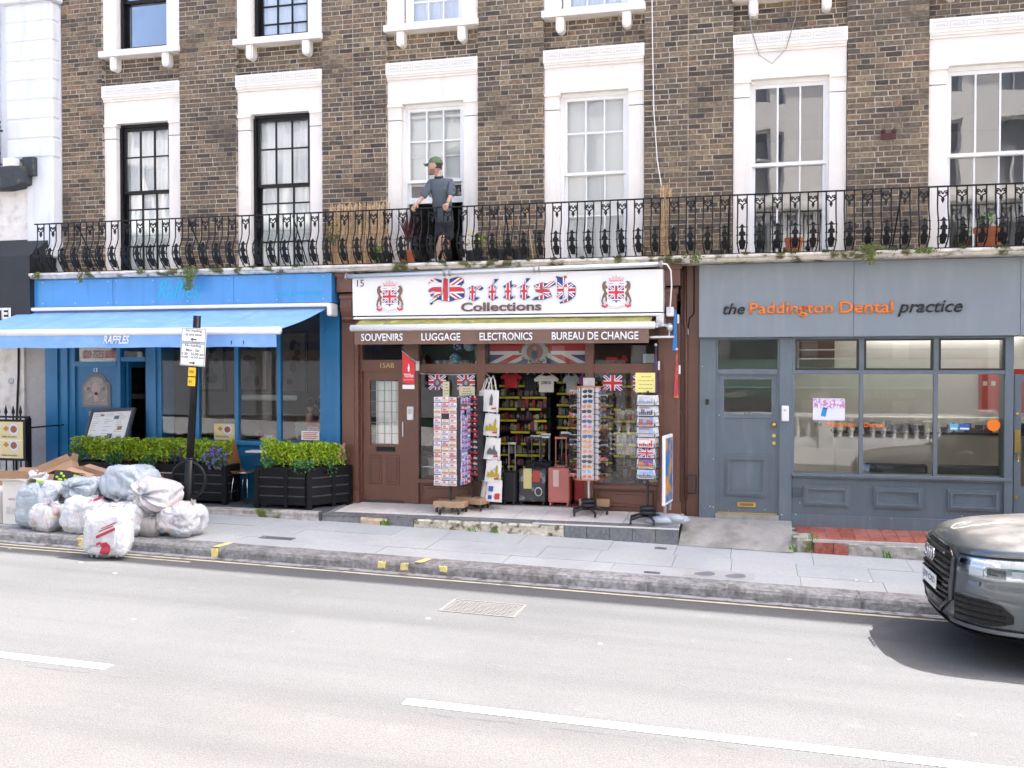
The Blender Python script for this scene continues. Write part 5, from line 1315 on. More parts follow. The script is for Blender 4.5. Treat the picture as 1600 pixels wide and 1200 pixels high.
for ci, cx in enumerate((-5.17,-1.905)):
    cz = 3.03
    c = MB().prism([(cx+.20*math.cos(-k*2*math.pi/20)*1.08, cz-.01+.215*math.sin(k*2*math.pi/20)) for k in range(20)][::1] if False else [(cx+.20*math.cos(k*2*math.pi/20), cz-.02+.195*math.sin(k*2*math.pi/20)) for k in range(20)], SF-.003, SF+.001).build('crest', P('crest_white', (.80,.79,.80), .5), sg)
    MB().box(cx-.105,cx+.105,SF-.007,SF-.003,cz-.095,cz+.085).build('shield', flag_mat('crest_flag%d' % ci, cx, cz-.005, .105, .09), c)
    for sx in (-1, 1):
        m = MB(); P_ = lambda pts: [(cx+sx*px, cz+pz_) for px, pz_ in (pts if sx > 0 else pts[::-1])]
        m.prism(P_([(.115,-.02),(.135,-.05),(.12,-.09),(.13,-.13),(.145,-.13),(.15,-.06),(.175,-.09),(.185,-.13),(.17,-.16),(.19,-.165),(.205,-.12),(.19,-.06),(.165,.0),(.19,.05),(.195,.10),(.175,.14),(.15,.15),(.13,.135),(.15,.115),(.135,.09),(.115,.07),(.125,.045),(.145,.05),(.14,.02)]), SF-.009, SF-.003)
        m.build('supporter', gold_b, c)
        m = MB(); m.prism(P_([(.12,-.155),(.15,-.185),(.19,-.165),(.205,-.175),(.19,-.20),(.15,-.215),(.115,-.185)]), SF-.007, SF-.003); m.build('ribbon', crest_r, c)
    m = MB().prism([(cx-.095,cz+.14),(cx+.095,cz+.14),(cx+.105,cz+.20),(cx+.06,cz+.175),(cx+.045,cz+.215),(cx+.02,cz+.19),(cx,cz+.235),(cx-.02,cz+.19),(cx-.045,cz+.215),(cx-.06,cz+.175),(cx-.105,cz+.20)], SF-.006, SF-.003); m.build('crown', crest_pk, c)
    m = MB()
    for k in range(9): m.box(cx-.08+.02*k-.004, cx-.08+.02*k+.004, SF-.008, SF-.006, cz+.145, cz+.16)
    m.box(cx-.10,cx-.04,SF-.007,SF-.004,cz+.11,cz+.118).box(cx+.04,cx+.10,SF-.007,SF-.004,cz+.11,cz+.118); m.build('crown_jewels', crest_r, c)
    m = MB()
    for k in range(12):
        a = math.pi*(1.15+.7*k/11); m.box(cx+.17*math.cos(a)-.014, cx+.17*math.cos(a)+.014, SF-.006, SF-.003, cz-.03+.17*math.sin(a)-.008, cz-.03+.17*math.sin(a)+.008)
    m.build('scroll', crest_gy, c)  # scroll blocks in one flat pale grey
    MB().prism([(cx-.07,cz-.125),(cx-.02,cz-.12),(cx,cz-.15),(cx+.02,cz-.12),(cx+.07,cz-.125),(cx+.04,cz-.11),(cx-.04,cz-.11)], SF-.008, SF-.004).build('flourish', crest_n, c)
# strip light above the sign
tl = thing('strip_light', 'long silver strip light tube fixed above the white shop sign', 'light', (-3.5,-.7,3.33))
MB().tube([(-5.80,-.70,3.315),(-1.27,-.70,3.385)], .034, 10).build('tube', silver, tl, smooth=True)
for x in (-5.80,-4.32,-4.24,-3.02,-2.95,-1.29): MB().tube([(x-.012,-.70,3.315+(x+5.8)*.0155),(x+.012,-.70,3.315+(x+5.8)*.0155)], .05, 10).build('clamp', P('grey_clamp', (.3,.3,.3), .4, .5), tl)
for x in (-4.28,-2.98): MB().tube([(x,-.70,3.35+(x+5.8)*.0155),(x,-.58,3.34)], .012, 6).build('bracket', silver, tl)
MB().tube([(-1.27,-.70,3.385),(-1.22,-.69,3.38),(-1.17,-.66,3.30),(-1.165,-.6,3.1),(-1.19,-.5,2.85),(-1.21,-.42,2.72)], .010, 6).build('cable', white_pt, tl)
# awning, nearly closed
a2 = thing('shop_awning', 'nearly closed brown gift shop awning lettered with goods, green cloth above', 'awning', (-3.5,-.8,2.6))
MB().box(-5.72,-1.33,-.66,-.40,2.700,2.734).build('cassette', white_pt, a2, bevel=.01)
grn = P('algae_canvas', (.30,.28,.08), .9, var=.35, vs=7, col2=(.55,.48,.12), c2s=6, c2w=(.62,.7))
MB().sheet(lambda u, v: (-5.62+4.2*u, -.61-.20*v, 2.700-.095*v+.004*math.sin(u*60)), 40, 3).sheet(lambda u, v: (-5.62+4.2*u, -.60-.20*v, 2.697-.095*v+.004*math.sin(u*60)), 40, 3).build('cloth', grn, a2)
MB().tube([(-5.68,-.83,2.568),(-1.36,-.83,2.568)], .047, 10).build('front_bar', white_pt, a2, smooth=True)
val = P('brown_canvas', (.19,.115,.085), .9, var=.08, vs=5)
MB().sheet(lambda u, v: (-5.62+4.18*u, -.845+.01*math.sin(u*45)*(1-v), 2.335+.185*v), 60, 3).sheet(lambda u, v: (-5.62+4.18*u, -.84+.01*math.sin(u*45)*(1-v), 2.335+.185*v), 60, 3).build('valance', val, a2, smooth=True)
wl = P('white_letter', (.8,.8,.8))
for t_, x0, x1 in (('SOUVENIRS',-5.45,-4.82),('LUGGAGE',-4.55,-3.98),('ELECTRONICS',-3.71,-2.96),('BUREAU DE CHANGE',-2.70,-1.53)):
    text('lettering', t_, wl, a2, x0*1.006-.03, -.857, 2.38, w=x1-x0, h=.108, extrude=.002, bold=.018)
s = MB().box(-1.37,-1.27,-.60,-.2,2.56,2.74).tube([(-1.32,-.6,2.62),(-1.34,-.82,2.56)], .03, 8).ball((-1.20,-.5,2.55), (.05,.06,.06), 10, 6).tube([(-1.3,-.5,2.6),(-1.2,-.5,2.55)], .02, 6); s.build('arm_gear', silver, a2)
fl = thing('flood_light', 'flat silver floodlight beside the right end of the brown awning', 'light', (-1.25,-.6,2.42)); MB().box(-1.45,-1.12,-.72,-.52,2.40,2.43).tube([(-1.2,-.55,2.43),(-1.2,-.5,2.5)], .012, 6).build('housing', silver, fl, bevel=.008)
MB().box(-1.25,-1.15,-.45,-.36,2.70,2.83).build('sensor_box', white_pt, fl, bevel=.01)
# small things on the front
dp = thing('door_entry_phone', 'white entry phone beside the brown door', 'entry phone', (-5.02,SY-.03,1.3)); MB().box(-5.07,-4.97,SY-.055,SY-.02,1.23,1.43).build('case', white_pt, dp, bevel=.01); bx('keypad', P('grey_plastic', (.5,.5,.5)), dp, -5.05, -4.99, SY-.058, SY-.055, 1.32, 1.40)
pn = thing('red_pennant', 'red plastic tour-bus pennant sticking out above the brown door', 'pennant', (-4.9,-.4,1.7))
MB().tube([(-4.90,-.18,2.06),(-4.98,-.62,2.24)], .008, 6).box(-4.93,-4.88,-.20,-.165,1.96,2.10).build('bracket', white_pt, pn)
redp = P('red_plastic', (.66,.02,.03), .4)
MB().add([(-4.985,-.60,2.24),(-4.80,-.60,2.07),(-4.805,-.60,1.76),(-4.985,-.60,1.79),(-4.985,-.596,2.24),(-4.80,-.596,2.07),(-4.805,-.596,1.76),(-4.985,-.596,1.79)], [(3,2,1,0),(4,5,6,7),(0,1,5,4),(1,2,6,5),(2,3,7,6),(3,0,4,7)]).build('sheet', redp, pn)
bx('lower_band', P('white_plastic', (.8,.78,.77), .4), pn, -4.985, -4.805, -.601, -.595, 1.70, 1.76)
text('lettering', 'TOOTbus', wl, pn, -4.965, -.6015, 1.865, w=.145, h=.055, extrude=.001, bold=.03); text('lettering', 'Hop on hop off here', wl, pn, -4.965, -.6015, 1.82, w=.145, h=.022, extrude=.001)
MB().prism([(-4.90,1.95),(-4.88,1.95),(-4.875,2.0),(-4.89,2.07),(-4.905,2.0)], -.602, -.600).build('emblem', wl, pn)
# scarves and pennants hanging at the right pilaster
for lab, x, z0, z1, m, nm in (('blue hanging pennant ribbon on the right brown pilaster',-1.14,2.24,2.98,P('blue_ribbon', (.03,.22,.55), .5),'ribbon'),('red and orange hanging lanyard on the right brown pilaster',-1.12,1.60,2.24,P('red_ribbon', (.50,.05,.06), .5, col2=(.6,.3,.03), c2s=9),'lanyard'),('dark purple hanging umbrella on the right post of the gift shop',-1.40,1.65,2.30,P('purple_ribbon', (.08,.04,.12), .5),'umbrella')):
    t = thing('hanging_'+nm, lab, nm, (x,-.33,z0))
    MB().prism([(x-.035,z0),(x+.03,z0-.005),(x+.012,z1),(x-.004,z1)], -.36, -.335).build('strip', m, t, bevel=.004)
    MB().ball((x,-.345,z1+.02), .02, 8, 6).build('knob', white_pt, t)
    bx('price_tag', P('white_plastic', (.8,.78,.77)), t, x+.03, x+.055, -.345, -.34, (z0+z1)/2, (z0+z1)/2+.12)
# ================================================================ grey dental practice (number 17)
grey = P('slate_grey_paint', (.115,.145,.17), .42, var=.08, vs=3, bump=.08, bs=10, col2=(.16,.185,.205), c2s=9, c2w=(.52,.8), c2z=.15)
grey_d = P('slate_grey_door', (.105,.135,.16), .42, var=.08, vs=3, col2=(.14,.165,.185), c2s=9, c2w=(.52,.8), c2z=.15)
brass = P('polished_brass', (.60,.40,.12), .28, .9)
GY = -.20
gf = thing('dental_fascia', 'wide slate-grey fascia board with orange and black raised letters', 'sign', (1.7,-.35,2.42))
fasg = P('grey_fascia', (.20,.235,.26), .33, var=.05, vs=1.5, col2=(.25,.28,.30), c2s=6, c2w=(.5,.85), c2z=.12)
for a, b_ in ((-.82,1.16),(1.164,3.14),(3.144,4.3)): bx('board', fasg, gf, a, b_, -.35, -.06, 2.415, 3.395, bevel=.003)
blk = P('black_acrylic', (.012,.012,.014), .3); org = P('orange_acrylic', (.86,.20,.015), .35)
def letters(txt, m, x0, x1, z, h, shear=0, bold=0):
    text('lettering', txt, m, gf, x0, -.352, z, w=x1-x0, h=h, extrude=.022, bold=bold, shear=shear)
letters('the', blk, -.50, -.215, 2.722, .145, .28, .008); letters('Paddington', org, -.155, .90, 2.675, .195, 0, .012); letters('Dental', org, .985, 1.64, 2.715, .16, 0, .014); letters('practice', blk, 1.70, 2.47, 2.665, .20, .28, .008)
# door, pilasters, posts
for a, b_ in ((-.82,-.60),(.235,.40)): MB().box(a,b_,GY-.03,.3,-.12,2.415).build('pilaster', grey, h17, bevel=.006)
MB().box(-.60,-.57,GY,.1,-.05,2.415).box(.21,.235,GY,.1,-.05,2.415).box(-.57,.21,GY-.02,.1,1.92,1.985).box(-.57,.21,GY-.02,.1,2.385,2.415).build('door_frame', grey, h17)
bx('fanlight', glass_shop, h17, -.57, .21, GY+.03, GY+.036, 1.985, 2.385)
d17 = MB().box(-.57,-.49,GY+.02,GY+.07,.03,1.92).box(.135,.21,GY+.02,GY+.07,.03,1.92).box(-.49,.135,GY+.02,GY+.07,1.85,1.92).box(-.49,.135,GY+.02,GY+.07,.03,1.37).build('door', grey_d, h17)
bx('pane', glass_shop, d17, -.49, .135, GY+.04, GY+.046, 1.37, 1.85)
MB().box(-.50,.145,GY+.01,GY+.03,1.32,1.37).build('lock_rail', grey, d17, bevel=.006)
def moulded(parent, x0, x1, z0, z1, y, m, name='moulded_panel'):
    s = MB()
    for k, (d, yy) in enumerate(((0,.030),(.028,.046),(.05,.022))):
        a, b_, c, e = x0+d, x1-d, z0+d, z1-d; w = .026
        s.box(a,b_,y-yy,y,c,c+w).box(a,b_,y-yy,y,e-w,e).box(a,a+w,y-yy,y,c+w,e-w).box(b_-w,b_,y-yy,y,c+w,e-w)
    s.box(x0+.07,x1-.07,y-.008,y,z0+.07,z1-.07)
    return s.build(name, m, parent)
moulded(d17, -.46, .09, .27, .82, GY+.02, grey)
bx('letterbox', brass, d17, -.31, -.06, GY+.005, GY+.02, .115, .185, bevel=.006); bx('flap', P('brass_dark', (.25,.16,.05), .4, .9), d17, -.275, -.095, GY+.002, GY+.005, .135, .168)
bx('kick_strip', brass, d17, -.57, .21, GY, GY+.02, .025, .04)
MB().ball((.165,GY-.02,1.24), .035, 12, 8).tube([(.165,GY+.02,1.24),(.165,GY-.02,1.24)], .015, 8).build('knob', brass, d17, smooth=True)
for z in (1.09,.99): MB().lathe((0,0,0), [(.024,0),(.024,.012),(0,.014)], 12).xf(Matrix.Translation((.17,GY+.02,z)) @ Matrix.Rotation(R(90),4,'X')).build('lock', brass, d17)
text('door_number', '17', P('dull_bronze', (.16,.15,.13), .4, .5), d17, -.22, GY+.008, 1.335, h=.075, extrude=.006)
ep = thing('entry_phone', 'white entry phone on the grey post right of the dental door', 'entry phone', (.31,GY-.04,1.35)); MB().box(.265,.36,GY-.06,GY-.03,1.29,1.50).build('case', white_pt, ep, bevel=.01); MB().ball((.3125,GY-.06,1.44), (.02,.006,.02), 10, 6).build('button', P('grey_plastic', (.5,.5,.5)), ep)
MB().box(-.735,-.69,GY-.055,GY-.03,1.505,1.575).build('door_bell', blk, h17, bevel=.006)
# shop window
bx('stall_riser', grey_d, h17, .40, 3.09, GY+.02, .25, -.14, .56)
MB().box(.40,3.09,GY-.05,.1,.56,.605).box(.42,3.08,GY-.02,.1,.535,.56).build('window_sill', grey, h17, bevel=.005)
bx('plinth', grey, h17, .40, 3.09, GY-.004, GY+.02, -.14, .045, bevel=.004)
for a, b_ in ((.56,1.14),(1.44,2.04),(2.34,2.96)): moulded(h17, a, b_, .17, .44, GY+.02, grey)
av = bx('air_vent', P('vent_dark', (.07,.08,.09), .6), h17, .41, .53, GY+.004, GY+.02, .285, .40)
for k in range(6): MB().box(.415,.525,GY-.002,GY+.006,.29+.018*k,.298+.018*k).build('louvre', grey_d, av)
xm = [.40,1.275,2.185,3.03]
MB().box(.40,3.09,GY-.02,GY+.08,1.925,1.975).build('transom', grey, h17, bevel=.004); MB().box(.40,3.09,GY-.015,GY+.08,2.385,2.415).build('head_rail', grey, h17)
for x in xm[1:3]: bx('mullion', grey, h17, x-.025, x+.025, GY-.022, GY+.07, .605, 1.925); bx('mullion', grey, h17, x-.03, x+.03, GY-.022, GY+.07, 1.975, 2.385)
bx('mullion', grey, h17, .40, .43, GY-.018, GY+.07, .605, 1.925); bx('mullion', grey, h17, .40, .44, GY-.018, GY+.07, 1.975, 2.385)
MB().box(3.0,3.10,GY-.03,.1,-.14,2.415).build('post', grey, h17, bevel=.004)
for i in range(3):
    a, b_ = (xm[i]+.03, xm[i+1]-.03)
    if i == 2: b_ = 3.0
    w = bx('shop_pane', glass_shop, h17, a, b_, GY+.015, GY+.022, .605, 1.925)
    o = bx('top_light', glass_shop, h17, a+.03, b_-.03, GY+.015, GY+.022, 2.0, 2.36)
    MB().box(a,a+.03,GY-.005,GY+.05,1.975,2.385).box(b_-.03,b_,GY-.005,GY+.05,1.975,2.385).box(a+.03,b_-.03,GY-.005,GY+.05,1.975,2.0).box(a+.03,b_-.03,GY-.005,GY+.05,2.36,2.385).build('frame', blk, o)
    tr_ = MB()
    for z in (2.24,2.12): tr_.box(a+.03,b_-.03,GY+.10,GY+.11,z,z+.012)
    tr_.build('glazing_wire', P('pale_wire', (.6,.6,.58), .5), o)
# right-hand entrance
d2 = MB().box(3.12,3.20,GY+.02,GY+.07,-.1,1.925).box(3.20,3.92,GY+.02,GY+.07,-.1,.5).box(3.92,4.0,GY+.02,GY+.07,-.1,1.925).box(3.20,3.92,GY+.02,GY+.07,1.84,1.925).build('entrance_door', grey_d, h17)
bx('pane', glass_shop, d2, 3.20, 3.92, GY+.04, GY+.046, .5, 1.84); bx('push_plate', brass, d2, 3.125, 3.19, GY+.005, GY+.02, .93, 1.22); MB().tube([(3.16,GY+.01,.90),(3.16,GY-.05,.87),(3.15,GY-.06,.82)], .014, 8).build('handle', brass, d2)
for z in (1.42,.36): MB().lathe((0,0,0), [(.02,0),(.02,.012),(0,.014)], 12).xf(Matrix.Translation((3.155,GY+.02,z)) @ Matrix.Rotation(R(90),4,'X')).build('lock', brass, d2)
bx('entrance_light', glass_shop, h17, 3.1, 4.2, GY+.02, GY+.026, 1.985, 2.385); bx('entrance_post', grey, h17, 4.0, 4.3, GY-.03, .3, -.12, 2.415)
bx('shop_beam', grey_d, h17, -.82, 4.3, -.05, .35, 2.415, 3.40)
# reception inside
dw = P('reception_wall', (.70,.69,.67), .85, var=.03); dfl = P('reception_floor', (.20,.18,.15), .5)
bx('interior_wall', dw, h17, -.86, 4.2, 2.9, 2.95, -.1, 2.94); bx('interior_side', dw, h17, .30, .34, .1, 2.9, -.1, 2.94); bx('interior_side', dw, h17, 4.16, 4.2, .1, 2.9, -.1, 2.94)
bx('interior_floor', dfl, h17, -.86, 4.2, -.1, 2.9, -.12, -.08); bx('interior_ceiling', P('white_ceiling', (.72,.71,.68), .9), h17, -.86, 4.2, .36, 2.9, 2.82, 2.94)
bx('hall_wall', dw, h17, -.86, .30, 1.6, 1.65, -.1, 2.82)
dk_ = thing('reception_desk', 'long beige reception desk with dark top inside the dental window', 'desk', (2,2,0)); bx('front', P('beige_laminate', (.40,.36,.30), .6), dk_, 1.1, 4.1, 1.7, 2.2, -.08, 1.02); bx('worktop', P('dark_top', (.05,.05,.05), .3), dk_, 1.05, 4.12, 1.64, 2.25, 1.02, 1.06)
bx('upper_shelf', P('cream_shelf', (.6,.58,.52), .6), dk_, 1.1, 4.1, 1.9, 2.2, 1.22, 1.26)
rr = random.Random(12)
sd = thing('desk_clutter', 'row of folders and boxes standing on the reception desk', 'folders', (2.5,1.9,1.06)); x = 1.15
while x < 4.0:
    w = rr.uniform(.04,.16); h_ = rr.uniform(.05,.15)
    MB().box(x,x+w*.9,1.7,1.86,1.06,1.06+h_).build('folder', P('clutter_%d' % rr.randrange(6), [(.5,.5,.5),(.05,.06,.08),(.6,.58,.5),(.2,.06,.05),(.1,.12,.14),(.08,.3,.45)][rr.randrange(6)], .5), sd); x += w
for i, lab in enumerate(('leather bench end seat left inside the dental window', 'dark upholstered waiting bench inside the right dental pane')):
    x = 1.35+i*.92; o = thing('waiting_bench', lab, 'bench', (x,.5,0)); bx('seat', P('charcoal_fabric', (.045,.05,.055), .8), o, x, x+.80, .25, .75, .25, .48, bevel=.03); bx('back', P('charcoal_fabric', (.045,.05,.055)), o, x, x+.80, .12, .25, .25, .72, bevel=.03); bx('plinth', blk, o, x+.05, x+.75, .2, .7, -.08, .25)
for i, (x, y) in enumerate(((.75,1.2),(1.9,1.2),(2.75,1.2),(1.3,2.3),(3.4,2.0))):
    o = thing('downlight', '%s small warm downlight from the left in the reception ceiling' % ORD[(0,2,3,1,4)[i]], 'light', (x,y,2.8), group='reception downlights')
    MB().lathe((x,y,2.80), [(.07,0),(.07,.02)], 14, cap=False).build('rim', white_pt, o)
    MB().lathe((x,y,2.812), [(.055,0),(0,.001)], 14, cap=False).build('lamp', P('warm_downlight', (1,.84,.6), .5, emit=9), o)
for k, (y, z) in enumerate(((2.86,2.55),)):
    o = thing('cove_light', 'long lit tube on the reception rear wall', 'light', (2.6,y,z)); bx('tube', P('tube_lamp', (1,.97,.91), .5, emit=4), o, 1.6, 3.9, y-.04, y, z, z+.05)
tag(bx('brown_niche', P('dark_wood_panel', (.13,.075,.05), .5), None, .6, 1.15, 2.86, 2.895, 2.0, 2.5), 'brown panel high on the reception rear wall', 'panel')
# window stickers
st = thing('window_poster', 'pink and white poster with blue booklet in the left dental pane', 'poster', (.87,GY-.01,1.31))
bx('sheet', P('white_poster', (.76,.75,.77), .5), st, .67, 1.075, GY+.008, GY+.0135, 1.31, 1.60); bx('pink_band', P('pink_print', (.52,.22,.48), .5, col2=(.72,.6,.72), c2s=25, c2w=(.5,.55)), st, .675, 1.07, GY+.0065, GY+.0078, 1.47, 1.595)
MB().prism([(.77,1.37),(.83,1.355),(.855,1.47),(.795,1.485)], GY+.005, GY+.0063).build('booklet', P('booklet_blue', (.02,.25,.55), .5), st)
s = MB()
for k in range(9): s.box(.69+.042*k,.69+.042*k+.026,GY+.005,GY+.0064,1.455+.012*(k % 3),1.485+.01*(k*7 % 4))
for k in range(3): s.box(.90+.05*k,.93+.05*k,GY+.005,GY+.0064,1.53,1.56)
s.box(.87,1.06,GY+.0055,GY+.0076,1.40,1.412); s.build('print', P('white_print', (.78,.76,.78), .5), st)
vl = thing('window_lettering', 'orange and black name lettering stuck on the dental windows', 'lettering', (1.1,GY,1.2))
text('lettering', 'the', blk, vl, .69, GY+.0135, 1.225, w=.095, h=.062, extrude=.0015, shear=.28); text('lettering', 'Paddington', org, vl, .84, GY+.0135, 1.205, w=.385, h=.082, extrude=.0015, bold=.02)
text('lettering', 'Dental', org, vl, 1.31, GY+.0135, 1.225, w=.25, h=.064, extrude=.0015, bold=.02); text('lettering', 'practice', P('grey_vinyl', (.10,.10,.10), .5), vl, 1.60, GY+.0135, 1.20, w=.33, h=.085, extrude=.0015, shear=.28)
s = MB(); disc(s, 2.88, GY+.012, 1.275, .078, .078, 28); tag(s.build('round_sticker', org), 'solid orange round sticker on the right dental pane', 'sticker')
for lab, x0, x1, c in (('pale blue square accreditation sticker on the dental pane', 2.36, 2.46, (.10,.40,.62)), ('dark blue accreditation sticker right of the pale blue one', 2.47, 2.60, (.03,.09,.35))):
    o = thing('blue_sticker', lab, 'sticker', (x0,GY,1.2)); bx('sheet', P('sticker_'+lab[:4], c, .4), o, x0, x1, GY+.010, GY+.013, 1.20, 1.285); bx('stripe', P('white_poster', (.76,.75,.77)), o, x0+.01, x1-.01, GY+.0085, GY+.0098, 1.215, 1.235)
rp = thing('red_poster', 'red wall poster with a row of white squares behind the right dental pane', 'poster', (2.9,2.8,1.3)); bx('sheet', P('poster_red', (.55,.05,.04), .5), rp, 3.3, 4.0, 2.84, 2.858, 1.30, 1.98)
for k in range(3): bx('square', P('white_poster', (.76,.75,.77)), rp, 3.36+.12*k, 3.42+.12*k, 2.83, 2.839, 1.72, 1.79)
bx('entrance_step', P('old_concrete', (.33,.315,.285)), h17, 3.1, 4.3, GY-.02, .1, -.3, -.1)
rc = random.Random(3); s = MB()
for k in range(46):
    x = rc.uniform(-.8,3.05); z = rc.choice((rc.uniform(-.05,.12),rc.uniform(.0,2.3))); w = rc.uniform(.004,.012)
    if .4 < x < 3.05 and z > .55: continue
    if -.58 < x < .22 and rc.random() < .6: continue
    y = GY-.0305 if (x < -.6 or .24 < x < .4) else GY+.0155
    if x > .4 and z < .05: y = GY-.0045
    s.add([(x-w,y,z),(x+w*.4,y,z-w*.7),(x+w,y,z+w*.3),(x-w*.2,y,z+w)], [(0,1,2,3)])
tag(s.build('paint_chips', P('chip_primer', (.55,.56,.56), .8), h17), kind='stuff')
# ================================================================ cafe forecourt furniture
from mathutils.bvhtree import BVHTree
slat_m = P('black_stained_wood', (.006,.006,.007), .55, spec=.25, var=.25, vs=9, bump=.15, bs=30)
batten_m = P('worn_batten', (.04,.04,.042), .6, var=.5, vs=12)
soil_m = P('soil', (.10,.055,.03), .95, var=.4, vs=20, bump=.8)
box_leaf = island_mat('box_leaf', [(.20,.34,.012),(.36,.50,.03),(.26,.40,.02),(.46,.56,.04),(.14,.25,.015),(.32,.46,.025)], rough=.5, bump=0)
dark_leaf = island_mat('geranium_leaf', [(.03,.10,.03),(.05,.15,.04),(.065,.18,.06),(.035,.12,.04)], rough=.55, bump=0)
dry_leaf = island_mat('dry_leaf', [(.22,.11,.06),(.28,.17,.09),(.16,.08,.05)], rough=.8, bump=0)
def leaf(s, p, l, w, rr, flat=.3):
    a = Vector((rr.gauss(0,1), rr.gauss(0,1)-.25, rr.gauss(0,.8)+flat)).normalized()
    b_ = a.cross(Vector((rr.gauss(0,1), rr.gauss(0,1), rr.gauss(0,1)))).normalized()
    s.add([p-a*l*.5, p+b_*w*.5, p+a*l*.5, p-b_*w*.5], [(0,1,2,3)])
def hedge(label, path, z0, z1, half, n, seed, bald=()):
    """clipped box hedge along path [(x,y)...]"""
    t = thing('box_hedge', label, 'hedge', (path[0][0], path[0][1], z0)); rr = random.Random(seed); s = MB(); st_ = MB()
    segs = [(Vector(path[i]), Vector(path[i+1])) for i in range(len(path)-1)]; tot = sum((b_-a).length for a, b_ in segs)
    def at(d):
        for a, b_ in segs:
            L_ = (b_-a).length
            if d <= L_: break
            d -= L_
        q = a+(b_-a)*min(1, d/L_); nn = Vector(((b_-a).y, -(b_-a).x)).normalized(); return q, nn
    for k in range(n):
        d = rr.random()*tot; q, nn = at(d)
        lump = .78+.55*vnoise((q.x*5.5, q.y*5.5, seed)); u = rr.uniform(-1,1); v = rr.random()
        if any(abs(d-bd) < bw for bd, bw in bald) and rr.random() < .85 and v < .78: continue
        if v < .15 and rr.random() < .5: continue
        e = (abs(u)**.5)*(1 if u > 0 else -1)
        h = z0+(z1-z0)*(v**.75)*(.93+.22*vnoise((q.x*6, q.y*6, seed+3)))
        p = Vector((q.x+nn.x*e*half*lump, q.y+nn.y*e*half*lump, h))
        leaf(s, p, rr.uniform(.028,.050), rr.uniform(.018,.030), rr)
    for k in range(int(tot*16)):
        q, nn = at(rr.random()*tot); st_.tube([(q.x,q.y,z0-.03),(q.x+rr.uniform(-.04,.04),q.y+rr.uniform(-.05,.05),z0+(z1-z0)*.55)], .006, 4)
    tag(s.build('foliage', box_leaf, t), kind='stuff'); tag(st_.build('stems', P('woody_stem', (.16,.09,.05), .9), t), kind='stuff')
    return t
def bush(name, label, c, r_, n, seed, m, lw=(.03,.05), flowers=None, cat='plant', stem=True):
    t = thing(name, label, cat, (c[0],c[1],c[2]-r_[2])); rr = random.Random(seed); s = MB(); fl_ = MB(); st_ = MB()
    for k in range(n):
        d = Vector((rr.gauss(0,1), rr.gauss(0,1), rr.gauss(0,1))).normalized()*rr.random()**.4
        p = Vector((c[0]+d.x*r_[0], c[1]+d.y*r_[1], c[2]+d.z*r_[2]))
        leaf(s, p, rr.uniform(*lw), rr.uniform(*lw)*.8, rr)
        if flowers and rr.random() < flowers[1]:
            q = p+Vector((0,-.02,.01))
            for j in range(5):
                a = j*1.256; fl_.add([q, q+Vector((math.cos(a)*.022,-.006,math.sin(a)*.022)), q+Vector((math.cos(a+.9)*.022,-.006,math.sin(a+.9)*.022))], [(0,1,2)])
    for k in range(8):
        st_.tube([(c[0]+rr.uniform(-.3,.3)*r_[0],c[1],c[2]-r_[2]),(c[0]+rr.uniform(-.7,.7)*r_[0],c[1]+rr.uniform(-.5,.5)*r_[1],c[2])], .004, 4)
    tag(s.build('leaves', m, t), kind='stuff'); tag(st_.build('stems', P('green_stem', (.08,.11,.03), .8), t), kind='stuff')
    if flowers: tag(fl_.build('flowers', flowers[0], t), kind='stuff')
    return t
def planter(label, pts, z0, z1, ns=4):
    """slatted box on a polygon footprint (counter clockwise from above, first edge is the street face)"""
    cx = sum(p[0] for p in pts)/len(pts); cy_ = sum(p[1] for p in pts)/len(pts)
    t = thing('planter_box', label, 'planter', (cx,cy_,z0)); n = len(pts)
    MB().prismz([((x-cx)*.95+cx,(y-cy_)*.93+cy_) for x, y in pts], z0+.05, z1-.05).build('liner', slat_m, t)
    MB().prismz([((x-cx)*.93+cx,(y-cy_)*.9+cy_) for x, y in pts], z1-.05, z1-.03).build('soil', soil_m, t)
    for i in range(n):
        a, b_ = Vector(pts[i]), Vector(pts[(i+1) % n]); L_ = (b_-a).length; d = (b_-a)/L_; nn = Vector((d.y,-d.x)); ang = math.atan2(d.y,d.x)
        h = (z1-z0-.06)/ns
        for k in range(ns):
            M_ = Matrix.Translation((a.x,a.y,0)) @ Matrix.Rotation(ang,4,'Z')
            MB().box(.05,L_-.05,.0,.022,z0+.05+h*k+.006,z0+.05+h*(k+1)-.006).xf(M_).build('slat', slat_m, t)
            if k: MB().box(.05,L_-.05,-.012,.0,z0+.05+h*k-.010,z0+.05+h*k+.008).xf(M_).build('batten', batten_m, t)
        M_ = Matrix.Translation((a.x,a.y,0)) @ Matrix.Rotation(ang,4,'Z')
        MB().box(-.02,.055,-.018,.05,z0,z1).xf(M_).build('corner_post', slat_m, t)
        if L_ > .7: MB().box(L_*.58-.03,L_*.58+.03,-.016,.02,z0,z1-.02).xf(M_).build('corner_post', slat_m, t)
        MB().box(0,L_,-.022,.05,z1-.035,z1+.005).xf(M_).build('top_rail', slat_m, t)
    return t
planter('long black slatted planter behind the rubbish bags', [(-10.43,-.82),(-7.70,-.82),(-7.70,-.44),(-10.43,-.44)], -.035, .545)
planter('black slatted planter with angled side beside the brown pilaster', [(-7.13,-.94),(-6.30,-.94),(-5.90,-.34),(-6.30,-.28),(-7.13,-.52)], -.035, .555)
hedge('bright green clipped box hedge in the long planter', [(-10.38,-.64),(-7.75,-.64)], .57, .93, .19, 12000, 1, bald=((1.85,.12),(2.2,.05)))
hedge('bright green clipped box hedge in the angled planter', [(-7.08,-.74),(-6.38,-.74),(-6.02,-.38)], .57, .93, .18, 7500, 2, bald=())
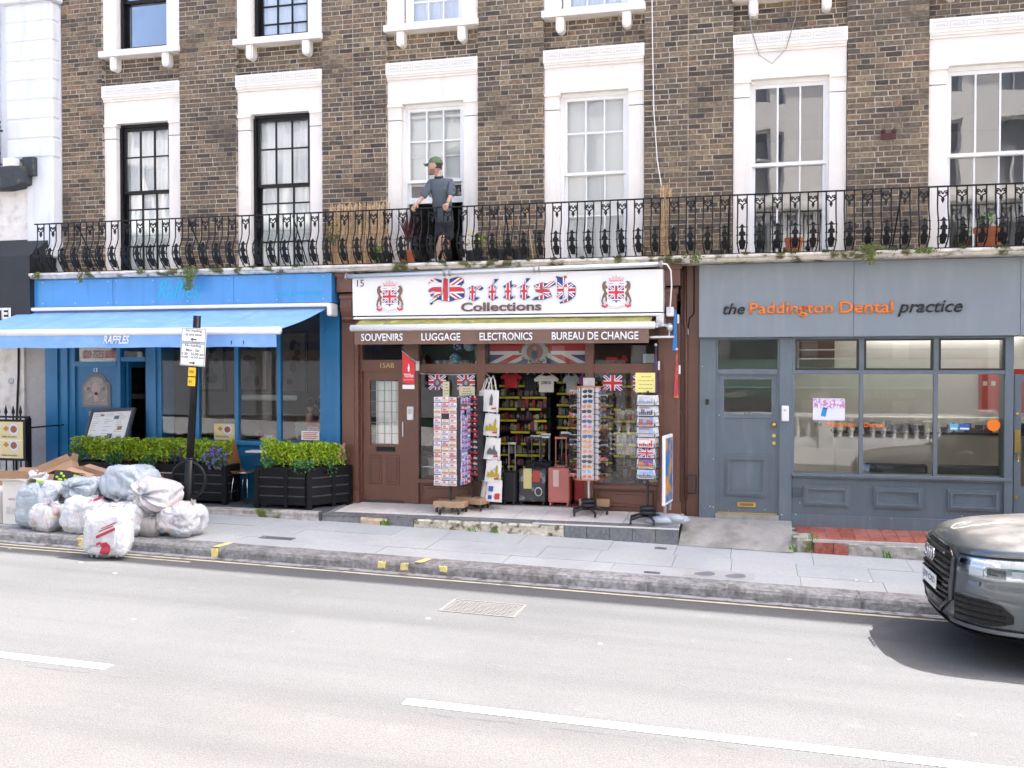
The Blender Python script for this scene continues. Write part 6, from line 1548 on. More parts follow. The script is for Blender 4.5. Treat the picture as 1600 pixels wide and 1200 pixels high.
for k, (x, y, z, r_, lab) in enumerate(((-10.28,-.80,.66,(.16,.10,.15),'dark green geranium at the left end of the long planter'),(-9.55,-.84,.62,(.17,.09,.13),'dark green geranium hanging over the long planter, left of its middle'),(-8.98,-.86,.56,(.15,.09,.10),'mid-green ivy clump drooping over the long planter middle'),(-6.92,-.95,.62,(.10,.07,.08),'small dark geranium at the left of the angled planter'),(-6.38,-.93,.58,(.20,.10,.13),'dark geranium over the corner of the angled planter'),(-6.12,-.62,.56,(.12,.14,.17),'trailing dark geranium on the angled side of the planter'))):
    bush('geranium', lab, (x,y,z), r_, 170, 30+k, dark_leaf)
bush('purple_petunia', 'purple flowered trailing petunia at the right end of the long planter', (-7.82,-.84,.66), (.22,.11,.18), 230, 41, dark_leaf, flowers=(P('purple_petal', (.18,.08,.42), .6), .28))
bush('pink_geranium', 'geranium with pink flower heads at the right end of the angled planter', (-5.98,-.42,.74), (.07,.10,.14), 70, 42, dark_leaf, flowers=(P('pink_petal', (.75,.22,.36), .6), .25))
bush('dry_shrub', 'withered brown patch between the hedge plants of the long planter', (-8.50,-.66,.74), (.10,.10,.15), 130, 43, dry_leaf, (.02,.035))
# lectern menu board, offers board, window cards
mb_ = thing('menu_board', 'tilted black-framed menu board standing behind the long hedge', 'menu board', (-10.0,-.4,.0))
M_ = Matrix.Translation((-9.98,-.42,1.06)) @ Matrix.Rotation(R(-3),4,'Y') @ Matrix.Rotation(R(-28),4,'X')
MB().box(-.40,.40,-.012,.02,-.32,.32).box(-.40,.40,-.03,-.012,.27,.32).box(-.40,.40,-.03,-.012,-.32,-.27).box(-.40,-.35,-.03,-.012,-.27,.27).box(.35,.40,-.03,-.012,-.27,.27).xf(M_).build('frame', P('grey_frame', (.07,.07,.075), .5), mb_, bevel=.004)
MB().box(-.345,.345,-.017,-.012,-.265,.265).xf(M_).build('page', P('white_page', (.78,.77,.74), .5), mb_)
s = MB(); rr = random.Random(8)
for c in range(3):
    for k in range(15):
        x = -.32+.22*c; z = .22-.031*k
        if rr.random() < .85: s.box(x,x+rr.uniform(.06,.17),-.0185,-.017,z,z+.006)
s.xf(M_).build('menu_text', P('menu_ink', (.35,.33,.32), .7), mb_)
s = MB()
for x, z, w, h_, mi in ((-.2,.19,.07,.03,0),(.06,.13,.09,.06,1),(.17,-.06,.08,.06,0),(-.18,-.2,.1,.05,1),(.02,-.2,.09,.08,1),(.19,-.22,.09,.05,1)): s.box(x,x+w,-.0195,-.0175,z,z+h_,mi)
s.xf(M_).build('menu_photo', [P('food_photo', (.35,.16,.07), .6, var=.4, vs=50), P('blue_photo', (.12,.16,.22), .6, var=.4, vs=50)], mb_)
MB().tube([(-10.0,-.40,-.02),(-10.0,-.40,.95)], .025, 8).box(-10.2,-9.8,-.5,-.3,-.03,0).build('stand', black_pt, mb_)
ob = thing('offers_board', 'framed special offers board leaning on the long planter', 'poster', (-9.2,-.86,.1))
MB().box(-9.85,-8.55,-.872,-.85,.06,.43).build('frame', P('tan_frame', (.45,.33,.16), .5), ob, bevel=.004); bx('header', blackc, ob, -9.83, -8.57, -.876, -.873, .33, .415); bx('sheet', cream_p, ob, -9.83, -8.57, -.876, -.873, .07, .325)
text('lettering', 'SPECIAL OFFERS', P('bronze_print', (.34,.16,.08), .5), ob, -9.2, -.878, .345, w=.50, h=.055, extrude=.001, bold=.02)
for x in (-9.6,-9.15,-8.8): plate_print(ob, x, .2, -.877, .8)
wc = thing('food_poster', 'yellow breakfast poster standing in the cafe window behind the hedge end', 'poster', (-8.1,FY,.87)); bx('sheet', cream_p, wc, -8.28, -7.92, FY-.008, FY-.002, .88, 1.13); plate_print(wc, -8.12, 1.04, FY-.009, .9); text('lettering', 'Raffles Breakfast', dot, wc, -8.25, FY-.009, .915, w=.22, h=.03, extrude=.001)
wn_ = thing('window_notice', 'white and red paper notice low in the right cafe pane', 'notice', (-6.6,FY,.9)); bx('sheet', P('white_page', (.78,.77,.74)), wn_, -6.80, -6.50, FY+.004, FY+.010, .90, 1.04)
s = MB()
for k in range(4): s.box(-6.77,-6.55+.02*(k % 2),FY+.002,FY+.0035,.92+.028*k,.935+.028*k)
s.build('print', P('red_print', (.62,.18,.16), .6), wn_)
# bentwood cafe chair and small table
ch = thing('cafe_chair', 'brown bentwood cafe chair with chrome legs between the two planters', 'chair', (-7.55,-.5,0))
ply = P('varnished_ply', (.27,.115,.035), .35, var=.15, vs=10)
def shell(u, v):
    x = -7.72+.0*u
    a = v
    if a < .45: px, pz_ = -7.36-.60*a, .44-.02*math.sin(a*3)
    elif a < .6: t = (a-.45)/.15; px, pz_ = -7.63-.10*math.sin(t*1.57), .43+.08*(1-math.cos(t*1.57))
    else: t = (a-.6)/.4; px, pz_ = -7.73-.08*t, .51+.38*t
    w = .19-(.03 if a > .6 else 0)*math.sin((a-.6)*3.9)
    return (px-.02*math.cos((u-.5)*3), -.5+w*(2*u-1), pz_)
MB().sheet(shell, 10, 20).sheet(lambda u, v: (lambda p: (p[0]+.006, p[1], p[2]-.010))(shell(u, v)), 10, 20).build('seat_shell', ply, ch, smooth=True)
chrome = P('chrome', (.6,.6,.62), .15, 1.0)
for x, y, dx, dy in ((-7.44,-.64,.02,-.03),(-7.44,-.36,.02,.03),(-7.66,-.64,-.05,-.03),(-7.66,-.36,-.05,.03)): MB().tube([(x,y,.425),(x+dx,y+dy,-.03)], .011, 8).build('leg', chrome, ch, smooth=True)
MB().tube([(-7.44,-.64,.425),(-7.44,-.36,.425),(-7.66,-.36,.425),(-7.66,-.64,.425)], .011, 8, closed=True).build('seat_frame', chrome, ch)
ct = thing('cafe_table', 'white-topped outdoor cafe table behind the angled planter', 'table', (-7.2,-.45,0)); MB().box(-7.6,-6.95,-.42,-.20,.71,.74).build('top', white_pt, ct, bevel=.008); MB().tube([(-7.0,-.3,-.02),(-7.0,-.3,.71)], .025, 8).box(-7.2,-6.95,-.4,-.2,-.025,-.005).build('leg', black_pt, ct)
# ================================================================ leaning sign post with cycle hoop
lean = Matrix.Translation((-7.40,-2.3,zp(-7.4,-2.3))) @ Matrix.Rotation(R(3.6),4,'Y')
sp = thing('sign_post', 'black leaning no-loading sign post on the pavement by the rubbish bags', 'sign post', (-7.40,-2.3,zp(-7.4,-2.3)))
MB().tube([(0,0,-.02),(0,0,.95)], .062, 16).tube([(0,0,.95),(0,0,.98)], [.062,.05], 16).tube([(0,0,.98),(0,0,2.86)], .050, 16).xf(lean).build('pole', black_pt, sp, smooth=True)
ringm = MB()
pts = [(.245*math.cos(2*math.pi*k/32), -.01, .69+.235*math.sin(2*math.pi*k/32)) for k in range(32)]
ringm.tube(pts, .021, 10, closed=True).xf(lean).build('cycle_hoop', black_pt, sp, smooth=True)
plm = P('white_sign_plate', (.80,.80,.80), .4)
def plate(z0, z1, lines, nm):
    o = MB().box(-.185,.185,-.062,-.055,z0,z1).xf(lean).build('plate', plm, sp, bevel=.006)
    s = MB().box(-.176,.176,-.0635,-.062,z0+.006,z0+.012).box(-.176,.176,-.0635,-.062,z1-.012,z1-.006).box(-.176,-.17,-.0635,-.062,z0+.012,z1-.012).box(.17,.176,-.0635,-.062,z0+.012,z1-.012); s.xf(lean).build('border', blk, o)
    for t_, w, z, h_ in lines:
        me = text_mesh(t_, w, h_, .0015, .008); me.materials.clear(); me.materials.append(blk)
        me.transform(lean @ Matrix.Translation((-w/2,-.062,z))); link('lettering', me, o)
    return o
pa = plate(2.505,2.695,[('No loading',.235,2.635,.042),('at any time',.24,2.582,.042)], 'a'); pb = plate(2.195,2.497,[('No loading',.235,2.44,.042),('Mon · Sat',.20,2.385,.036),('7.30 · 10.00 am',.325,2.335,.036),('4.00 · 6.30 pm',.325,2.287,.036)], 'b')
for o, z, d in ((pa,2.545,-1),(pb,2.235,1)):
    MB().prism([(d*.045,z),(d*.01,z+.022),(d*.01,z+.008),(-d*.045,z+.008),(-d*.045,z-.008),(d*.01,z-.008),(d*.01,z-.022)][::d], -.0635,-.062).xf(lean).build('arrow', blk, o)
for z, t_ in ((2.06,'700'),(1.93,'45')):
    o = MB().box(-.055,.05,-.062,-.045,z,z+.115).xf(lean).build('yellow_tag', P('tag_yellow', (.80,.50,.01), .4), sp, bevel=.004)
    me = text_mesh(t_, None, .035, .0015, .008); me.materials.clear(); me.materials.append(blk); me.transform(lean @ Matrix.Translation((-.04,-.062,z+.04))); link('lettering', me, o)
# ================================================================ rubbish bags and boxes
def bag_mat(name, base, cols, amt, sc_=9):
    """thin glossy plastic with its contents showing through in angular patches"""
    m, nt, N, L, b = _nt(name); b.inputs['Roughness'].default_value = .18; b.inputs['Specular IOR Level'].default_value = .8; b.inputs['Subsurface Weight'].default_value = .12; b.inputs['Subsurface Radius'].default_value = (.12,.12,.12); b.inputs['Subsurface Scale'].default_value = .4
    g_ = N.new('ShaderNodeNewGeometry')
    wz = N.new('ShaderNodeTexNoise'); wz.inputs['Scale'].default_value = 6; L.new(g_.outputs['Position'], wz.inputs['Vector'])
    va = N.new('ShaderNodeVectorMath'); va.operation = 'MULTIPLY_ADD'; va.inputs[1].default_value = (.12,.12,.12); L.new(wz.outputs['Color'], va.inputs[0]); L.new(g_.outputs['Position'], va.inputs[2])
    v = N.new('ShaderNodeTexVoronoi'); v.inputs['Scale'].default_value = sc_; L.new(va.outputs[0], v.inputs['Vector'])
    sp_ = N.new('ShaderNodeSeparateColor'); L.new(v.outputs['Color'], sp_.inputs[0])
    cr = N.new('ShaderNodeValToRGB'); cr.color_ramp.interpolation = 'CONSTANT'; e = cr.color_ramp.elements
    while len(e) < len(cols): e.new(.5)
    for i, c in enumerate(cols): e[i].position = i/len(cols); e[i].color = (*c, 1)
    L.new(sp_.outputs[0], cr.inputs[0])
    nz_ = N.new('ShaderNodeTexNoise'); nz_.inputs['Scale'].default_value = 5; nz_.inputs['Detail'].default_value = 5; L.new(g_.outputs['Position'], nz_.inputs['Vector'])
    r_ = N.new('ShaderNodeMapRange'); r_.inputs[1].default_value = .35; r_.inputs[2].default_value = .62; r_.inputs[4].default_value = amt; L.new(nz_.outputs['Fac'], r_.inputs[0])
    mm = N.new('ShaderNodeMix'); mm.data_type = 'RGBA'; mm.inputs[6].default_value = (*base,1); L.new(cr.outputs[0], mm.inputs[7]); L.new(r_.outputs[0], mm.inputs[0])
    L.new(mm.outputs[2], b.inputs['Base Color'])
    w = N.new('ShaderNodeTexNoise'); w.inputs['Scale'].default_value = 9; w.inputs['Detail'].default_value = 6; w.inputs['Distortion'].default_value = 2.6; L.new(g_.outputs['Position'], w.inputs['Vector'])
    ab_ = N.new('ShaderNodeMath'); ab_.operation = 'PINGPONG'; ab_.inputs[1].default_value = .09; L.new(w.outputs['Fac'], ab_.inputs[0])
    bn = N.new('ShaderNodeBump'); bn.inputs['Strength'].default_value = .65; bn.inputs['Distance'].default_value = .10; L.new(ab_.outputs[0], bn.inputs['Height']); L.new(bn.outputs[0], b.inputs['Normal'])
    return m
bag_grey = bag_mat('grey_bag', (.42,.48,.53), [(.42,.48,.53),(.52,.57,.61),(.46,.52,.56),(.58,.62,.65),(.38,.43,.47)], .7, 4)
bag_white = bag_mat('white_bag', (.70,.70,.71), [(.74,.73,.72),(.58,.56,.55),(.70,.62,.60),(.62,.66,.70),(.74,.74,.74)], .8)
bag_mixed = bag_mat('clear_bag', (.68,.68,.70), [(.62,.60,.58),(.62,.40,.38),(.70,.70,.70),(.40,.48,.58),(.60,.50,.40),(.66,.64,.64),(.35,.33,.33),(.66,.52,.52)], .8)
def bag(label, c, r_, tie, m, seed, e=.75, gz=zp, knot=True, pleat=.07, print_=None):
    t = thing('rubbish_bag', label, 'rubbish bag', (c[0],c[1],c[2]-r_[2]), group='rubbish bags heaped on the kerb')
    ax = Vector(tie).normalized(); u_ = ax.cross(Vector((.3,.9,.2))).normalized(); v_ = ax.cross(u_)
    nu, nv = 96, 60; s = MB(); sg_ = lambda q: math.copysign(abs(q)**e, q)
    r_ = tuple(q*.95 for q in r_)
    def pt(i, j):
        th = -math.pi/2+math.pi*j/nv; ph = 2*math.pi*i/nu
        d = ax*math.sin(th)+(u_*math.cos(ph)+v_*math.sin(ph))*math.cos(th)
        p = Vector((sg_(d.x)*r_[0], sg_(d.y)*r_[1], sg_(d.z)*r_[2]))
        w = max(0, math.sin(th))
        k = 1+pleat*math.sin(ph*9+2*math.sin(ph*2+seed)+seed)*w**1.5*(1 if j < nv else 0)+.05*math.sin(ph*5+seed)*(1-w)*math.cos(th)
        q1 = abs(vnoise((p.x*4+seed, p.y*4, p.z*4))); q2 = abs(vnoise((p.x*9, p.y*9+seed, p.z*7))); q3 = abs(vnoise((p.x*19+3, p.y*19+seed, p.z*12)))
        k += -.09*max(0, .22-q1)/.22-.045*max(0, .16-q2)/.16+.03*min(q3, .25)/.25-.02+.13*vnoise((p.x*3+seed*2, p.y*3, p.z*3))
        if knot and w > .93: k *= 1-(w-.93)*1.6
        p = p*k+Vector(c)
        g_ = gz(p.x, p.y)+.004
        if p.z < g_+.03: p.z = g_+max(0, (p.z-g_))*.3
        return p
    for j in range(nv+1):
        for i in range(nu): s.v.append(tuple(pt(i, j)))
    for j in range(nv):
        for i in range(nu):
            s.f.append((j*nu+i, j*nu+(i+1) % nu, (j+1)*nu+(i+1) % nu, (j+1)*nu+i)); s.m.append(0)
    body = s.build('body', m, t, smooth=True)
    if knot:
        top = pt(0, nv); k = MB(); rr = random.Random(seed)
        for q in range(9):
            a = q*.7; d = (ax+(u_*math.cos(a)+v_*math.sin(a))*.7).normalized(); b_ = top+ax*.012
            k.add([b_-ax*.02, b_+d*.05+u_*.012, b_+d*rr.uniform(.05,.09), b_+d*.05-u_*.012], [(0,1,2,3)])
        k.build('knot', m, t)
    if print_:
        bm = bmesh.new(); bm.from_mesh(body.data); tree = BVHTree.FromBMesh(bm); bm.free()
        for nm, poly, mm_ in print_:
            q = MB(); q.prism(poly, 0, .001); me = q.mesh(nm, mm_)
            b2 = bmesh.new(); b2.from_mesh(me); dele = [f for f in b2.faces if abs(f.normal.y) < .5 or f.calc_center_median().y > .0005]
            bmesh.ops.delete(b2, geom=dele, context='FACES'); bmesh.ops.triangulate(b2, faces=b2.faces[:]); bmesh.ops.subdivide_edges(b2, edges=b2.edges[:], cuts=3, use_grid_fill=True)
            for v in b2.verts:
                h_ = tree.ray_cast(Vector((v.co.x, -20, v.co.z)), Vector((0,1,0)))
                v.co.y = (h_[0].y if h_[0] else c[1])-.008
            b2.to_mesh(me); b2.free(); link(nm, me, t)
    return t
redi = P('red_ink', (.45,.03,.06), .5)
def sq(x, z, w, h, sl=0): return [(x,z),(x+w,z+sl*w),(x+w,z+h+sl*w),(x,z+h)]
bag('upright pale grey bag at the left, leaning on the white carton', (-9.36,-2.75,.17), (.27,.22,.31), (.25,-.1,1), bag_grey, 1, .55, pleat=.04)
bag('small tied white bag with pink contents on the kerb, second from left', (-9.10,-2.85,.06), (.22,.19,.21), (.3,-.35,.9), bag_mixed, 2)
bag('plump white tied bag on the kerb, left of the printed bag', (-8.58,-2.78,.09), (.31,.25,.25), (.25,.1,.9), bag_white, 3, .65, print_=[('red_print', sq(-8.42,.26,.10,.03,.5), redi)])
bag('grey bag with pleated tie facing the road, second layer left', (-8.80,-2.50,.38), (.31,.27,.20), (-.2,-.95,.15), bag_grey, 4, .75, pleat=.12)
bag('large smooth pale grey bag on top of the heap', (-8.10,-2.48,.48), (.38,.28,.27), (.75,-.45,-.45), bag_grey, 5, .72, pleat=.09)
bag('white bag with pleated tie on top of the heap beside the post', (-7.66,-2.62,.34), (.38,.27,.245), (-.15,-.97,.1), bag_mixed, 6, .8, pleat=.10)
bag('clear bag of colourful litter behind the foot of the sign post', (-7.29,-2.60,.055), (.335,.28,.225), (.3,.2,.9), bag_mixed, 7, .75)
bag('pale blue-white bag behind the printed bag', (-8.02,-2.80,.06), (.36,.22,.225), (-.2,.1,.95), bag_mixed, 8, .7, print_=[('red_print', sq(-8.08,.20,.09,.025,.2), redi)])
bag('small dim grey bag wedged between the heap and the post', (-7.62,-2.72,-.03), (.17,.16,.14), (.1,.1,1), P('dim_bag', (.35,.33,.30), .4, var=.3, vs=12, bump=.5, bs=20), 9)
bag('tall white carrier bag with red print standing in the gutter', (-7.63,-3.58,.015), (.315,.16,.295), (.1,.2,1), bag_white, 10, .42, gz=zr, knot=False, pleat=.05,
    print_=[('red_band', sq(-7.70,-.035,.27,.035,.42), redi), ('red_print', sq(-7.66,.045,.20,.012,.4), redi), ('red_print', sq(-7.62,.085,.20,.012,.4), redi), ('red_emblem', [(-7.66,-.21),(-7.58,-.24),(-7.52,-.20),(-7.50,-.12),(-7.56,-.07),(-7.66,-.09),(-7.63,-.13)], redi), ('red_emblem', sq(-7.70,-.12,.06,.03,.4), redi)])
card_w = P('white_carton', (.74,.72,.68), .7, var=.05, vs=8); card_t = P('brown_carton', (.42,.26,.16), .85, var=.1, vs=10); card_b = P('black_carton', (.02,.02,.02), .5); lime = P('lime_print', (.38,.62,.02), .5)
def carton(label, c, w, d, h, rz, m, flaps=(50,40,60,30), tilt=(0,0), name='cardboard_box'):
    t = thing(name, label, 'box', (c[0],c[1],c[2]), group='discarded cartons by the bags')
    M_ = Matrix.Translation(c) @ Matrix.Rotation(R(rz),4,'Z') @ Matrix.Rotation(R(tilt[0]),4,'X') @ Matrix.Rotation(R(tilt[1]),4,'Y'); th = .006
    s = MB().box(-w/2,w/2,-d/2,-d/2+th,0,h).box(-w/2,w/2,d/2-th,d/2,0,h).box(-w/2,-w/2+th,-d/2+th,d/2-th,0,h).box(w/2-th,w/2,-d/2+th,d/2-th,0,h).box(-w/2+th,w/2-th,-d/2+th,d/2-th,0,th)
    s.xf(M_).build('body', m, t)
    for k, a in enumerate(flaps):
        if a is None: continue
        fl_ = MB().box(-(w if k < 2 else d)/2+.004,(w if k < 2 else d)/2-.004,-.004,.0,0,min(w,d)*.48)
        B = [Matrix.Translation((0,-d/2,h)) @ Matrix.Rotation(R(a),4,'X'), Matrix.Translation((0,d/2,h)) @ Matrix.Rotation(R(180),4,'Z') @ Matrix.Rotation(R(a),4,'X'), Matrix.Translation((-w/2,0,h)) @ Matrix.Rotation(R(-90),4,'Z') @ Matrix.Rotation(R(a),4,'X'), Matrix.Translation((w/2,0,h)) @ Matrix.Rotation(R(90),4,'Z') @ Matrix.Rotation(R(a),4,'X')][k]
        fl_.xf(M_ @ B).build('flap', m, t)
    return t, M_
zc = lambda x, y: zp(x, y)+.004
t, M_ = carton('white open carton with brown print standing left of the grey bag', (-9.78,-2.55,zc(-9.78,-2.55)), .34, .30, .58, 4, card_w, (70,None,None,50))
text('lettering', 'HANDLE', P('brown_print', (.35,.2,.14)), t, -9.84, -2.72, .22, w=.11, h=.03, extrude=.001)
s = MB()
for k in range(7): s.box(-9.88+.09*(k % 2),-9.88+.09*(k % 2)+.06,-2.718,-2.714,.04+.025*(k//2),.052+.025*(k//2))
s.build('print', P('grey_print', (.55,.53,.5)), t)
carton('white carton with orange print cut by the left picture edge', (-10.12,-2.62,zc(-10.1,-2.6)), .30, .28, .42, -6, card_w, (60,40,None,None))
carton('brown open carton lying on the white carton at the far left', (-10.05,-2.2,zc(-10,-2.2)), .5, .4, .5, 8, card_t, (20,30,60,30))
carton('tall folded brown carton sticking up behind the white carton', (-9.35,-2.15,.24), .46, .20, .42, 14, card_t, (30,-10,40,30), (-12,-24))
t, M_ = carton('black carton with lime fruit print wedged over the grey bag', (-9.12,-2.35,.42), .42, .26, .16, 8, card_b, (None,None,120,110), (-8,6))
s = MB(); rr = random.Random(4)
for k in range(12): s.ball((rr.uniform(-.19,.19),-.132,rr.uniform(.03,.13)), (.022,.004,.018), 7, 5)
s.xf(M_).build('fruit_print', lime, t)
carton('flat brown carton tray behind the black lime carton', (-8.98,-2.22,.46), .42, .22, .14, -6, card_t, (100,80,None,None), (0,12))
t, M_ = carton('white carton with lime green corners on the heap', (-9.20,-2.52,.32), .52, .24, .16, 5, card_w, (None,None,80,80), (-6,2))
for x in (-.22,.2): MB().box(x-.05,x+.06,-.124,-.121,.02,.15).xf(M_).build('lime_corner', lime, t)
for k, (x, y, sd_) in enumerate(((-10.0,-2.35,1),)):
    bag('crumpled white sack among the cartons at the far left', (-9.78,-2.2,.42), (.22,.2,.16), (0,0,1), bag_white, 12, .8)
# weeds at the foot of the shop step
grass_l = island_mat('grass_blade', [(.07,.20,.02),(.12,.28,.03),(.09,.22,.02)], rough=.6, bump=0)
for k, (x, y, z, n, lab) in enumerate(((-5.05,-1.13,zp(-5,-1.13),26,'tuft of grass at the foot of the bare patch in the shop step'),(-3.45,-1.14,zp(-3.4,-1.14),14,'small grass tuft under the broken render of the step'),(-3.75,-1.14,zp(-3.7,-1.14),8,'tiny grass sprig left of the small tuft by the step'),(.62,-.93,-.16,14,'green weed on the stone block beside the red tiles'),(1.55,-1.0,zp(1.5,-1),12,'weed at the foot of the mossy red-tile step'),(.40,-1.02,zp(.4,-1),16,'weed between the ramp and the stone block'))):
    t = thing('grass_tuft', lab, 'plant', (x,y,z)); s = MB(); rr = random.Random(60+k)
    for q in range(n):
        a = rr.uniform(-1,1); h_ = rr.uniform(.04,.11); px = x+rr.gauss(0,.04); py = y+rr.gauss(0,.012)
        s.add([(px-.004,py,z-.01),(px+.004,py,z-.01),(px+a*h_*.3+.003,py-.01,z+h_*.6),(px+a*h_*.7,py-.02,z+h_)], [(0,1,2,3)])
    s.build('blades', grass_l, t)
# ================================================================ goods on the gift-shop platform
castor_m = P('castor_black', (.02,.02,.022), .5); wood_b = P('pale_timber', (.42,.27,.16), .75, var=.2, vs=14, bump=.3, bs=30)
def star_base(t, x, y, z, r_=.24, n=5, rot=.3, m=castor_m, disc_=True):
    s = MB()
    for k in range(n):
        a = rot+2*math.pi*k/n; ex, ey = x+r_*math.cos(a), y+r_*math.sin(a)
        o = MB().tube([(x,y,z+.10),(x+.5*r_*math.cos(a),y+.5*r_*math.sin(a),z+.095),(ex,ey,z+.06)], [.026,.022,.016], 8).build('foot', m, t, smooth=True)
        MB().tube([(ex-.012,ey,z+.027),(ex+.012,ey,z+.027)], .027, 10).build('castor', m, o)
    if disc_: MB().lathe((x,y,z+.11), [(.05,0),(.105,.01),(.11,.03),(.10,.05),(.06,.055),(.06,.065),(.105,.07),(.11,.09),(.10,.11),(.03,.12)], 20).build('weights', m, t, smooth=True)
def card_variants(name, cols, w, h, d=.012):
    out = []
    for k, (a, b_, c) in enumerate(cols):
        s = MB().box(-w/2,w/2,-d,0,-h/2,h/2,0).box(-w*.42,w*.42,-d-.004,-d,-h*.38,h*.02,1).box(-w*.3,w*.1,-d-.006,-d-.004,h*.1,h*.38,2)
        out.append(s.mesh(name, [P(name+'a%d' % k, a, .4), P(name+'b%d' % k, b_, .4), P(name+'c%d' % k, c, .4)]))
    return out
W_ = (.72,.70,.68)
setA = card_variants('souvenir_card', [(W_,(.62,.30,.28),(.30,.22,.25)),(W_,(.60,.45,.40),(.55,.12,.12)),((.70,.62,.58),(.45,.3,.25),(.6,.5,.4)),(W_,(.35,.35,.5),(.6,.2,.2)),((.68,.55,.52),(.6,.15,.15),(.2,.2,.3)),((.74,.66,.50),(.5,.25,.2),(.6,.55,.5))], .105, .072)
setB = card_variants('souvenir_magnet', [((.45,.42,.62),(.12,.12,.35),(.6,.3,.3)),((.55,.50,.66),(.30,.10,.35),(.1,.1,.3)),((.65,.65,.70),(.5,.05,.07),(.08,.1,.35)),((.30,.08,.12),(.6,.5,.5),(.1,.1,.1)),((.25,.30,.55),(.6,.6,.65),(.5,.1,.1))], .085, .075)
setC = card_variants('keyring', [((.02,.02,.02),(.55,.03,.04),(.6,.5,.5)),((.02,.02,.02),(.5,.45,.4),(.5,.05,.05)),((.03,.02,.02),(.6,.05,.06),(.1,.3,.5)),((.02,.02,.02),(.25,.03,.05),(.6,.6,.6))], .075, .07)
def goods_grid(meshes, name, label, cat, group, x0, dx, cols, z0, dz, rows, y, seed, ang=0, skip=.03):
    rr = random.Random(seed)
    for r_ in range(rows):
        for c in range(cols):
            if rr.random() < skip: continue
            o = link(name, meshes[rr.randrange(len(meshes))])
            o.location = (x0+dx*c*math.cos(ang)+rr.uniform(-.004,.004), y+dx*c*math.sin(ang), z0+dz*r_+rr.uniform(-.004,.004)); o.rotation_euler = (0, rr.uniform(-.03,.03), ang)
            tag(o, label % (ORD[rows-1-r_], ORD[c]), cat, group)
def stand(label, x, y, zf, w, d, z0, z1, rz, block=True):
    t = thing('souvenir_stand', label, 'display stand', (x,y,zf))
    M_ = Matrix.Translation((x,y,0)) @ Matrix.Rotation(rz,4,'Z')
    MB().box(-w/2,w/2,-d/2,d/2,z0,z1).xf(M_).build('core', castor_m, t)
    MB().tube([(x,y,zf+.1),(x,y,z0)], .018, 10).build('pole', castor_m, t)
    star_base(t, x, y, zf, .22, 5, .5, disc_=False)
    if block: MB().box(-.22,.22,-.13,.13,zf+.085,zf+.175).xf(M_).build('timber_weight', wood_b, t, bevel=.008)
    return t
zf1 = pz(-.72)
stand('souvenir stand covered in pale pink cards left of the shop doorway', -4.23, -.70, zf1, .40, .30, .36, 1.58, 0)
goods_grid(setA, 'souvenir_card', 'pale souvenir card, %s row down, %s column, front of the pink left stand', 'souvenir', 'cards on the left souvenir stand', -4.37, .112, 3, .40, .0775, 16, -.852, 1)
goods_grid(setB, 'souvenir_card', 'purple souvenir card, %s row down, %s column, side face of the left stand', 'souvenir', 'cards on the side of the left souvenir stand', -4.023, .09, 3, .42, .08, 15, -.82, 2, ang=R(80))
zf2 = pz(-.4)
stand('souvenir stand of purple and black magnets behind the pink stand', -4.0, -.38, zf2, .36, .26, .40, 1.60, R(-18))
goods_grid(setB, 'souvenir_magnet', 'purple magnet card, %s row down, %s column of magnets on the rear stand', 'souvenir', 'magnets on the rear souvenir stand', -4.14, .088, 2, .44, .08, 15, -.512, 3, ang=R(-18))
goods_grid(setC, 'keyring', 'red and black keyring, %s row down, %s keyring column on the rear stand', 'souvenir', 'keyrings on the rear souvenir stand', -3.965, .08, 2, .44, .076, 16, -.575, 4, ang=R(-18))
# sunglasses
def shades(lens, frame):
    s = MB()
    for sx in (-1, 1):
        pts = [(sx*.034+.029*math.cos(a*2*math.pi/12), .021*math.sin(a*2*math.pi/12)-.003*math.cos(a*2*math.pi/12)*sx) for a in range(12)]
        s.prism([(sx*.034+(x-sx*.034)*1.15, z*1.18) for x, z in pts], -.004, .0, 1); s.prism(pts, -.007, -.0042, 0)
        s.box(sx*.066-.004,sx*.066+.004,0,.10,.004,.012,1)
    s.box(-.010,.010,-.005,0,.004,.010,1)
    return s.mesh('sunglasses', [lens, frame])
lens = [P('lens_%d' % k, c, .08, spec=.8) for k, c in enumerate(((.03,.03,.035),(.55,.18,.02),(.60,.12,.10),(.05,.08,.16),(.10,.04,.02),(.35,.38,.45),(.45,.10,.16)))]
frm = [P('frame_%d' % k, c, .3) for k, c in enumerate(((.02,.02,.02),(.55,.50,.45),(.20,.08,.04),(.65,.63,.62)))]
SH = [shades(lens[a], frm[b_]) for a, b_ in ((0,0),(1,1),(2,1),(3,0),(4,2),(5,3),(6,3),(0,2))]
gx, gy = -2.30, -.48; gz0, gz1 = .48, 1.74; zfg = pz(gy)
t = thing('sunglasses_rack', 'tall white sunglasses rack with orange discs right of the shop doorway', 'display rack', (gx,gy,zfg))
orange_d = P('orange_disc', (.55,.16,.05), .4)
MB().lathe((gx,gy,gz1), [(.22,0),(.22,.012)], 28).build('top_disc', orange_d, t); MB().lathe((gx,gy,gz0-.012), [(.22,0),(.22,.012)], 28).build('bottom_disc', orange_d, t)
wp = P('white_acrylic', (.78,.77,.79), .3)
for k in range(4):
    a = R(-90+90*k)+R(4); M_ = Matrix.Translation((gx,gy,0)) @ Matrix.Rotation(a+R(90),4,'Z')
    MB().box(-.085,.085,-.155,-.145,gz0,gz1).xf(M_).build('panel', wp, t)
    MB().box(-.125,-.11,-.15,-.10,gz0,gz1).xf(M_).build('upright', wp, t)
MB().tube([(gx,gy,zfg+.2),(gx,gy,gz1)], .016, 10).build('pole', silver, t); star_base(t, gx, gy, zfg, .25, 5, .2)
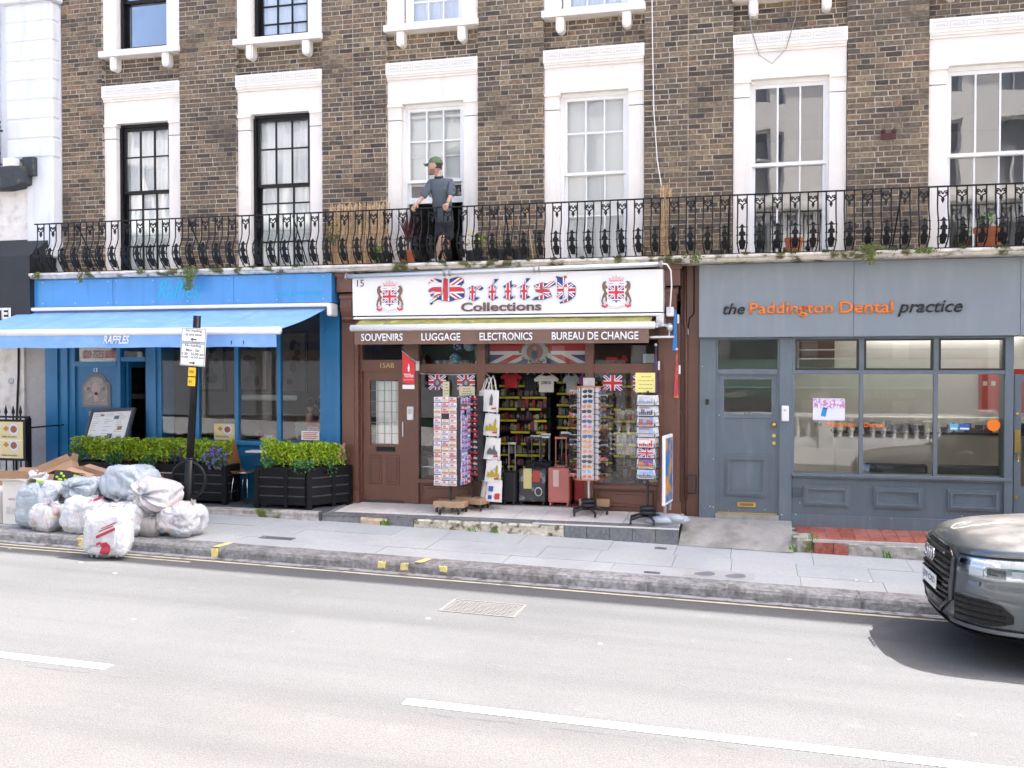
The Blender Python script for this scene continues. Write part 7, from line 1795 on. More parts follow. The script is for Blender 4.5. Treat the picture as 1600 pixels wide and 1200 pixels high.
bx('timber_weight', wood_b, t, gx-.16, gx+.26, gy+.12, gy+.22, zfg+.10, zfg+.20, bevel=.006)
MB().box(gx-.08,gx+.08,gy-.02,gy+.02,gz1+.012,gz1+.13).build('mirror', chrome, t, bevel=.004)
rr = random.Random(9)
faces = (('front', R(4)), ('left side', R(-86)), ('right side', R(94)))
for nm, a in faces:
    for k in range(18):
        M_ = Matrix.Translation((gx,gy,gz0+.05+.068*k)) @ Matrix.Rotation(a,4,'Z') @ Matrix.Translation((rr.uniform(-.006,.006),-.255 if nm != 'front' else -.245,0)) @ Matrix.Rotation(rr.uniform(-.06,.06),4,'Y')
        o = link('sunglasses', SH[rr.randrange(len(SH))]); o.matrix_basis = M_
        tag(o, '%s pair of sunglasses from the top in the %s column of the white rack' % (ORD[17-k], nm), 'sunglasses', 'sunglasses in the %s column' % nm)
for sx, a in ((-1, R(-50)), (1, R(50))):
    for k in range(16):
        M_ = Matrix.Translation((gx,gy,gz0+.06+.075*k)) @ Matrix.Rotation(a,4,'Z') @ Matrix.Translation((0,-.275,0)) @ Matrix.Rotation(rr.uniform(-.1,.1),4,'Y')
        o = link('sunglasses', SH[rr.choice((0,0,3,4,7,2))]); o.matrix_basis = M_
        tag(o, '%s dark sunglasses from the top on the %s edge of the white rack' % (ORD[15-k], 'left' if sx < 0 else 'right'), 'sunglasses', 'sunglasses on the rack edges')
# postcard rack
px_, py_ = -1.45, -.84; zfp = pz(py_)
t = thing('postcard_rack', 'black wire postcard rack with eight tiers at the right of the shop front', 'display rack', (px_,py_,zfp))
MB().tube([(px_,py_,zfp+.1),(px_,py_,1.70)], .016, 10).build('pole', castor_m, t); star_base(t, px_, py_, zfp, .27, 5, .1)
for k in range(8):
    z = .545+.138*k
    s = MB()
    for a in range(4):
        M_ = Matrix.Translation((px_,py_,z)) @ Matrix.Rotation(R(90*a-6),4,'Z')
        q = MB().box(-.115,.115,-.135,-.130,-.008,0).box(-.115,-.111,-.135,-.130,0,.05).box(.111,.115,-.135,-.130,0,.05).box(-.115,.115,-.135,-.131,.045,.05).box(-.004,.004,-.13,0,-.006,0).xf(M_)
        s.add(q.v, q.f)
    s.build('wire_pocket', castor_m, t)
prints = [((.55,.58,.62),(.35,.40,.46),(.60,.45,.35)),((.50,.55,.62),(.12,.12,.14),(.5,.1,.1)),((.25,.35,.55),(.45,.12,.08),(.6,.5,.4)),((.35,.42,.6),(.55,.5,.45),(.4,.15,.1)),((.75,.72,.70),(.60,.10,.08),(.7,.4,.35)),((.05,.10,.35),(.65,.06,.08),(.72,.72,.72)),((.15,.10,.30),(.65,.25,.05),(.4,.1,.2)),((.30,.45,.70),(.30,.22,.20),(.65,.65,.7))]
words = ['top','second','third','fourth','fifth','sixth','seventh','lowest']
for k in range(8):
    z = .615+.138*k; row = 7-k
    pr_ = prints[row]
    for a, side in ((0,'front'),(-1,'left'),(1,'right')):
        M_ = Matrix.Translation((px_,py_,z)) @ Matrix.Rotation(R(90*a-6),4,'Z') @ Matrix.Translation((0,-.122,0)) @ Matrix.Rotation(R(-7),4,'X')
        o = thing('postcard', '%s postcard in the %s facing tier of the wire rack' % ({'front':'front-facing','left':'left-side','right':'right-side'}[side], words[row]), 'postcard', (px_,py_,z), group='postcards on the wire rack')
        MB().box(-.105,.105,0,.012,-.065,.065).xf(M_).build('card', P('card_white', (.74,.73,.72), .4), o)
        if a == 0:
            if row == 5: MB().box(-.098,.098,-.003,0,-.058,.058).xf(M_).build('picture', flag_mat('card_flag', px_, z, .098, .058), o)
            else:
                MB().box(-.098,.098,-.002,0,-.058,.058).xf(M_).build('picture', P('pc_sky%d' % row, pr_[0], .4), o)
                s = MB(); r2 = random.Random(row)
                for q in range(7): x = -.09+.026*q; s.box(x,x+.022,-.004,-.002,-.056,-.056+r2.uniform(.02,.09))
                s.xf(M_).build('skyline', P('pc_build%d' % row, pr_[1], .4), o)
                MB().box(-.09,.05,-.004,-.002,.03,.045).xf(M_).build('title', P('pc_title%d' % row, pr_[2], .4), o)
notice('bright yellow notice above the wire postcard rack', -1.62, -1.36, 1.68, 1.94, -.80, 4, P('bright_yellow_paper', (.80,.70,.22), .7))
MB().tube([(-1.45,-.79,1.6),(-1.45,-.79,1.75)], .006, 6).build('notice_clip', castor_m, t)
# tote bags in five tiers
canvas = P('cotton_canvas', (.76,.74,.70), .9, var=.05, vs=12, bump=.2, bs=60)
ink = [P('ink_grey', (.12,.12,.12), .8), P('ink_gold', (.45,.33,.02), .8), P('ink_red', (.55,.05,.05), .8), P('ink_blue', (.05,.08,.35), .8)]
def tote(label, x, y, z, rz, design, back=False, sc_=1.0):
    t = thing('tote_bag', label, 'tote bag', (x,y,z), group='cotton tote bags hanging at the doorway')
    M_ = Matrix.Translation((x,y,z)) @ Matrix.Rotation(rz,4,'Z') @ Matrix.Rotation(R(5),4,'Y') @ Matrix.Scale(sc_,4)
    w, h = .13, .34
    s = MB().sheet(lambda u, v: ((-w+2*w*u)*(.85+.15*v), -.022*math.sin(math.pi*u)*(.3+.7*v)-.006*math.sin(v*7+u*5), -.12-h*v), 10, 10).sheet(lambda u, v: ((-w+2*w*u)*(.85+.15*v), .02*math.sin(math.pi*u), -.12-h*v), 6, 4)
    s.xf(M_).build('body', canvas, t, smooth=True)
    MB().tube([(-.07,-.015,-.13),(-.035,-.01,.02),(0,0,.10),(.035,-.01,.02),(.07,-.015,-.13)], .011, 6).xf(M_).build('handle', canvas, t, smooth=True)
    if not back:
        D = {'city': ([(-.09,-.38),(.09,-.38),(.09,-.33),(.07,-.33),(.065,-.22),(.05,-.18),(.035,-.22),(.03,-.33),(.0,-.30),(-.03,-.27),(-.05,-.33),(-.09,-.30)], 1), 'clock': ([(-.02,-.36),(.03,-.36),(.03,-.25),(.005,-.17),(-.02,-.25)], 0), 'flag': ([(-.09,-.30),(-.02,-.30),(-.02,-.22),(-.09,-.22)], 3), 'bus': ([(-.08,-.36),(.06,-.36),(.07,-.27),(-.07,-.27)], 2), 'skyline': ([(-.08,-.38),(.08,-.38),(.08,-.34),(.04,-.30),(.02,-.22),(0,-.31),(-.04,-.27),(-.08,-.33)], 0)}
        poly, mi = D[design]
        MB().prism(poly, -.034, -.030).xf(M_).build('print', ink[mi], t)
        MB().prism([(.02,-.42),(.09,-.41),(.09,-.385),(.02,-.395)], -.036, -.030).xf(M_).build('print', ink[2], t)
        if design == 'flag': MB().prism([(.01,-.40),(.09,-.39),(.09,-.32),(.01,-.33)], -.036, -.031).xf(M_).build('print', ink[2], t); MB().prism([(-.09,-.42),(-.03,-.42),(-.03,-.36),(-.09,-.36)], -.036, -.031).xf(M_).build('print', ink[3], t)
for k, (z, d, lab) in enumerate(((1.80,'clock','clock tower'),(1.46,'city','gold bus'),(1.12,'skyline','grey skyline'),(.80,'city','gold skyline'),(.52,'flag','red and blue flag'))):
    tier = ('top','second','third','fourth','lowest')[k]; dx = .012*k
    tote('front tote bag with %s print in the %s tier by the doorway' % (lab, tier), -3.70+dx, -.40, z, R(12), d, sc_=.92)
    tote('middle tote bag behind the front one in the %s tier' % tier, -3.775+dx, -.33, z-.01, R(22), 'bus' if k % 2 else 'skyline', sc_=.9)
    tote('rear tote bag nearest the post in the %s tier' % tier, -3.83+dx, -.27, z-.03, R(35), 'city', back=True, sc_=.85)
MB().tube([(-3.86,-.19,1.92),(-3.80,-.30,1.90),(-3.72,-.40,1.86),(-3.70,-.40,.6)], .008, 6).build('hanging_chain', silver, h15)
# suitcases
def telescopic(t, x, y, z0, z1, w, m):
    MB().tube([(x-w,y,z0),(x-w,y,z1)], .008, 6).tube([(x+w,y,z0),(x+w,y,z1)], .008, 6).box(x-w-.012,x+w+.012,y-.014,y+.014,z1-.012,z1+.018).build('pull_handle', m, t)
def suitcase(label, x0, x1, y, z1, m, hm, hz, ribs=True, decor=None, name='suitcase'):
    t = thing(name, label, 'suitcase', ((x0+x1)/2,y,.012)); z0 = .065
    MB().box(x0,x1,y-.11,y+.11,z0,z1).build('shell', m, t, bevel=.035, segs=3)
    if ribs:
        for k in range(6):
            x = x0+.045+(x1-x0-.09)*k/5; MB().box(x-.010,x+.010,y-.118,y-.105,z0+.05,z1-.05).build('rib', m, t, bevel=.003)
    for x in (x0+.035,x1-.035):
        for yy in (y-.08,y+.08): MB().tube([(x-.012,yy,.034),(x+.012,yy,.034)], .024, 10).box(x-.012,x+.012,yy-.015,yy+.015,.045,.075).build('wheel', hm, t)
    MB().box(x0+.09,x1-.09,y-.015,y+.015,z1,z1+.025).build('top_handle', hm, t, bevel=.006)
    if hz: telescopic(t, (x0+x1)/2, y+.06, z1, hz, (x1-x0)*.24, hm if 'pink' in label else silver)
    if decor: decor(t)
    return t
pinkm = P('rose_shell', (.50,.155,.13), .35, var=.05)
def pk(t): bx('label_strip', P('pale_label', (.62,.45,.40), .5), t, -2.885, -2.80, .02-.121, .02-.119, .30, .54)
suitcase('rose pink hard-shell suitcase with raised handle in the shop doorway', -2.965, -2.645, .02, .57, pinkm, P('rose_trim', (.50,.2,.16), .35), .985, False, pk)
def pt_(t):
    bx('yellow_tag', P('tag_cream', (.62,.52,.22), .5), t, -3.32, -3.20, -.103, -.1, .26, .55); bx('red_print', P('case_red', (.45,.05,.03), .5), t, -3.18, -3.08, -.103, -.1, .36, .52)
    s = MB().tube([(-3.10+.05*math.cos(k*.5236),-.102,.22+.06*math.sin(k*.5236)) for k in range(12)], .008, 5, closed=True); s.build('wheel_print', silver, t)
suitcase('black city-print suitcase with yellow tag beside the pink one', -3.40, -3.0, .02, .54, P('city_print', (.04,.042,.048), .35, var=.3, vs=12, col2=(.22,.23,.25), c2s=7, c2w=(.5,.58)), P('black_trim', (.02,.02,.02), .4), .98, False, pt_)
suitcase('black soft trolley bag at the left of the doorway suitcases', -3.62, -3.42, -.05, .50, P('black_nylon', (.014,.014,.016), .7, bump=.3), P('black_trim', (.02,.02,.02)), .90, False)
suitcase('dark suitcase behind the city-print one with silver handle', -3.25, -2.98, .33, .62, P('black_nylon', (.014,.014,.016)), P('black_trim', (.02,.02,.02)), .97)
suitcase('red suitcase half hidden behind the sunglasses rack', -2.62, -2.42, .20, .60, P('red_shell', (.40,.02,.03), .35), P('black_trim', (.02,.02,.02)), .95)
suitcase('silver-handled dark suitcase behind the pink suitcase', -2.95, -2.68, .34, .60, P('charcoal_shell', (.05,.05,.055), .35), P('black_trim', (.02,.02,.02)), 1.0)
for k, x in enumerate((-3.32,-3.16,-2.85)):
    suitcase(('left','middle','right')[k]+' dark cabin case with tall silver handle in the back row of the doorway', x-.13, x+.13, .62, .58, P('charcoal_shell', (.05,.05,.055)), P('black_trim', (.02,.02,.02)), .96+.03*k)
tag(MB().box(-2.95,-2.45,-.10,.25,.013,.018).build('door_mat', P('striped_mat', (.35,.08,.08), .9, col2=(.5,.45,.42), c2s=18)), 'striped red mat under the suitcases in the shop doorway', 'mat')
# poster stand with water base
ab = thing('poster_stand', 'narrow white-framed poster stand on a grey plastic base at the shop corner', 'poster stand', (-1.2,-.72,pz(-.7)))
M_ = Matrix.Translation((-1.20,-.74,0)) @ Matrix.Rotation(R(83),4,'Z')
MB().box(-.25,.25,-.02,.02,.20,1.12).xf(M_).build('frame', P('white_plastic', (.8,.78,.77)), ab, bevel=.01)
for yy in (-.0205,.0205): MB().box(-.21,.21,min(yy,yy*1.12),max(yy,yy*1.12),.24,1.08).xf(M_).build('poster', P('bus_poster', (.03,.18,.45), .35, col2=(.60,.28,.04), c2s=3.4, c2w=(.48,.56), var=.4, vs=12), ab)
for x in (-.15,.15): MB().tube([(x,0,.10),(x,0,.22)], .022, 8).xf(M_).build('spring_foot', P('grey_clamp', (.3,.3,.3)), ab)
greyp = P('grey_moulded_plastic', (.38,.41,.45), .45)
MB().lathe((0,0,0), [(.30,0),(.31,.03),(.28,.07),(.14,.10),(.0,.10)], 24).xf(Matrix.Translation((-1.20,-.74,pz(-.74))) @ Matrix.Rotation(R(20),4,'Z') @ Matrix.Diagonal((1,.62,1,1))).build('base', greyp, ab, smooth=True)
MB().ball((-1.08,-.86,pz(-.86)+.07), (.11,.07,.055), 14, 8).ball((-1.33,-.66,pz(-.66)+.06), (.12,.07,.05), 14, 8).build('water_cap', greyp, ab, smooth=True)
# ================================================================ balcony life
reed_m = island_mat('reed', [(.50,.34,.18),(.58,.42,.25),(.42,.26,.12),(.62,.46,.29),(.46,.30,.13)], rough=.8, bump=.1)
def reeds(label, x0, x1, y, z0, z1, n, seed, tilt=0):
    t = thing('reed_screen', label, 'screen', ((x0+x1)/2,y,z0)); s = MB(); rr = random.Random(seed)
    for k in range(n):
        x = x0+(x1-x0)*(k+.5)/n; a = rr.gauss(0,.012)
        s.tube([(x,y+rr.uniform(-.012,.012),z0),(x+a+tilt*.4,y+rr.uniform(-.015,.015),(z0+z1)/2),(x+a*2+tilt,y+rr.uniform(-.02,.02),z1+rr.uniform(-.05,.03))], (x1-x0)/n*.62, 5)
    tag(s.build('reeds', reed_m, t), kind='stuff')
    for z in (z0+.2,(z0+z1)/2,z1-.18): MB().tube([(x0,y-.018,z),(x1+tilt*.5,y-.018,z)], .003, 4).build('wire', P('rust_wire', (.2,.1,.05), .8), t)
reeds('tan reed screen tied behind the railing left of the person', -6.22, -5.28, -.44, 3.50, 4.40, 85, 1, .02)
reeds('narrow rolled reed screen standing at the party line of the balcony', -1.36, -1.22, -.40, 3.50, 4.46, 18, 2, .03)
terra = P('terracotta', (.42,.13,.055), .8, var=.12, vs=9)
def pot(label, x, y, z, r_, h, m, name='flower_pot'):
    o = thing(name, label, 'flower pot', (x,y,z))
    MB().lathe((x,y,z), [(r_*.68,0),(r_*.92,h*.78),(r_,h*.78),(r_*1.02,h),(r_*.9,h),(r_*.86,h*.8),(0,h*.8)], 20).build('pot', m, o, smooth=False)
    MB().lathe((x,y,z+h*.8), [(r_*.86,.005),(0,.012)], 14, cap=False).build('soil', soil_m, o)
    return o
pot('terracotta pot of the spiky red plant on the balcony', -4.98, -.38, 3.50, .14, .20, terra)
t = thing('cordyline', 'spiky dark red cordyline in terracotta pot beside the person', 'plant', (-4.98,-.38,3.68)); s = MB(); rr = random.Random(5)
for k in range(64):
    a = rr.uniform(0,6.283); el = rr.uniform(-.25,1.45); L_ = rr.uniform(.28,.52); d = Vector((math.cos(a)*math.cos(el), math.sin(a)*math.cos(el)*.7, math.sin(el))); side = d.cross(Vector((0,0,1)))
    side = (side if side.length > .1 else Vector((1,0,0))).normalized()*.011; b_ = Vector((-4.98,-.38,3.80+.10*rr.random()))
    pts = [b_+d*L_*q-Vector((0,0,.16))*L_*q*q*(1.2-math.sin(el)) for q in (0,.35,.7,1)]
    s.add([pts[0]-side*.6,pts[0]+side*.6,pts[1]-side,pts[1]+side,pts[2]-side*.8,pts[2]+side*.8,pts[3]], [(0,1,3,2),(2,3,5,4),(4,5,6)])
s.build('blades', island_mat('cordyline_leaf', [(.07,.02,.025),(.12,.03,.035),(.16,.07,.06),(.05,.015,.02)], rough=.45, bump=0), t); MB().tube([(-4.98,-.38,3.66),(-4.98,-.38,3.86)], .018, 6).build('stem', P('woody_stem', (.16,.09,.05)), t)
blackpot = P('black_pot', (.02,.022,.026), .5)
for k, (x, lab) in enumerate(((-3.98,'round black pot with yellow-flowered plant right of the person'),(-3.30,'black pot with a thin cane on the balcony'),(-3.62,'low black trough on the balcony between the black pots'),(-5.35,'black pot with climbing ivy in front of the reed screen'))):
    pot(lab, x, -.36, 3.50, .13, .17, blackpot)
bush('flowering_plant', 'young yellow-flowered plant in the round black balcony pot', (-3.96,-.37,3.82), (.17,.11,.15), 80, 51, box_leaf, flowers=(P('yellow_petal', (.75,.60,.12), .6), .06))
bush('climbing_ivy', 'green ivy in front of the reed screen', (-5.42,-.46,3.66), (.09,.05,.14), 90, 52, grass_l)
bush('wispy_plant', 'yellow-green wisps at the left end of the reed screen', (-6.12,-.47,3.98), (.12,.04,.18), 70, 53, leafg, (.02,.05))
for x, lab in ((-3.42,'thin bamboo cane leaning at the balcony wall'),(-3.12,'second thin bamboo cane leaning at the balcony wall')):
    tag(MB().tube([(x,-.36,3.55),(x-.03 if x < -3.3 else x-.13,-.2,4.25)], .007, 6).build('bamboo_cane', P('cane', (.50,.36,.2), .7)), lab, 'cane')
pot('large terracotta pot with green shoots in front of the right window', 2.77, -.34, 3.50, .18, .27, terra); bush('young_plant', 'green shoots in the large terracotta pot at the right', (2.74,-.34,3.86), (.12,.09,.10), 50, 54, grass_l, (.03,.06))
pot('small terracotta pot behind the railing in front of the fifth window', .41, -.30, 3.50, .12, .22, terra)
bush('dry_plant', 'dry reddish plant on the balcony left of the rolled reed screen', (-1.56,-.42,3.62), (.06,.05,.12), 60, 55, dry_leaf, (.02,.04))
# red bracket left in the brickwork, cable loop over the window
tag(MB().box(1.52,1.70,-.03,.0,5.02,5.10).ball((1.55,-.01,5.13), (.03,.02,.03), 8, 5).ball((1.68,-.01,5.13), (.03,.02,.03), 8, 5).build('broken_bracket', P('rust_red', (.07,.02,.018), .8, var=.3, vs=30)), 'rusty red broken bracket in the brick pier between the right windows', 'bracket')
MB().tube([(-.2,-.02,6.95),(-.15,-.03,6.6),(-.05,-.03,6.25),(.12,-.03,6.12),(.3,-.03,6.3),(.42,-.03,6.7),(.45,-.02,7.0)], .006, 5).build('cable', P('grey_cable', (.25,.24,.23), .6), h17)
MB().tube([(-1.50,-.02,7.2),(-1.49,-.02,6.5),(-1.47,-.02,5.6),(-1.42,-.02,4.9),(-1.35,-.1,4.5)], .007, 5).build('cable', white_pt, h15)
# ================================================================ people
def skin_surface(nodes, edges, sub=2):
    """nodes: name -> (pos, radius or (rx, ry)); grows one continuous surface with the Skin modifier"""
    names = list(nodes); idx = {n: i for i, n in enumerate(names)}
    me = bpy.data.meshes.new('skin'); me.from_pydata([nodes[n][0] for n in names], [(idx[a], idx[b_]) for a, b_ in edges], [])
    o = bpy.data.objects.new('skin', me); COL.objects.link(o)
    o.modifiers.new('Skin', 'SKIN'); su = o.modifiers.new('Sub', 'SUBSURF'); su.levels = sub; su.render_levels = sub
    sv = me.skin_vertices[0].data
    for n in names:
        r_ = nodes[n][1]; sv[idx[n]].radius = r_ if isinstance(r_, tuple) else (r_, r_); sv[idx[n]].use_root = (n == names[0])
    dg = bpy.context.evaluated_depsgraph_get(); out = bpy.data.meshes.new_from_object(o.evaluated_get(dg))
    bpy.data.objects.remove(o); bpy.data.meshes.remove(me)
    mb = MB(); mb.add([v.co[:] for v in out.vertices], [tuple(p.vertices) for p in out.polygons]); bpy.data.meshes.remove(out)
    return mb
skin_m = P('skin', (.52,.31,.23), .55, var=.05, vs=20, sss=.1)
def head_shape(c, s_, rz, tilt=0):
    """head facing -Y before the turn rz; s_ = head height. Returns body-part MB and the frame"""
    mb = MB(); M_ = Matrix.Translation(c) @ Matrix.Rotation(rz,4,'Z') @ Matrix.Rotation(tilt,4,'X') @ Matrix.Scale(s_,4)
    nu, nv = 28, 20
    def f(u, v):
        th = math.pi*(v-.5); ph = 2*math.pi*u; d = Vector((math.cos(th)*math.sin(ph), -math.cos(th)*math.cos(ph), math.sin(th)))
        x, y, z = d.x*.335, d.y*.40, d.z*.5
        front = max(0, -d.y)
        if z < 0: x *= 1-.38*(-z/.5)**1.3; y *= 1-.14*(-z/.5) if d.y < 0 else 1-.45*(-z/.5)
        if front > .3:
            y -= .085*math.exp(-((x/.055)**2+((z+.06)/.085)**2))       # nose
            y -= .03*math.exp(-((x/.16)**2+((z-.09)/.05)**2))          # brow
            y += .03*math.exp(-(((abs(x)-.13)/.06)**2+((z-.01)/.045)**2))  # eye sockets
            y -= .02*math.exp(-((x/.09)**2+((z+.24)/.035)**2))         # lips
            y -= .03*math.exp(-((x/.11)**2+((z+.40)/.07)**2))          # chin
        return (x, y, z)
    mb.sheet(f, nu, nv)
    for sx in (-1, 1): mb.ball((sx*.335,.02,-.03), (.035,.075,.11), 8, 6)
    return mb.xf(M_), M_
def hand(wrist, dirv, up, s_=1.0, curl=.9, side=1):
    """palm and five separate curled fingers; dirv = along the fingers, up = back of the hand"""
    d = Vector(dirv).normalized(); n = Vector(up).normalized(); l = d.cross(n).normalized()*side; w = Vector(wrist); mb = MB()
    pal = skin_surface({'a': (w, .024*s_), 'b': (w+d*.045*s_, (.040*s_,.018*s_)), 'c': (w+d*.085*s_, (.042*s_,.016*s_))}, [('a','b'),('b','c')], 1); mb.add(pal.v, pal.f)
    for k, (o, L_) in enumerate(((-.030,.072),(-.010,.082),(.010,.078),(.029,.062))):
        p = w+d*.085*s_+l*o*s_; pts = [p-d*.02*s_]; ang = .15
        for q in (.42,.33,.25): 
            ang += curl*q*1.6; p = p+(d*math.cos(ang)-n*math.sin(ang))*L_*q*s_; pts.append(p.copy())
        mb.tube(pts, [.0095*s_,.0092*s_,.0085*s_,.007*s_], 6)
    p = w+d*.03*s_-l*.034*s_; mb.tube([p, p-l*.022*s_+d*.022*s_-n*.012*s_, p-l*.020*s_+d*.05*s_-n*.03*s_], [.012*s_,.0105*s_,.008*s_], 6)
    return mb
def person(label, nodes, edges, parts, head, hands=(), cat='person', extra=None):
    t = thing('person', label, cat, nodes['pelvis'][0])
    b_ = skin_surface(nodes, edges)
    hm, M_ = head_shape(*head); b_.add(hm.v, hm.f)
    for h_ in hands: q = hand(*h_); b_.add(q.v, q.f)
    b_.build('body', skin_m, t, smooth=True)
    for nm, nd, ed, m in parts:
        q = skin_surface(nd, ed, 3); c0 = sum((Vector(p) for p in q.v), Vector())/len(q.v)
        for i, p in enumerate(q.v):                       # cloth folds: creases that run across the limbs and hang down the body
            p = Vector(p); d = Vector((p.x-c0.x, p.y-c0.y, 0)).normalized()
            f_ = abs(vnoise((p.x*13, p.y*13, p.z*7)))*.030+abs(vnoise((p.x*5+2, p.y*5, p.z*17)))*.022
            q.v[i] = tuple(p+d*(f_-.008))
        q.build(nm, m, t, smooth=True)
    ey = MB(); dk = MB()
    for sx in (-1, 1):
        ey.ball((sx*.13,-.325,.0), (.045,.03,.028), 8, 6); dk.ball((sx*.13,-.350,.0), (.020,.012,.020), 8, 6); dk.box(sx*.13-.06,sx*.13+.06,-.375,-.35,.065,.085)
    ey.xf(M_).build('eyes', P('eye_white', (.7,.68,.65), .3), t); dk.xf(M_).build('brows', P('dark_hair', (.035,.02,.014), .7), t)
    MB().ball((0,-.385,-.235), (.075,.018,.018), 10, 5).xf(M_).build('lips', P('lip', (.42,.17,.14), .5), t)
    if extra: extra(t, M_)
    return t
V = lambda *a: Vector(a)
# --- the person leaning on the balcony rail
SLZ = 3.50
hip = V(-4.45,-.30,4.14); ch_ = V(-4.47,-.40,4.52); nk = V(-4.49,-.43,4.735)
shR = V(-4.605,-.42,4.655); shL = V(-4.325,-.40,4.655)              # his right (picture left), his left
elR = V(-4.70,-.50,4.46); elL = V(-4.285,-.50,4.46)
wrR = V(-4.775,-.565,4.335); wrL = V(-4.315,-.565,4.33)
kA = V(-4.46,-.37,3.87); aA = V(-4.565,-.36,3.585); kB = V(-4.42,-.27,3.84); aB = V(-4.465,-.30,3.56)
nodes = {'pelvis': (hip,(.09,.075)), 'waist': (V(-4.46,-.34,4.32),(.085,.065)), 'chest': (ch_,(.10,.075)), 'neck0': (nk,(.05,.05)), 'neck1': (nk+V(-.01,-.025,.075),.045),
 'shR': (shR,.05), 'elR': (elR,.036), 'wrR': (wrR,.025), 'shL': (shL,.05), 'elL': (elL,.036), 'wrL': (wrL,.025),
 'hA': (hip+V(-.055,-.0,-.06),.075), 'kA': (kA,.052), 'cA': (kA.lerp(aA,.35),.052), 'aA': (aA,.032), 'hB': (hip+V(.055,0,-.06),.075), 'kB': (kB,.052), 'cB': (kB.lerp(aB,.35),.050), 'aB': (aB,.032)}
edges = [('pelvis','waist'),('waist','chest'),('chest','neck0'),('neck0','neck1'),('chest','shR'),('shR','elR'),('elR','wrR'),('chest','shL'),('shL','elL'),('elL','wrL'),('pelvis','hA'),('hA','kA'),('kA','cA'),('cA','aA'),('pelvis','hB'),('hB','kB'),('kB','cB'),('cB','aB')]
sweat = P('slate_sweatshirt', (.085,.105,.12), .9, var=.12, vs=14, bump=.35, bs=24); shorts = P('navy_shorts', (.018,.022,.032), .85, var=.15, vs=14, bump=.3, bs=22)
sw = {'w0': (V(-4.445,-.305,4.055),(.15,.125)), 'w1': (V(-4.455,-.33,4.24),(.158,.12)), 'c': (ch_,(.158,.118)), 'c2': (V(-4.475,-.41,4.62),(.125,.085)), 'n': (nk+V(0,.0,-.03),(.06,.055)),
 'sR': (shR,.066), 'eR': (shR.lerp(elR,.6),.060), 'eR2': (elR+V(-.008,-.01,-.03),.055), 'sL': (shL,.066), 'eL': (shL.lerp(elL,.6),.060), 'eL2': (elL+V(0,-.01,-.03),.055)}
swe = [('w0','w1'),('w1','c'),('c','c2'),('c2','n'),('c2','sR'),('sR','eR'),('eR','eR2'),('c2','sL'),('sL','eL'),('eL','eL2')]
sh = {'p0': (hip+V(0,0,.08),(.125,.10)), 'p': (hip+V(0,0,-.0),(.128,.105)), 'a1': (hip+V(-.06,-.01,-.07),.088), 'a2': (hip.lerp(kA,.6)+V(-.035,0,0),.080), 'a3': (hip.lerp(kA,1.02)+V(-.03,0,0),.076), 'b1': (hip+V(.06,0,-.07),.088), 'b2': (hip.lerp(kB,.6)+V(.03,0,0),.080), 'b3': (hip.lerp(kB,1.04)+V(.02,0,0),.076)}
she = [('p0','p'),('p','a1'),('a1','a2'),('a2','a3'),('p','b1'),('b1','b2'),('b2','b3')]
def man_extra(t, M_):
    cap = P('green_cap', (.10,.15,.07), .85, var=.1, vs=20)
    q = MB(); q.sheet(lambda u, v: (lambda th, ph: (.375*math.cos(th)*math.sin(ph), -.435*math.cos(th)*math.cos(ph)+.02, .13+.44*math.sin(th)))(math.pi/2*v, 2*math.pi*u), 24, 8)
    q.xf(M_ @ Matrix.Rotation(R(-6),4,'X')).build('cap', cap, t, smooth=True)
    q = MB(); bf = lambda u, v: ((u-.5)*.56*(1-.25*v), -.38-.34*v*(1-.35*(2*u-1)**2), .17-.05*v-.10*(2*u-1)**2)
    q.sheet(bf, 10, 5).sheet(lambda u, v: (lambda p: (p[0], p[1], p[2]-.02))(bf(u, v)), 10, 5); q.xf(M_ @ Matrix.Rotation(R(-6),4,'X')).build('cap_peak', cap, t, smooth=True)
    hair = P('dark_hair', (.035,.02,.014), .7)
    q = MB(); q.sheet(lambda u, v: (lambda ph: (.352*math.sin(ph)*(1-.05*v), -.42*math.cos(ph)*(1-.1*v), .14-.34*v))(R(95)+R(170)*u), 16, 5); q.xf(M_).build('hair', hair, t, smooth=True)
    q = MB(); q.sheet(lambda u, v: (lambda ph, z: (.345*math.sin(ph)*(1-.36*(-z/.5)**1.3), -.425*math.cos(ph)*(1-.10*(-z/.5))-.012-(.03*math.exp(-((z+.40)/.07)**2) if abs(ph) < .5 else 0), z))(R(-88)+R(176)*u, -.20-.26*v if abs(u-.5) > .13 else -.285-.19*v), 24, 6); q.xf(M_).build('beard', P('brown_beard', (.24,.12,.08), .8), t, smooth=True)
    MB().lathe((0,0,0), [(.062,-.03),(.066,0),(.060,.02)], 16, cap=False).xf(Matrix.Translation(nk+V(0,-.005,-.005)) @ Matrix.Rotation(R(18),4,'X')).build('collar', P('black_tee', (.012,.012,.014), .85), t)
    for a, d in ((aA, V(-.02,-.09,0)), (aB, V(.03,-.10,0))):
        f = V(a.x, a.y, SLZ+.045)
        skin_surface({'h': (f+V(0,.05,-.005),(.036,.034)), 'm': (f+d*.6,(.036,.030)), 't': (f+d*1.5+V(0,0,-.015),(.032,.020))}, [('h','m'),('m','t')]).build('shoe', P('grey_trainer', (.30,.31,.33), .7, var=.3, vs=30), t, smooth=True)
        MB().tube([f+V(0,.03,.0), a+V(0,0,.03)], [.037,.036], 10).build('sock', P('pale_sock', (.5,.5,.5), .9), t)
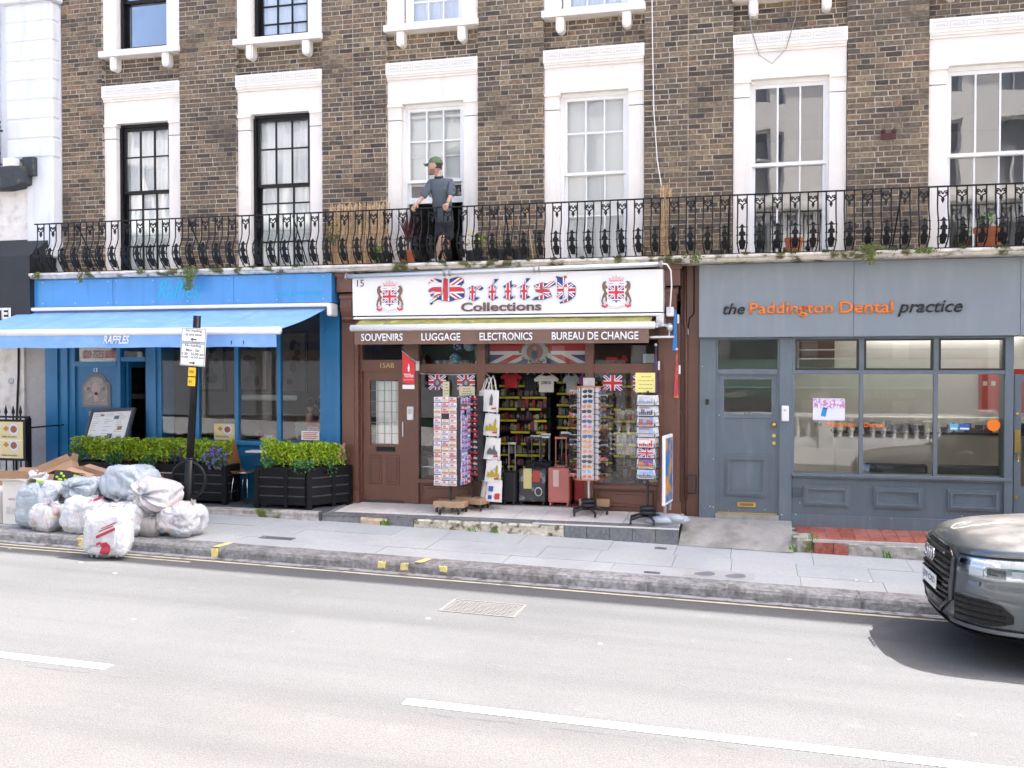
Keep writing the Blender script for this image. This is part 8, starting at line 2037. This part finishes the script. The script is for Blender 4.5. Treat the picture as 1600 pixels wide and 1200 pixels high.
person('person in green cap, slate sweatshirt and dark shorts leaning on the balcony rail', nodes, edges, [('sweatshirt', sw, swe, sweat), ('shorts', sh, she, shorts)], (V(-4.53,-.47,4.885), .245, R(-78), R(4)),
    hands=((wrR, (-.25,-.55,-.35), (-.1,-.5,.85), .95, 1.0, 1), (wrL, (-.02,-.6,-.35), (0,-.5,.85), .95, 1.0, -1)), extra=man_extra)
# --- diners inside the cafe
def diner(label, x, y, facing, shirt_m, z=.50, extra=None, hair=(.03,.02,.015), lean_=.12, standing=False):
    f = V(math.sin(facing), -math.cos(facing), 0); s_ = V(f.y, -f.x, 0)*-1
    base = V(x,y,z); P_ = lambda a, b_, c: base+f*a+s_*b_+V(0,0,c)
    n = {'pelvis': (P_(0,0,0),(.12,.10)), 'belly': (P_(.02,0,.2),(.11,.09)), 'chest': (P_(lean_,0,.42),(.12,.09)), 'neck0': (P_(lean_+.02,0,.60),.055), 'neck1': (P_(lean_+.05,0,.68),.05)}
    e = [('pelvis','belly'),('belly','chest'),('chest','neck0'),('neck0','neck1')]
    for k, q in (('R',1),('L',-1)):
        n['s'+k] = (P_(lean_,q*.17,.50),.062); n['e'+k] = (P_(lean_+.08,q*.23,.24),.045); n['w'+k] = (P_(lean_+.30,q*.15,.25),.03)
        e += [('chest','s'+k),('s'+k,'e'+k),('e'+k,'w'+k)]
        if standing: n['h'+k] = (P_(0,q*.08,-.08),.085); n['k'+k] = (P_(.02,q*.09,-.45),.06); n['a'+k] = (P_(0,q*.09,-.88),.04)
        else: n['h'+k] = (P_(.05,q*.09,-.03),.08); n['k'+k] = (P_(.42,q*.10,.0),.065); n['a'+k] = (P_(.40,q*.10,-.42),.045)
        e += [('pelvis','h'+k),('h'+k,'k'+k),('k'+k,'a'+k)]
    sn = {k: (v[0], tuple(q*1.5 for q in v[1]) if isinstance(v[1], tuple) else v[1]*1.25) for k, v in n.items() if k in ('pelvis','belly','chest','sR','sL')}
    for k in 'RL': sn['x'+k] = (n['s'+k][0].lerp(n['e'+k][0],.75), .058)
    se = [('pelvis','belly'),('belly','chest'),('chest','sR'),('chest','sL'),('sR','xR'),('sL','xL')]
    tn = {k: (v[0], v[1]*1.12 if not isinstance(v[1], tuple) else v[1]) for k, v in n.items() if k in ('pelvis','hR','hL','kR','kL','aR','aL')}
    te = [('pelvis','hR'),('hR','kR'),('kR','aR'),('pelvis','hL'),('hL','kL'),('kL','aL')]
    hd = P_(lean_+.08,0,.80)
    def ex(t, M_):
        q = MB(); q.sheet(lambda u, v: (lambda th, ph: (.36*math.cos(th)*math.sin(ph), .02-.43*math.cos(th)*math.cos(ph), .02+.50*math.sin(th)))(math.pi*.5*v-(.55 if abs(u-.5) < .33 else -.45)*(1-v), 2*math.pi*u), 24, 8); q.xf(M_).build('hair', P('hair_%.2f' % hair[0], hair, .6), t, smooth=True)
        if extra: extra(t, P_)
    hh = tuple((n['w'+k][0], f, V(0,0,1), 1.0, .5, 1 if k == 'R' else -1) for k in 'RL')
    return person(label, n, e, [('shirt', sn, se, shirt_m), ('trousers', tn, te, P('dark_denim', (.02,.025,.04), .85))], (hd, .24, facing, R(18)), hands=hh, extra=ex)
redshirt = P('red_football_shirt', (.36,.02,.03), .7, var=.08, vs=10)
def num(t, P_):
    p = P_(-.055,0,.40)
    text('lettering', 'SICOBO', P('white_letter', (.8,.8,.8)), t, p.x-.125, p.y-.135, p.z+.045, w=.25, h=.06, extrude=.003, bold=.03)
    text('number', '10', P('white_letter', (.8,.8,.8)), t, p.x-.10, p.y-.135, p.z-.165, w=.20, h=.17, extrude=.003, bold=.05)
diner('person in red football shirt numbered ten seated with back to the cafe window', -6.86, .62, R(180), redshirt, .56, num, lean_=.06)
diner('person in grey top seated beside the red football shirt', -7.22, .85, R(175), P('grey_tee', (.22,.23,.24), .85), .58, lean_=.10)
diner('person in dark clothes standing at the back of the cafe', -7.38, 1.55, R(120), P('black_top', (.02,.02,.022), .85), .95, standing=True)
for x, y, lab in ((-6.86,.62,'brown wooden stool of the person in the red shirt'),(-7.22,.85,'brown wooden stool of the person in the grey top')):
    t = thing('stool', lab, 'stool', (x,y,0)); bx('seat', brown_w, t, x-.2, x+.2, y-.18, y+.18, .40, .44, bevel=.01)
    for a in (-1,1):
        for b_ in (-1,1): MB().tube([(x+a*.16,y+b_*.14,0),(x+a*.14,y+b_*.12,.40)], .018, 6).build('leg', brown_w, t)
# ================================================================ the grey car
CAR = Matrix.Translation((1.53,-4.18,zr(2.2,-4.2))) @ Matrix.Rotation(R(3.2),4,'Z') @ Matrix.Rotation(R(1.3),4,'Y')
paint = None
def car_paint():
    m, nt, N, L, b = _nt('grey_car_paint'); b.inputs['Metallic'].default_value = .75; b.inputs['Coat Weight'].default_value = .8; b.inputs['Coat Roughness'].default_value = .03
    g_ = N.new('ShaderNodeNewGeometry'); sp_ = N.new('ShaderNodeSeparateXYZ'); L.new(g_.outputs['Normal'], sp_.inputs[0])
    nz_ = N.new('ShaderNodeTexNoise'); nz_.inputs['Scale'].default_value = 5; nz_.inputs['Detail'].default_value = 6; L.new(g_.outputs['Position'], nz_.inputs['Vector'])
    r_ = N.new('ShaderNodeMapRange'); r_.inputs[1].default_value = .75; r_.inputs[2].default_value = .97; L.new(sp_.outputs['Z'], r_.inputs[0])     # settled dust on the upward faces
    mu = N.new('ShaderNodeMath'); mu.operation = 'MULTIPLY'; L.new(r_.outputs[0], mu.inputs[0]); L.new(nz_.outputs['Fac'], mu.inputs[1])
    mx = N.new('ShaderNodeMix'); mx.data_type = 'RGBA'; mx.inputs[6].default_value = (.115,.13,.14,1); mx.inputs[7].default_value = (.34,.30,.26,1); L.new(mu.outputs[0], mx.inputs[0]); L.new(mx.outputs[2], b.inputs['Base Color'])
    r2 = N.new('ShaderNodeMapRange'); r2.inputs[3].default_value = .30; r2.inputs[4].default_value = .75; L.new(mu.outputs[0], r2.inputs[0]); L.new(r2.outputs[0], b.inputs['Roughness'])
    r3 = N.new('ShaderNodeMapRange'); r3.inputs[3].default_value = .8; r3.inputs[4].default_value = .1; L.new(mu.outputs[0], r3.inputs[0]); L.new(r3.outputs[0], b.inputs['Coat Weight'])
    return m
paint = car_paint()
car = thing('parked_car', 'dusty dark grey estate car parked at the right, nose into the picture', 'car', tuple(CAR.translation))
PLAN = [(0,0),(.0,.14),(.004,.28),(.02,.42),(.055,.56),(.12,.70),(.22,.81),(.36,.89),(.55,.935),(.80,.96),(1.10,.975),(1.6,.985),(2.4,.985),(3.3,.985),(4.2,.97),(4.7,.93),(4.93,.82),(5.02,.6),(5.05,.3),(5.05,0)]
SPX = [.16,.18,.22,.27,.33,.40,.48,.58,.72,.92,1.18,1.6,2.4,3.3,4.2,4.6,4.75,4.82,4.86,4.88]
def lin(t, xs, ys):
    for i in range(len(xs)-1):
        if t <= xs[i+1]: return ys[i]+(ys[i+1]-ys[i])*max(0, (t-xs[i])/(xs[i+1]-xs[i]))
    return ys[-1]
def zedge(x): return lin(x, [0,.12,.36,.8,1.2,2,4,5], [.985,1.0,1.02,1.05,1.075,1.09,1.12,1.10])
def ztop(x): return lin(x, [.15,.3,.5,.9,1.3,2,4,5], [1.075,1.125,1.165,1.215,1.25,1.27,1.25,1.2])
PROF = [(.255,.16),(.28,.09),(.325,.035),(.40,.006),(.50,0),(.66,-.004),(.74,.008),(.82,.010),(.90,.020)]
def plan_at(i, k):
    """plan point i, normal; k = side sign"""
    a = PLAN[max(i-1,0)]; b_ = PLAN[min(i+1,len(PLAN)-1)]
    if i == 0: t = Vector((0,1))
    elif i == len(PLAN)-1: t = Vector((0,-1))
    else: t = (Vector(b_)-Vector(a)).normalized()
    n = Vector((-t.y, t.x))                                            # outward
    return Vector(PLAN[i]), n
def body_pt(i, z, off=0.0, k=-1):
    p, n = plan_at(i, k); ins = lin(z, [q[0] for q in PROF]+[1.0], [q[1] for q in PROF]+[.05])
    q = p-n*(ins-off); return Vector((q.x, k*q.y, z))
def plan_f(f, z, off=0.0, k=-1):
    i = max(0, min(len(PLAN)-2, int(math.floor(f)))); u = f-i
    return body_pt(i, z, off, k).lerp(body_pt(i+1, z, off, k), u)
mb = MB(); NP = len(PLAN)
for k in (-1, 1):
    rows_ = []
    rows_.append([Vector((PLAN[i][0]*.9+.3, 0, .22)) if False else Vector((SPX[i]+.1, 0, .27)) for i in range(NP)])
    for z, ins in PROF: rows_.append([body_pt(i, z, 0, k) for i in range(NP)])
    rows_.append([body_pt(i, min(.99, zedge(PLAN[i][0])-.015), 0, k) for i in range(NP)])
    for t in (0, .06, .2, .45, .75, 1.0):
        r_ = []
        for i in range(NP):
            e = body_pt(i, .99, -.012, k); e.z = zedge(PLAN[i][0])+.004; sp_ = Vector((SPX[i], 0, ztop(SPX[i])))
            q = e.lerp(sp_, t); q.z = e.z+(sp_.z-e.z)*(1-(1-t)**2.2); r_.append(q)
        rows_.append(r_)
    st_ = len(mb.v)
    for r_ in rows_: mb.v += [tuple(q) for q in r_]
    for j in range(len(rows_)-1):
        for i in range(NP-1):
            q = (st_+j*NP+i, st_+j*NP+i+1, st_+(j+1)*NP+i+1, st_+(j+1)*NP+i)
            mb.f.append(q if k == 1 else q[::-1]); mb.m.append(0)
me = mb.xf(CAR).mesh('body', paint, smooth=True)
bm = bmesh.new(); bm.from_mesh(me); bmesh.ops.remove_doubles(bm, verts=bm.verts[:], dist=.0008); bmesh.ops.recalc_face_normals(bm, faces=bm.faces[:]); bm.to_mesh(me); bm.free()
body = link('body', me, car); ss = body.modifiers.new('Sub', 'SUBSURF'); ss.levels = 2; ss.render_levels = 2
def patch(name, f0, f1, zlo, zhi, off, m, k, parent, nu=14, nv=4, th=.012, smooth=True):
    """a curved panel lying on the nose between plan stations f0..f1 and heights zlo(u)..zhi(u)"""
    s = MB(); g_ = lambda u, v, o: plan_f(f0+(f1-f0)*u, zlo(u)+(zhi(u)-zlo(u))*v, o, k)
    s.sheet(lambda u, v: g_(u, v, off), nu, nv)
    a = len(s.v); s.sheet(lambda u, v: g_(u, v, off-th), nu, nv)
    for (fa, fb) in (((0,0),(1,0)),((1,0),(1,1)),((1,1),(0,1)),((0,1),(0,0))):
        s.sheet(lambda u, v: g_(fa[0]+(fb[0]-fa[0])*u, fa[1]+(fb[1]-fa[1])*u, off-th*v), max(nu, 4), 1)
    return s.xf(CAR).build(name, m, parent, smooth=smooth)
gloss_b = P('gloss_black', (.004,.004,.005), .2, spec=.4); matt_b = P('matt_black_trim', (.007,.007,.008), .5, spec=.3); satin = P('satin_trim', (.13,.14,.15), .3, .8)
cst = lambda c: (lambda u: c)
lin2 = lambda *p: (lambda u: lin(u, [q[0] for q in p], [q[1] for q in p]))
for k in (-1, 1):
    gr = patch('grille', 0, 3.35, lin2((0,.39),(.55,.39),(1,.52)), lin2((0,.965),(.8,.965),(1,.90)), .012, gloss_b, k, car, 12, 6)
    patch('grille_surround', 3.36, 3.75, lin2((0,.50),(1,.53)), lin2((0,.90),(1,.885)), .016, satin, k, car, 4, 5)
    patch('grille_lower_trim', 0, 3.2, lin2((0,.355),(.55,.355),(1,.48)), lin2((0,.385),(.55,.385),(1,.515)), .018, satin, k, car, 10, 2)
    for q in range(9):
        z = .485+.053*q
        if z > .93: continue
        hi = 3.2 if z > .52 else 2.9
        patch('grille_slat', 0, hi, cst(z), cst(z+.014), .030, satin if False else matt_b, k, gr, 10, 1, .02)
    hl = patch('headlight', 4.15, 8.9, lin2((0,.80),(.5,.775),(.82,.80),(1,.90)), lin2((0,.925),(.5,.945),(1,.965)), .014, P('headlight_reflector', (.55,.57,.60), .12, .9), k, car, 24, 6)
    patch('lamp_cover', 4.12, 8.95, lin2((0,.795),(.5,.77),(.82,.795),(1,.898)), lin2((0,.93),(.5,.95),(1,.97)), .030, glass('lamp_glass', (.93,.95,.97), refl=1.2), k, hl, 24, 4, .004)
    for a, b_, z0, z1, mm_ in ((4.3,5.0,.87,.915,gloss_b),(5.1,5.9,.80,.86,P('lamp_white', (.75,.77,.8), .2)),(5.2,6.4,.885,.925,P('lamp_white', (.75,.77,.8))),(6.1,7.0,.80,.87,gloss_b),(6.7,8.0,.89,.945,P('lamp_white', (.75,.77,.8))),(7.2,8.2,.815,.87,P('lamp_white', (.75,.77,.8)))):
        patch('lamp_element', a, b_, cst(z0), cst(z1), .024, mm_, k, hl, 6, 2, .006)
    patch('headlight_gap', 3.95, 8.95, lin2((0,.93),(.5,.951),(1,.971)), lin2((0,.945),(.5,.966),(1,.985)), .006, matt_b, k, car, 20, 1)
    fg = patch('fog_grille', 4.0, 7.35, lin2((0,.385),(.8,.40),(1,.44)), lin2((0,.60),(.6,.605),(.85,.575),(1,.50)), .012, gloss_b, k, car, 18, 5)
    for q, (z, e) in enumerate(((.43,7.0),(.48,7.1),(.53,6.9),(.572,6.4))): patch('fog_slat', 4.1, e, cst(z), cst(z+.012), .024, matt_b, k, fg, 12, 1, .012)
    patch('bumper_lip', 3.4, 7.9, cst(.335), cst(.370), .026, P('silver_trim', (.36,.38,.40), .3, .85), k, car, 18, 2)
    patch('lower_skirt', 0, 9, cst(.255), cst(.31), .03, matt_b, k, car, 20, 2, .03)
    patch('washer_cap', 5.05, 5.7, cst(.71), cst(.745), .012, satin, k, car, 5, 2)
    patch('character_line', 4.6, 8.6, lin2((0,.625),(1,.60)), lin2((0,.632),(1,.607)), .010, paint, k, car, 14, 1)
# number plate and four-ring badge
pl_ = MB().box(-.046,-.036,-.26,.26,.555,.675).xf(CAR).build('number_plate', P('plate_white', (.80,.80,.78), .4), car)
me = text_mesh('LJ19 CXD', .47, .075, .0015, .012); me.materials.clear(); me.materials.append(blk)
me.transform(CAR @ Matrix.Translation((-.0465,.235,.577)) @ Matrix.Rotation(R(-90),4,'Z')); link('lettering', me, pl_)
for q in range(4):
    cy_ = -.117+.078*q; MB().tube([(-.044, cy_+.055*math.cos(a*math.pi/10), .845+.055*math.sin(a*math.pi/10)) for a in range(20)], .0095, 8, closed=True).xf(CAR).build('badge_ring', chrome, car, smooth=True)
# cabin, glass, wheels, mirrors (mostly outside the picture)
gl = P('dark_car_glass', (.015,.018,.02), .04, spec=.8)
prof = [(1.18,1.20),(1.95,1.62),(2.3,1.71),(3.2,1.74),(4.1,1.68),(4.75,1.30),(4.86,1.15)]
s = MB(); wB = .90; wT = .66
for i in range(len(prof)-1):
    (xa,za),(xb,zb_) = prof[i], prof[i+1]; wa = wB+(wT-wB)*max(0,(za-1.15)/.59); wb_ = wB+(wT-wB)*max(0,(zb_-1.15)/.59)
    s.add([(xa,-wa,za),(xb,-wb_,zb_),(xb,wb_,zb_),(xa,wa,za)], [(0,1,2,3)], 1 if i in (0,1,4) else 0)
    for k in (-1,1): s.add([(xa,k*wa,za),(xb,k*wb_,zb_),(xb,k*(wB+.02),1.10),(xa,k*(wB+.02),1.10)], [(0,1,2,3)] if k == 1 else [(3,2,1,0)], 1 if i in (1,2,3) else 0)
s.xf(CAR).build('cabin', [paint, gl], car)
s = MB()
for k in (-1,1):
    for x in (2.45,3.55): s.box(x-.04,x+.04,k*.80-.13,k*.80+.13,1.10,1.69)
tyre = P('tyre_rubber', (.02,.02,.021), .85); rim = P('alloy', (.35,.36,.38), .3, .9)
for x in (.98,3.98):
    for k in (-1,1):
        w = MB().lathe((0,0,0), [(.26,-.12),(.35,-.125),(.385,-.09),(.385,.09),(.35,.125),(.26,.12)], 28, cap=False).xf(CAR @ Matrix.Translation((x,k*.87,.385)) @ Matrix.Rotation(R(90),4,'X')).build('wheel', tyre, car, smooth=True)
        r_ = MB().lathe((0,0,0), [(.0,.06),(.06,.09),(.07,.05),(.25,.05),(.265,.11)], 28, cap=False)
        for q in range(10): a = q*.628; r_.hexa([(math.cos(a-.08)*.05,math.sin(a-.08)*.05,.06),(math.cos(a-.06)*.25,math.sin(a-.06)*.25,.06),(math.cos(a+.06)*.25,math.sin(a+.06)*.25,.06),(math.cos(a+.08)*.05,math.sin(a+.08)*.05,.06),(math.cos(a-.08)*.05,math.sin(a-.08)*.05,.09),(math.cos(a-.06)*.25,math.sin(a-.06)*.25,.10),(math.cos(a+.06)*.25,math.sin(a+.06)*.25,.10),(math.cos(a+.08)*.05,math.sin(a+.08)*.05,.09)])
        r_.xf(CAR @ Matrix.Translation((x,k*.87,.385)) @ Matrix.Rotation(R(90 if k < 0 else -90),4,'X')).build('rim', rim, w)
        MB().tube([(x+.44*math.cos(a*math.pi/12), k*.965, .385+.44*math.sin(a*math.pi/12)) for a in range(13)], .035, 8).xf(CAR).build('wheel_arch', matt_b, car, smooth=True)
for k in (-1,1): MB().ball((1.62,k*1.05,1.20), (.09,.12,.075), 14, 8).tube([(1.64,k*.93,1.14),(1.63,k*1.0,1.17)], .03, 6).xf(CAR).build('wing_mirror', paint, car, smooth=True)
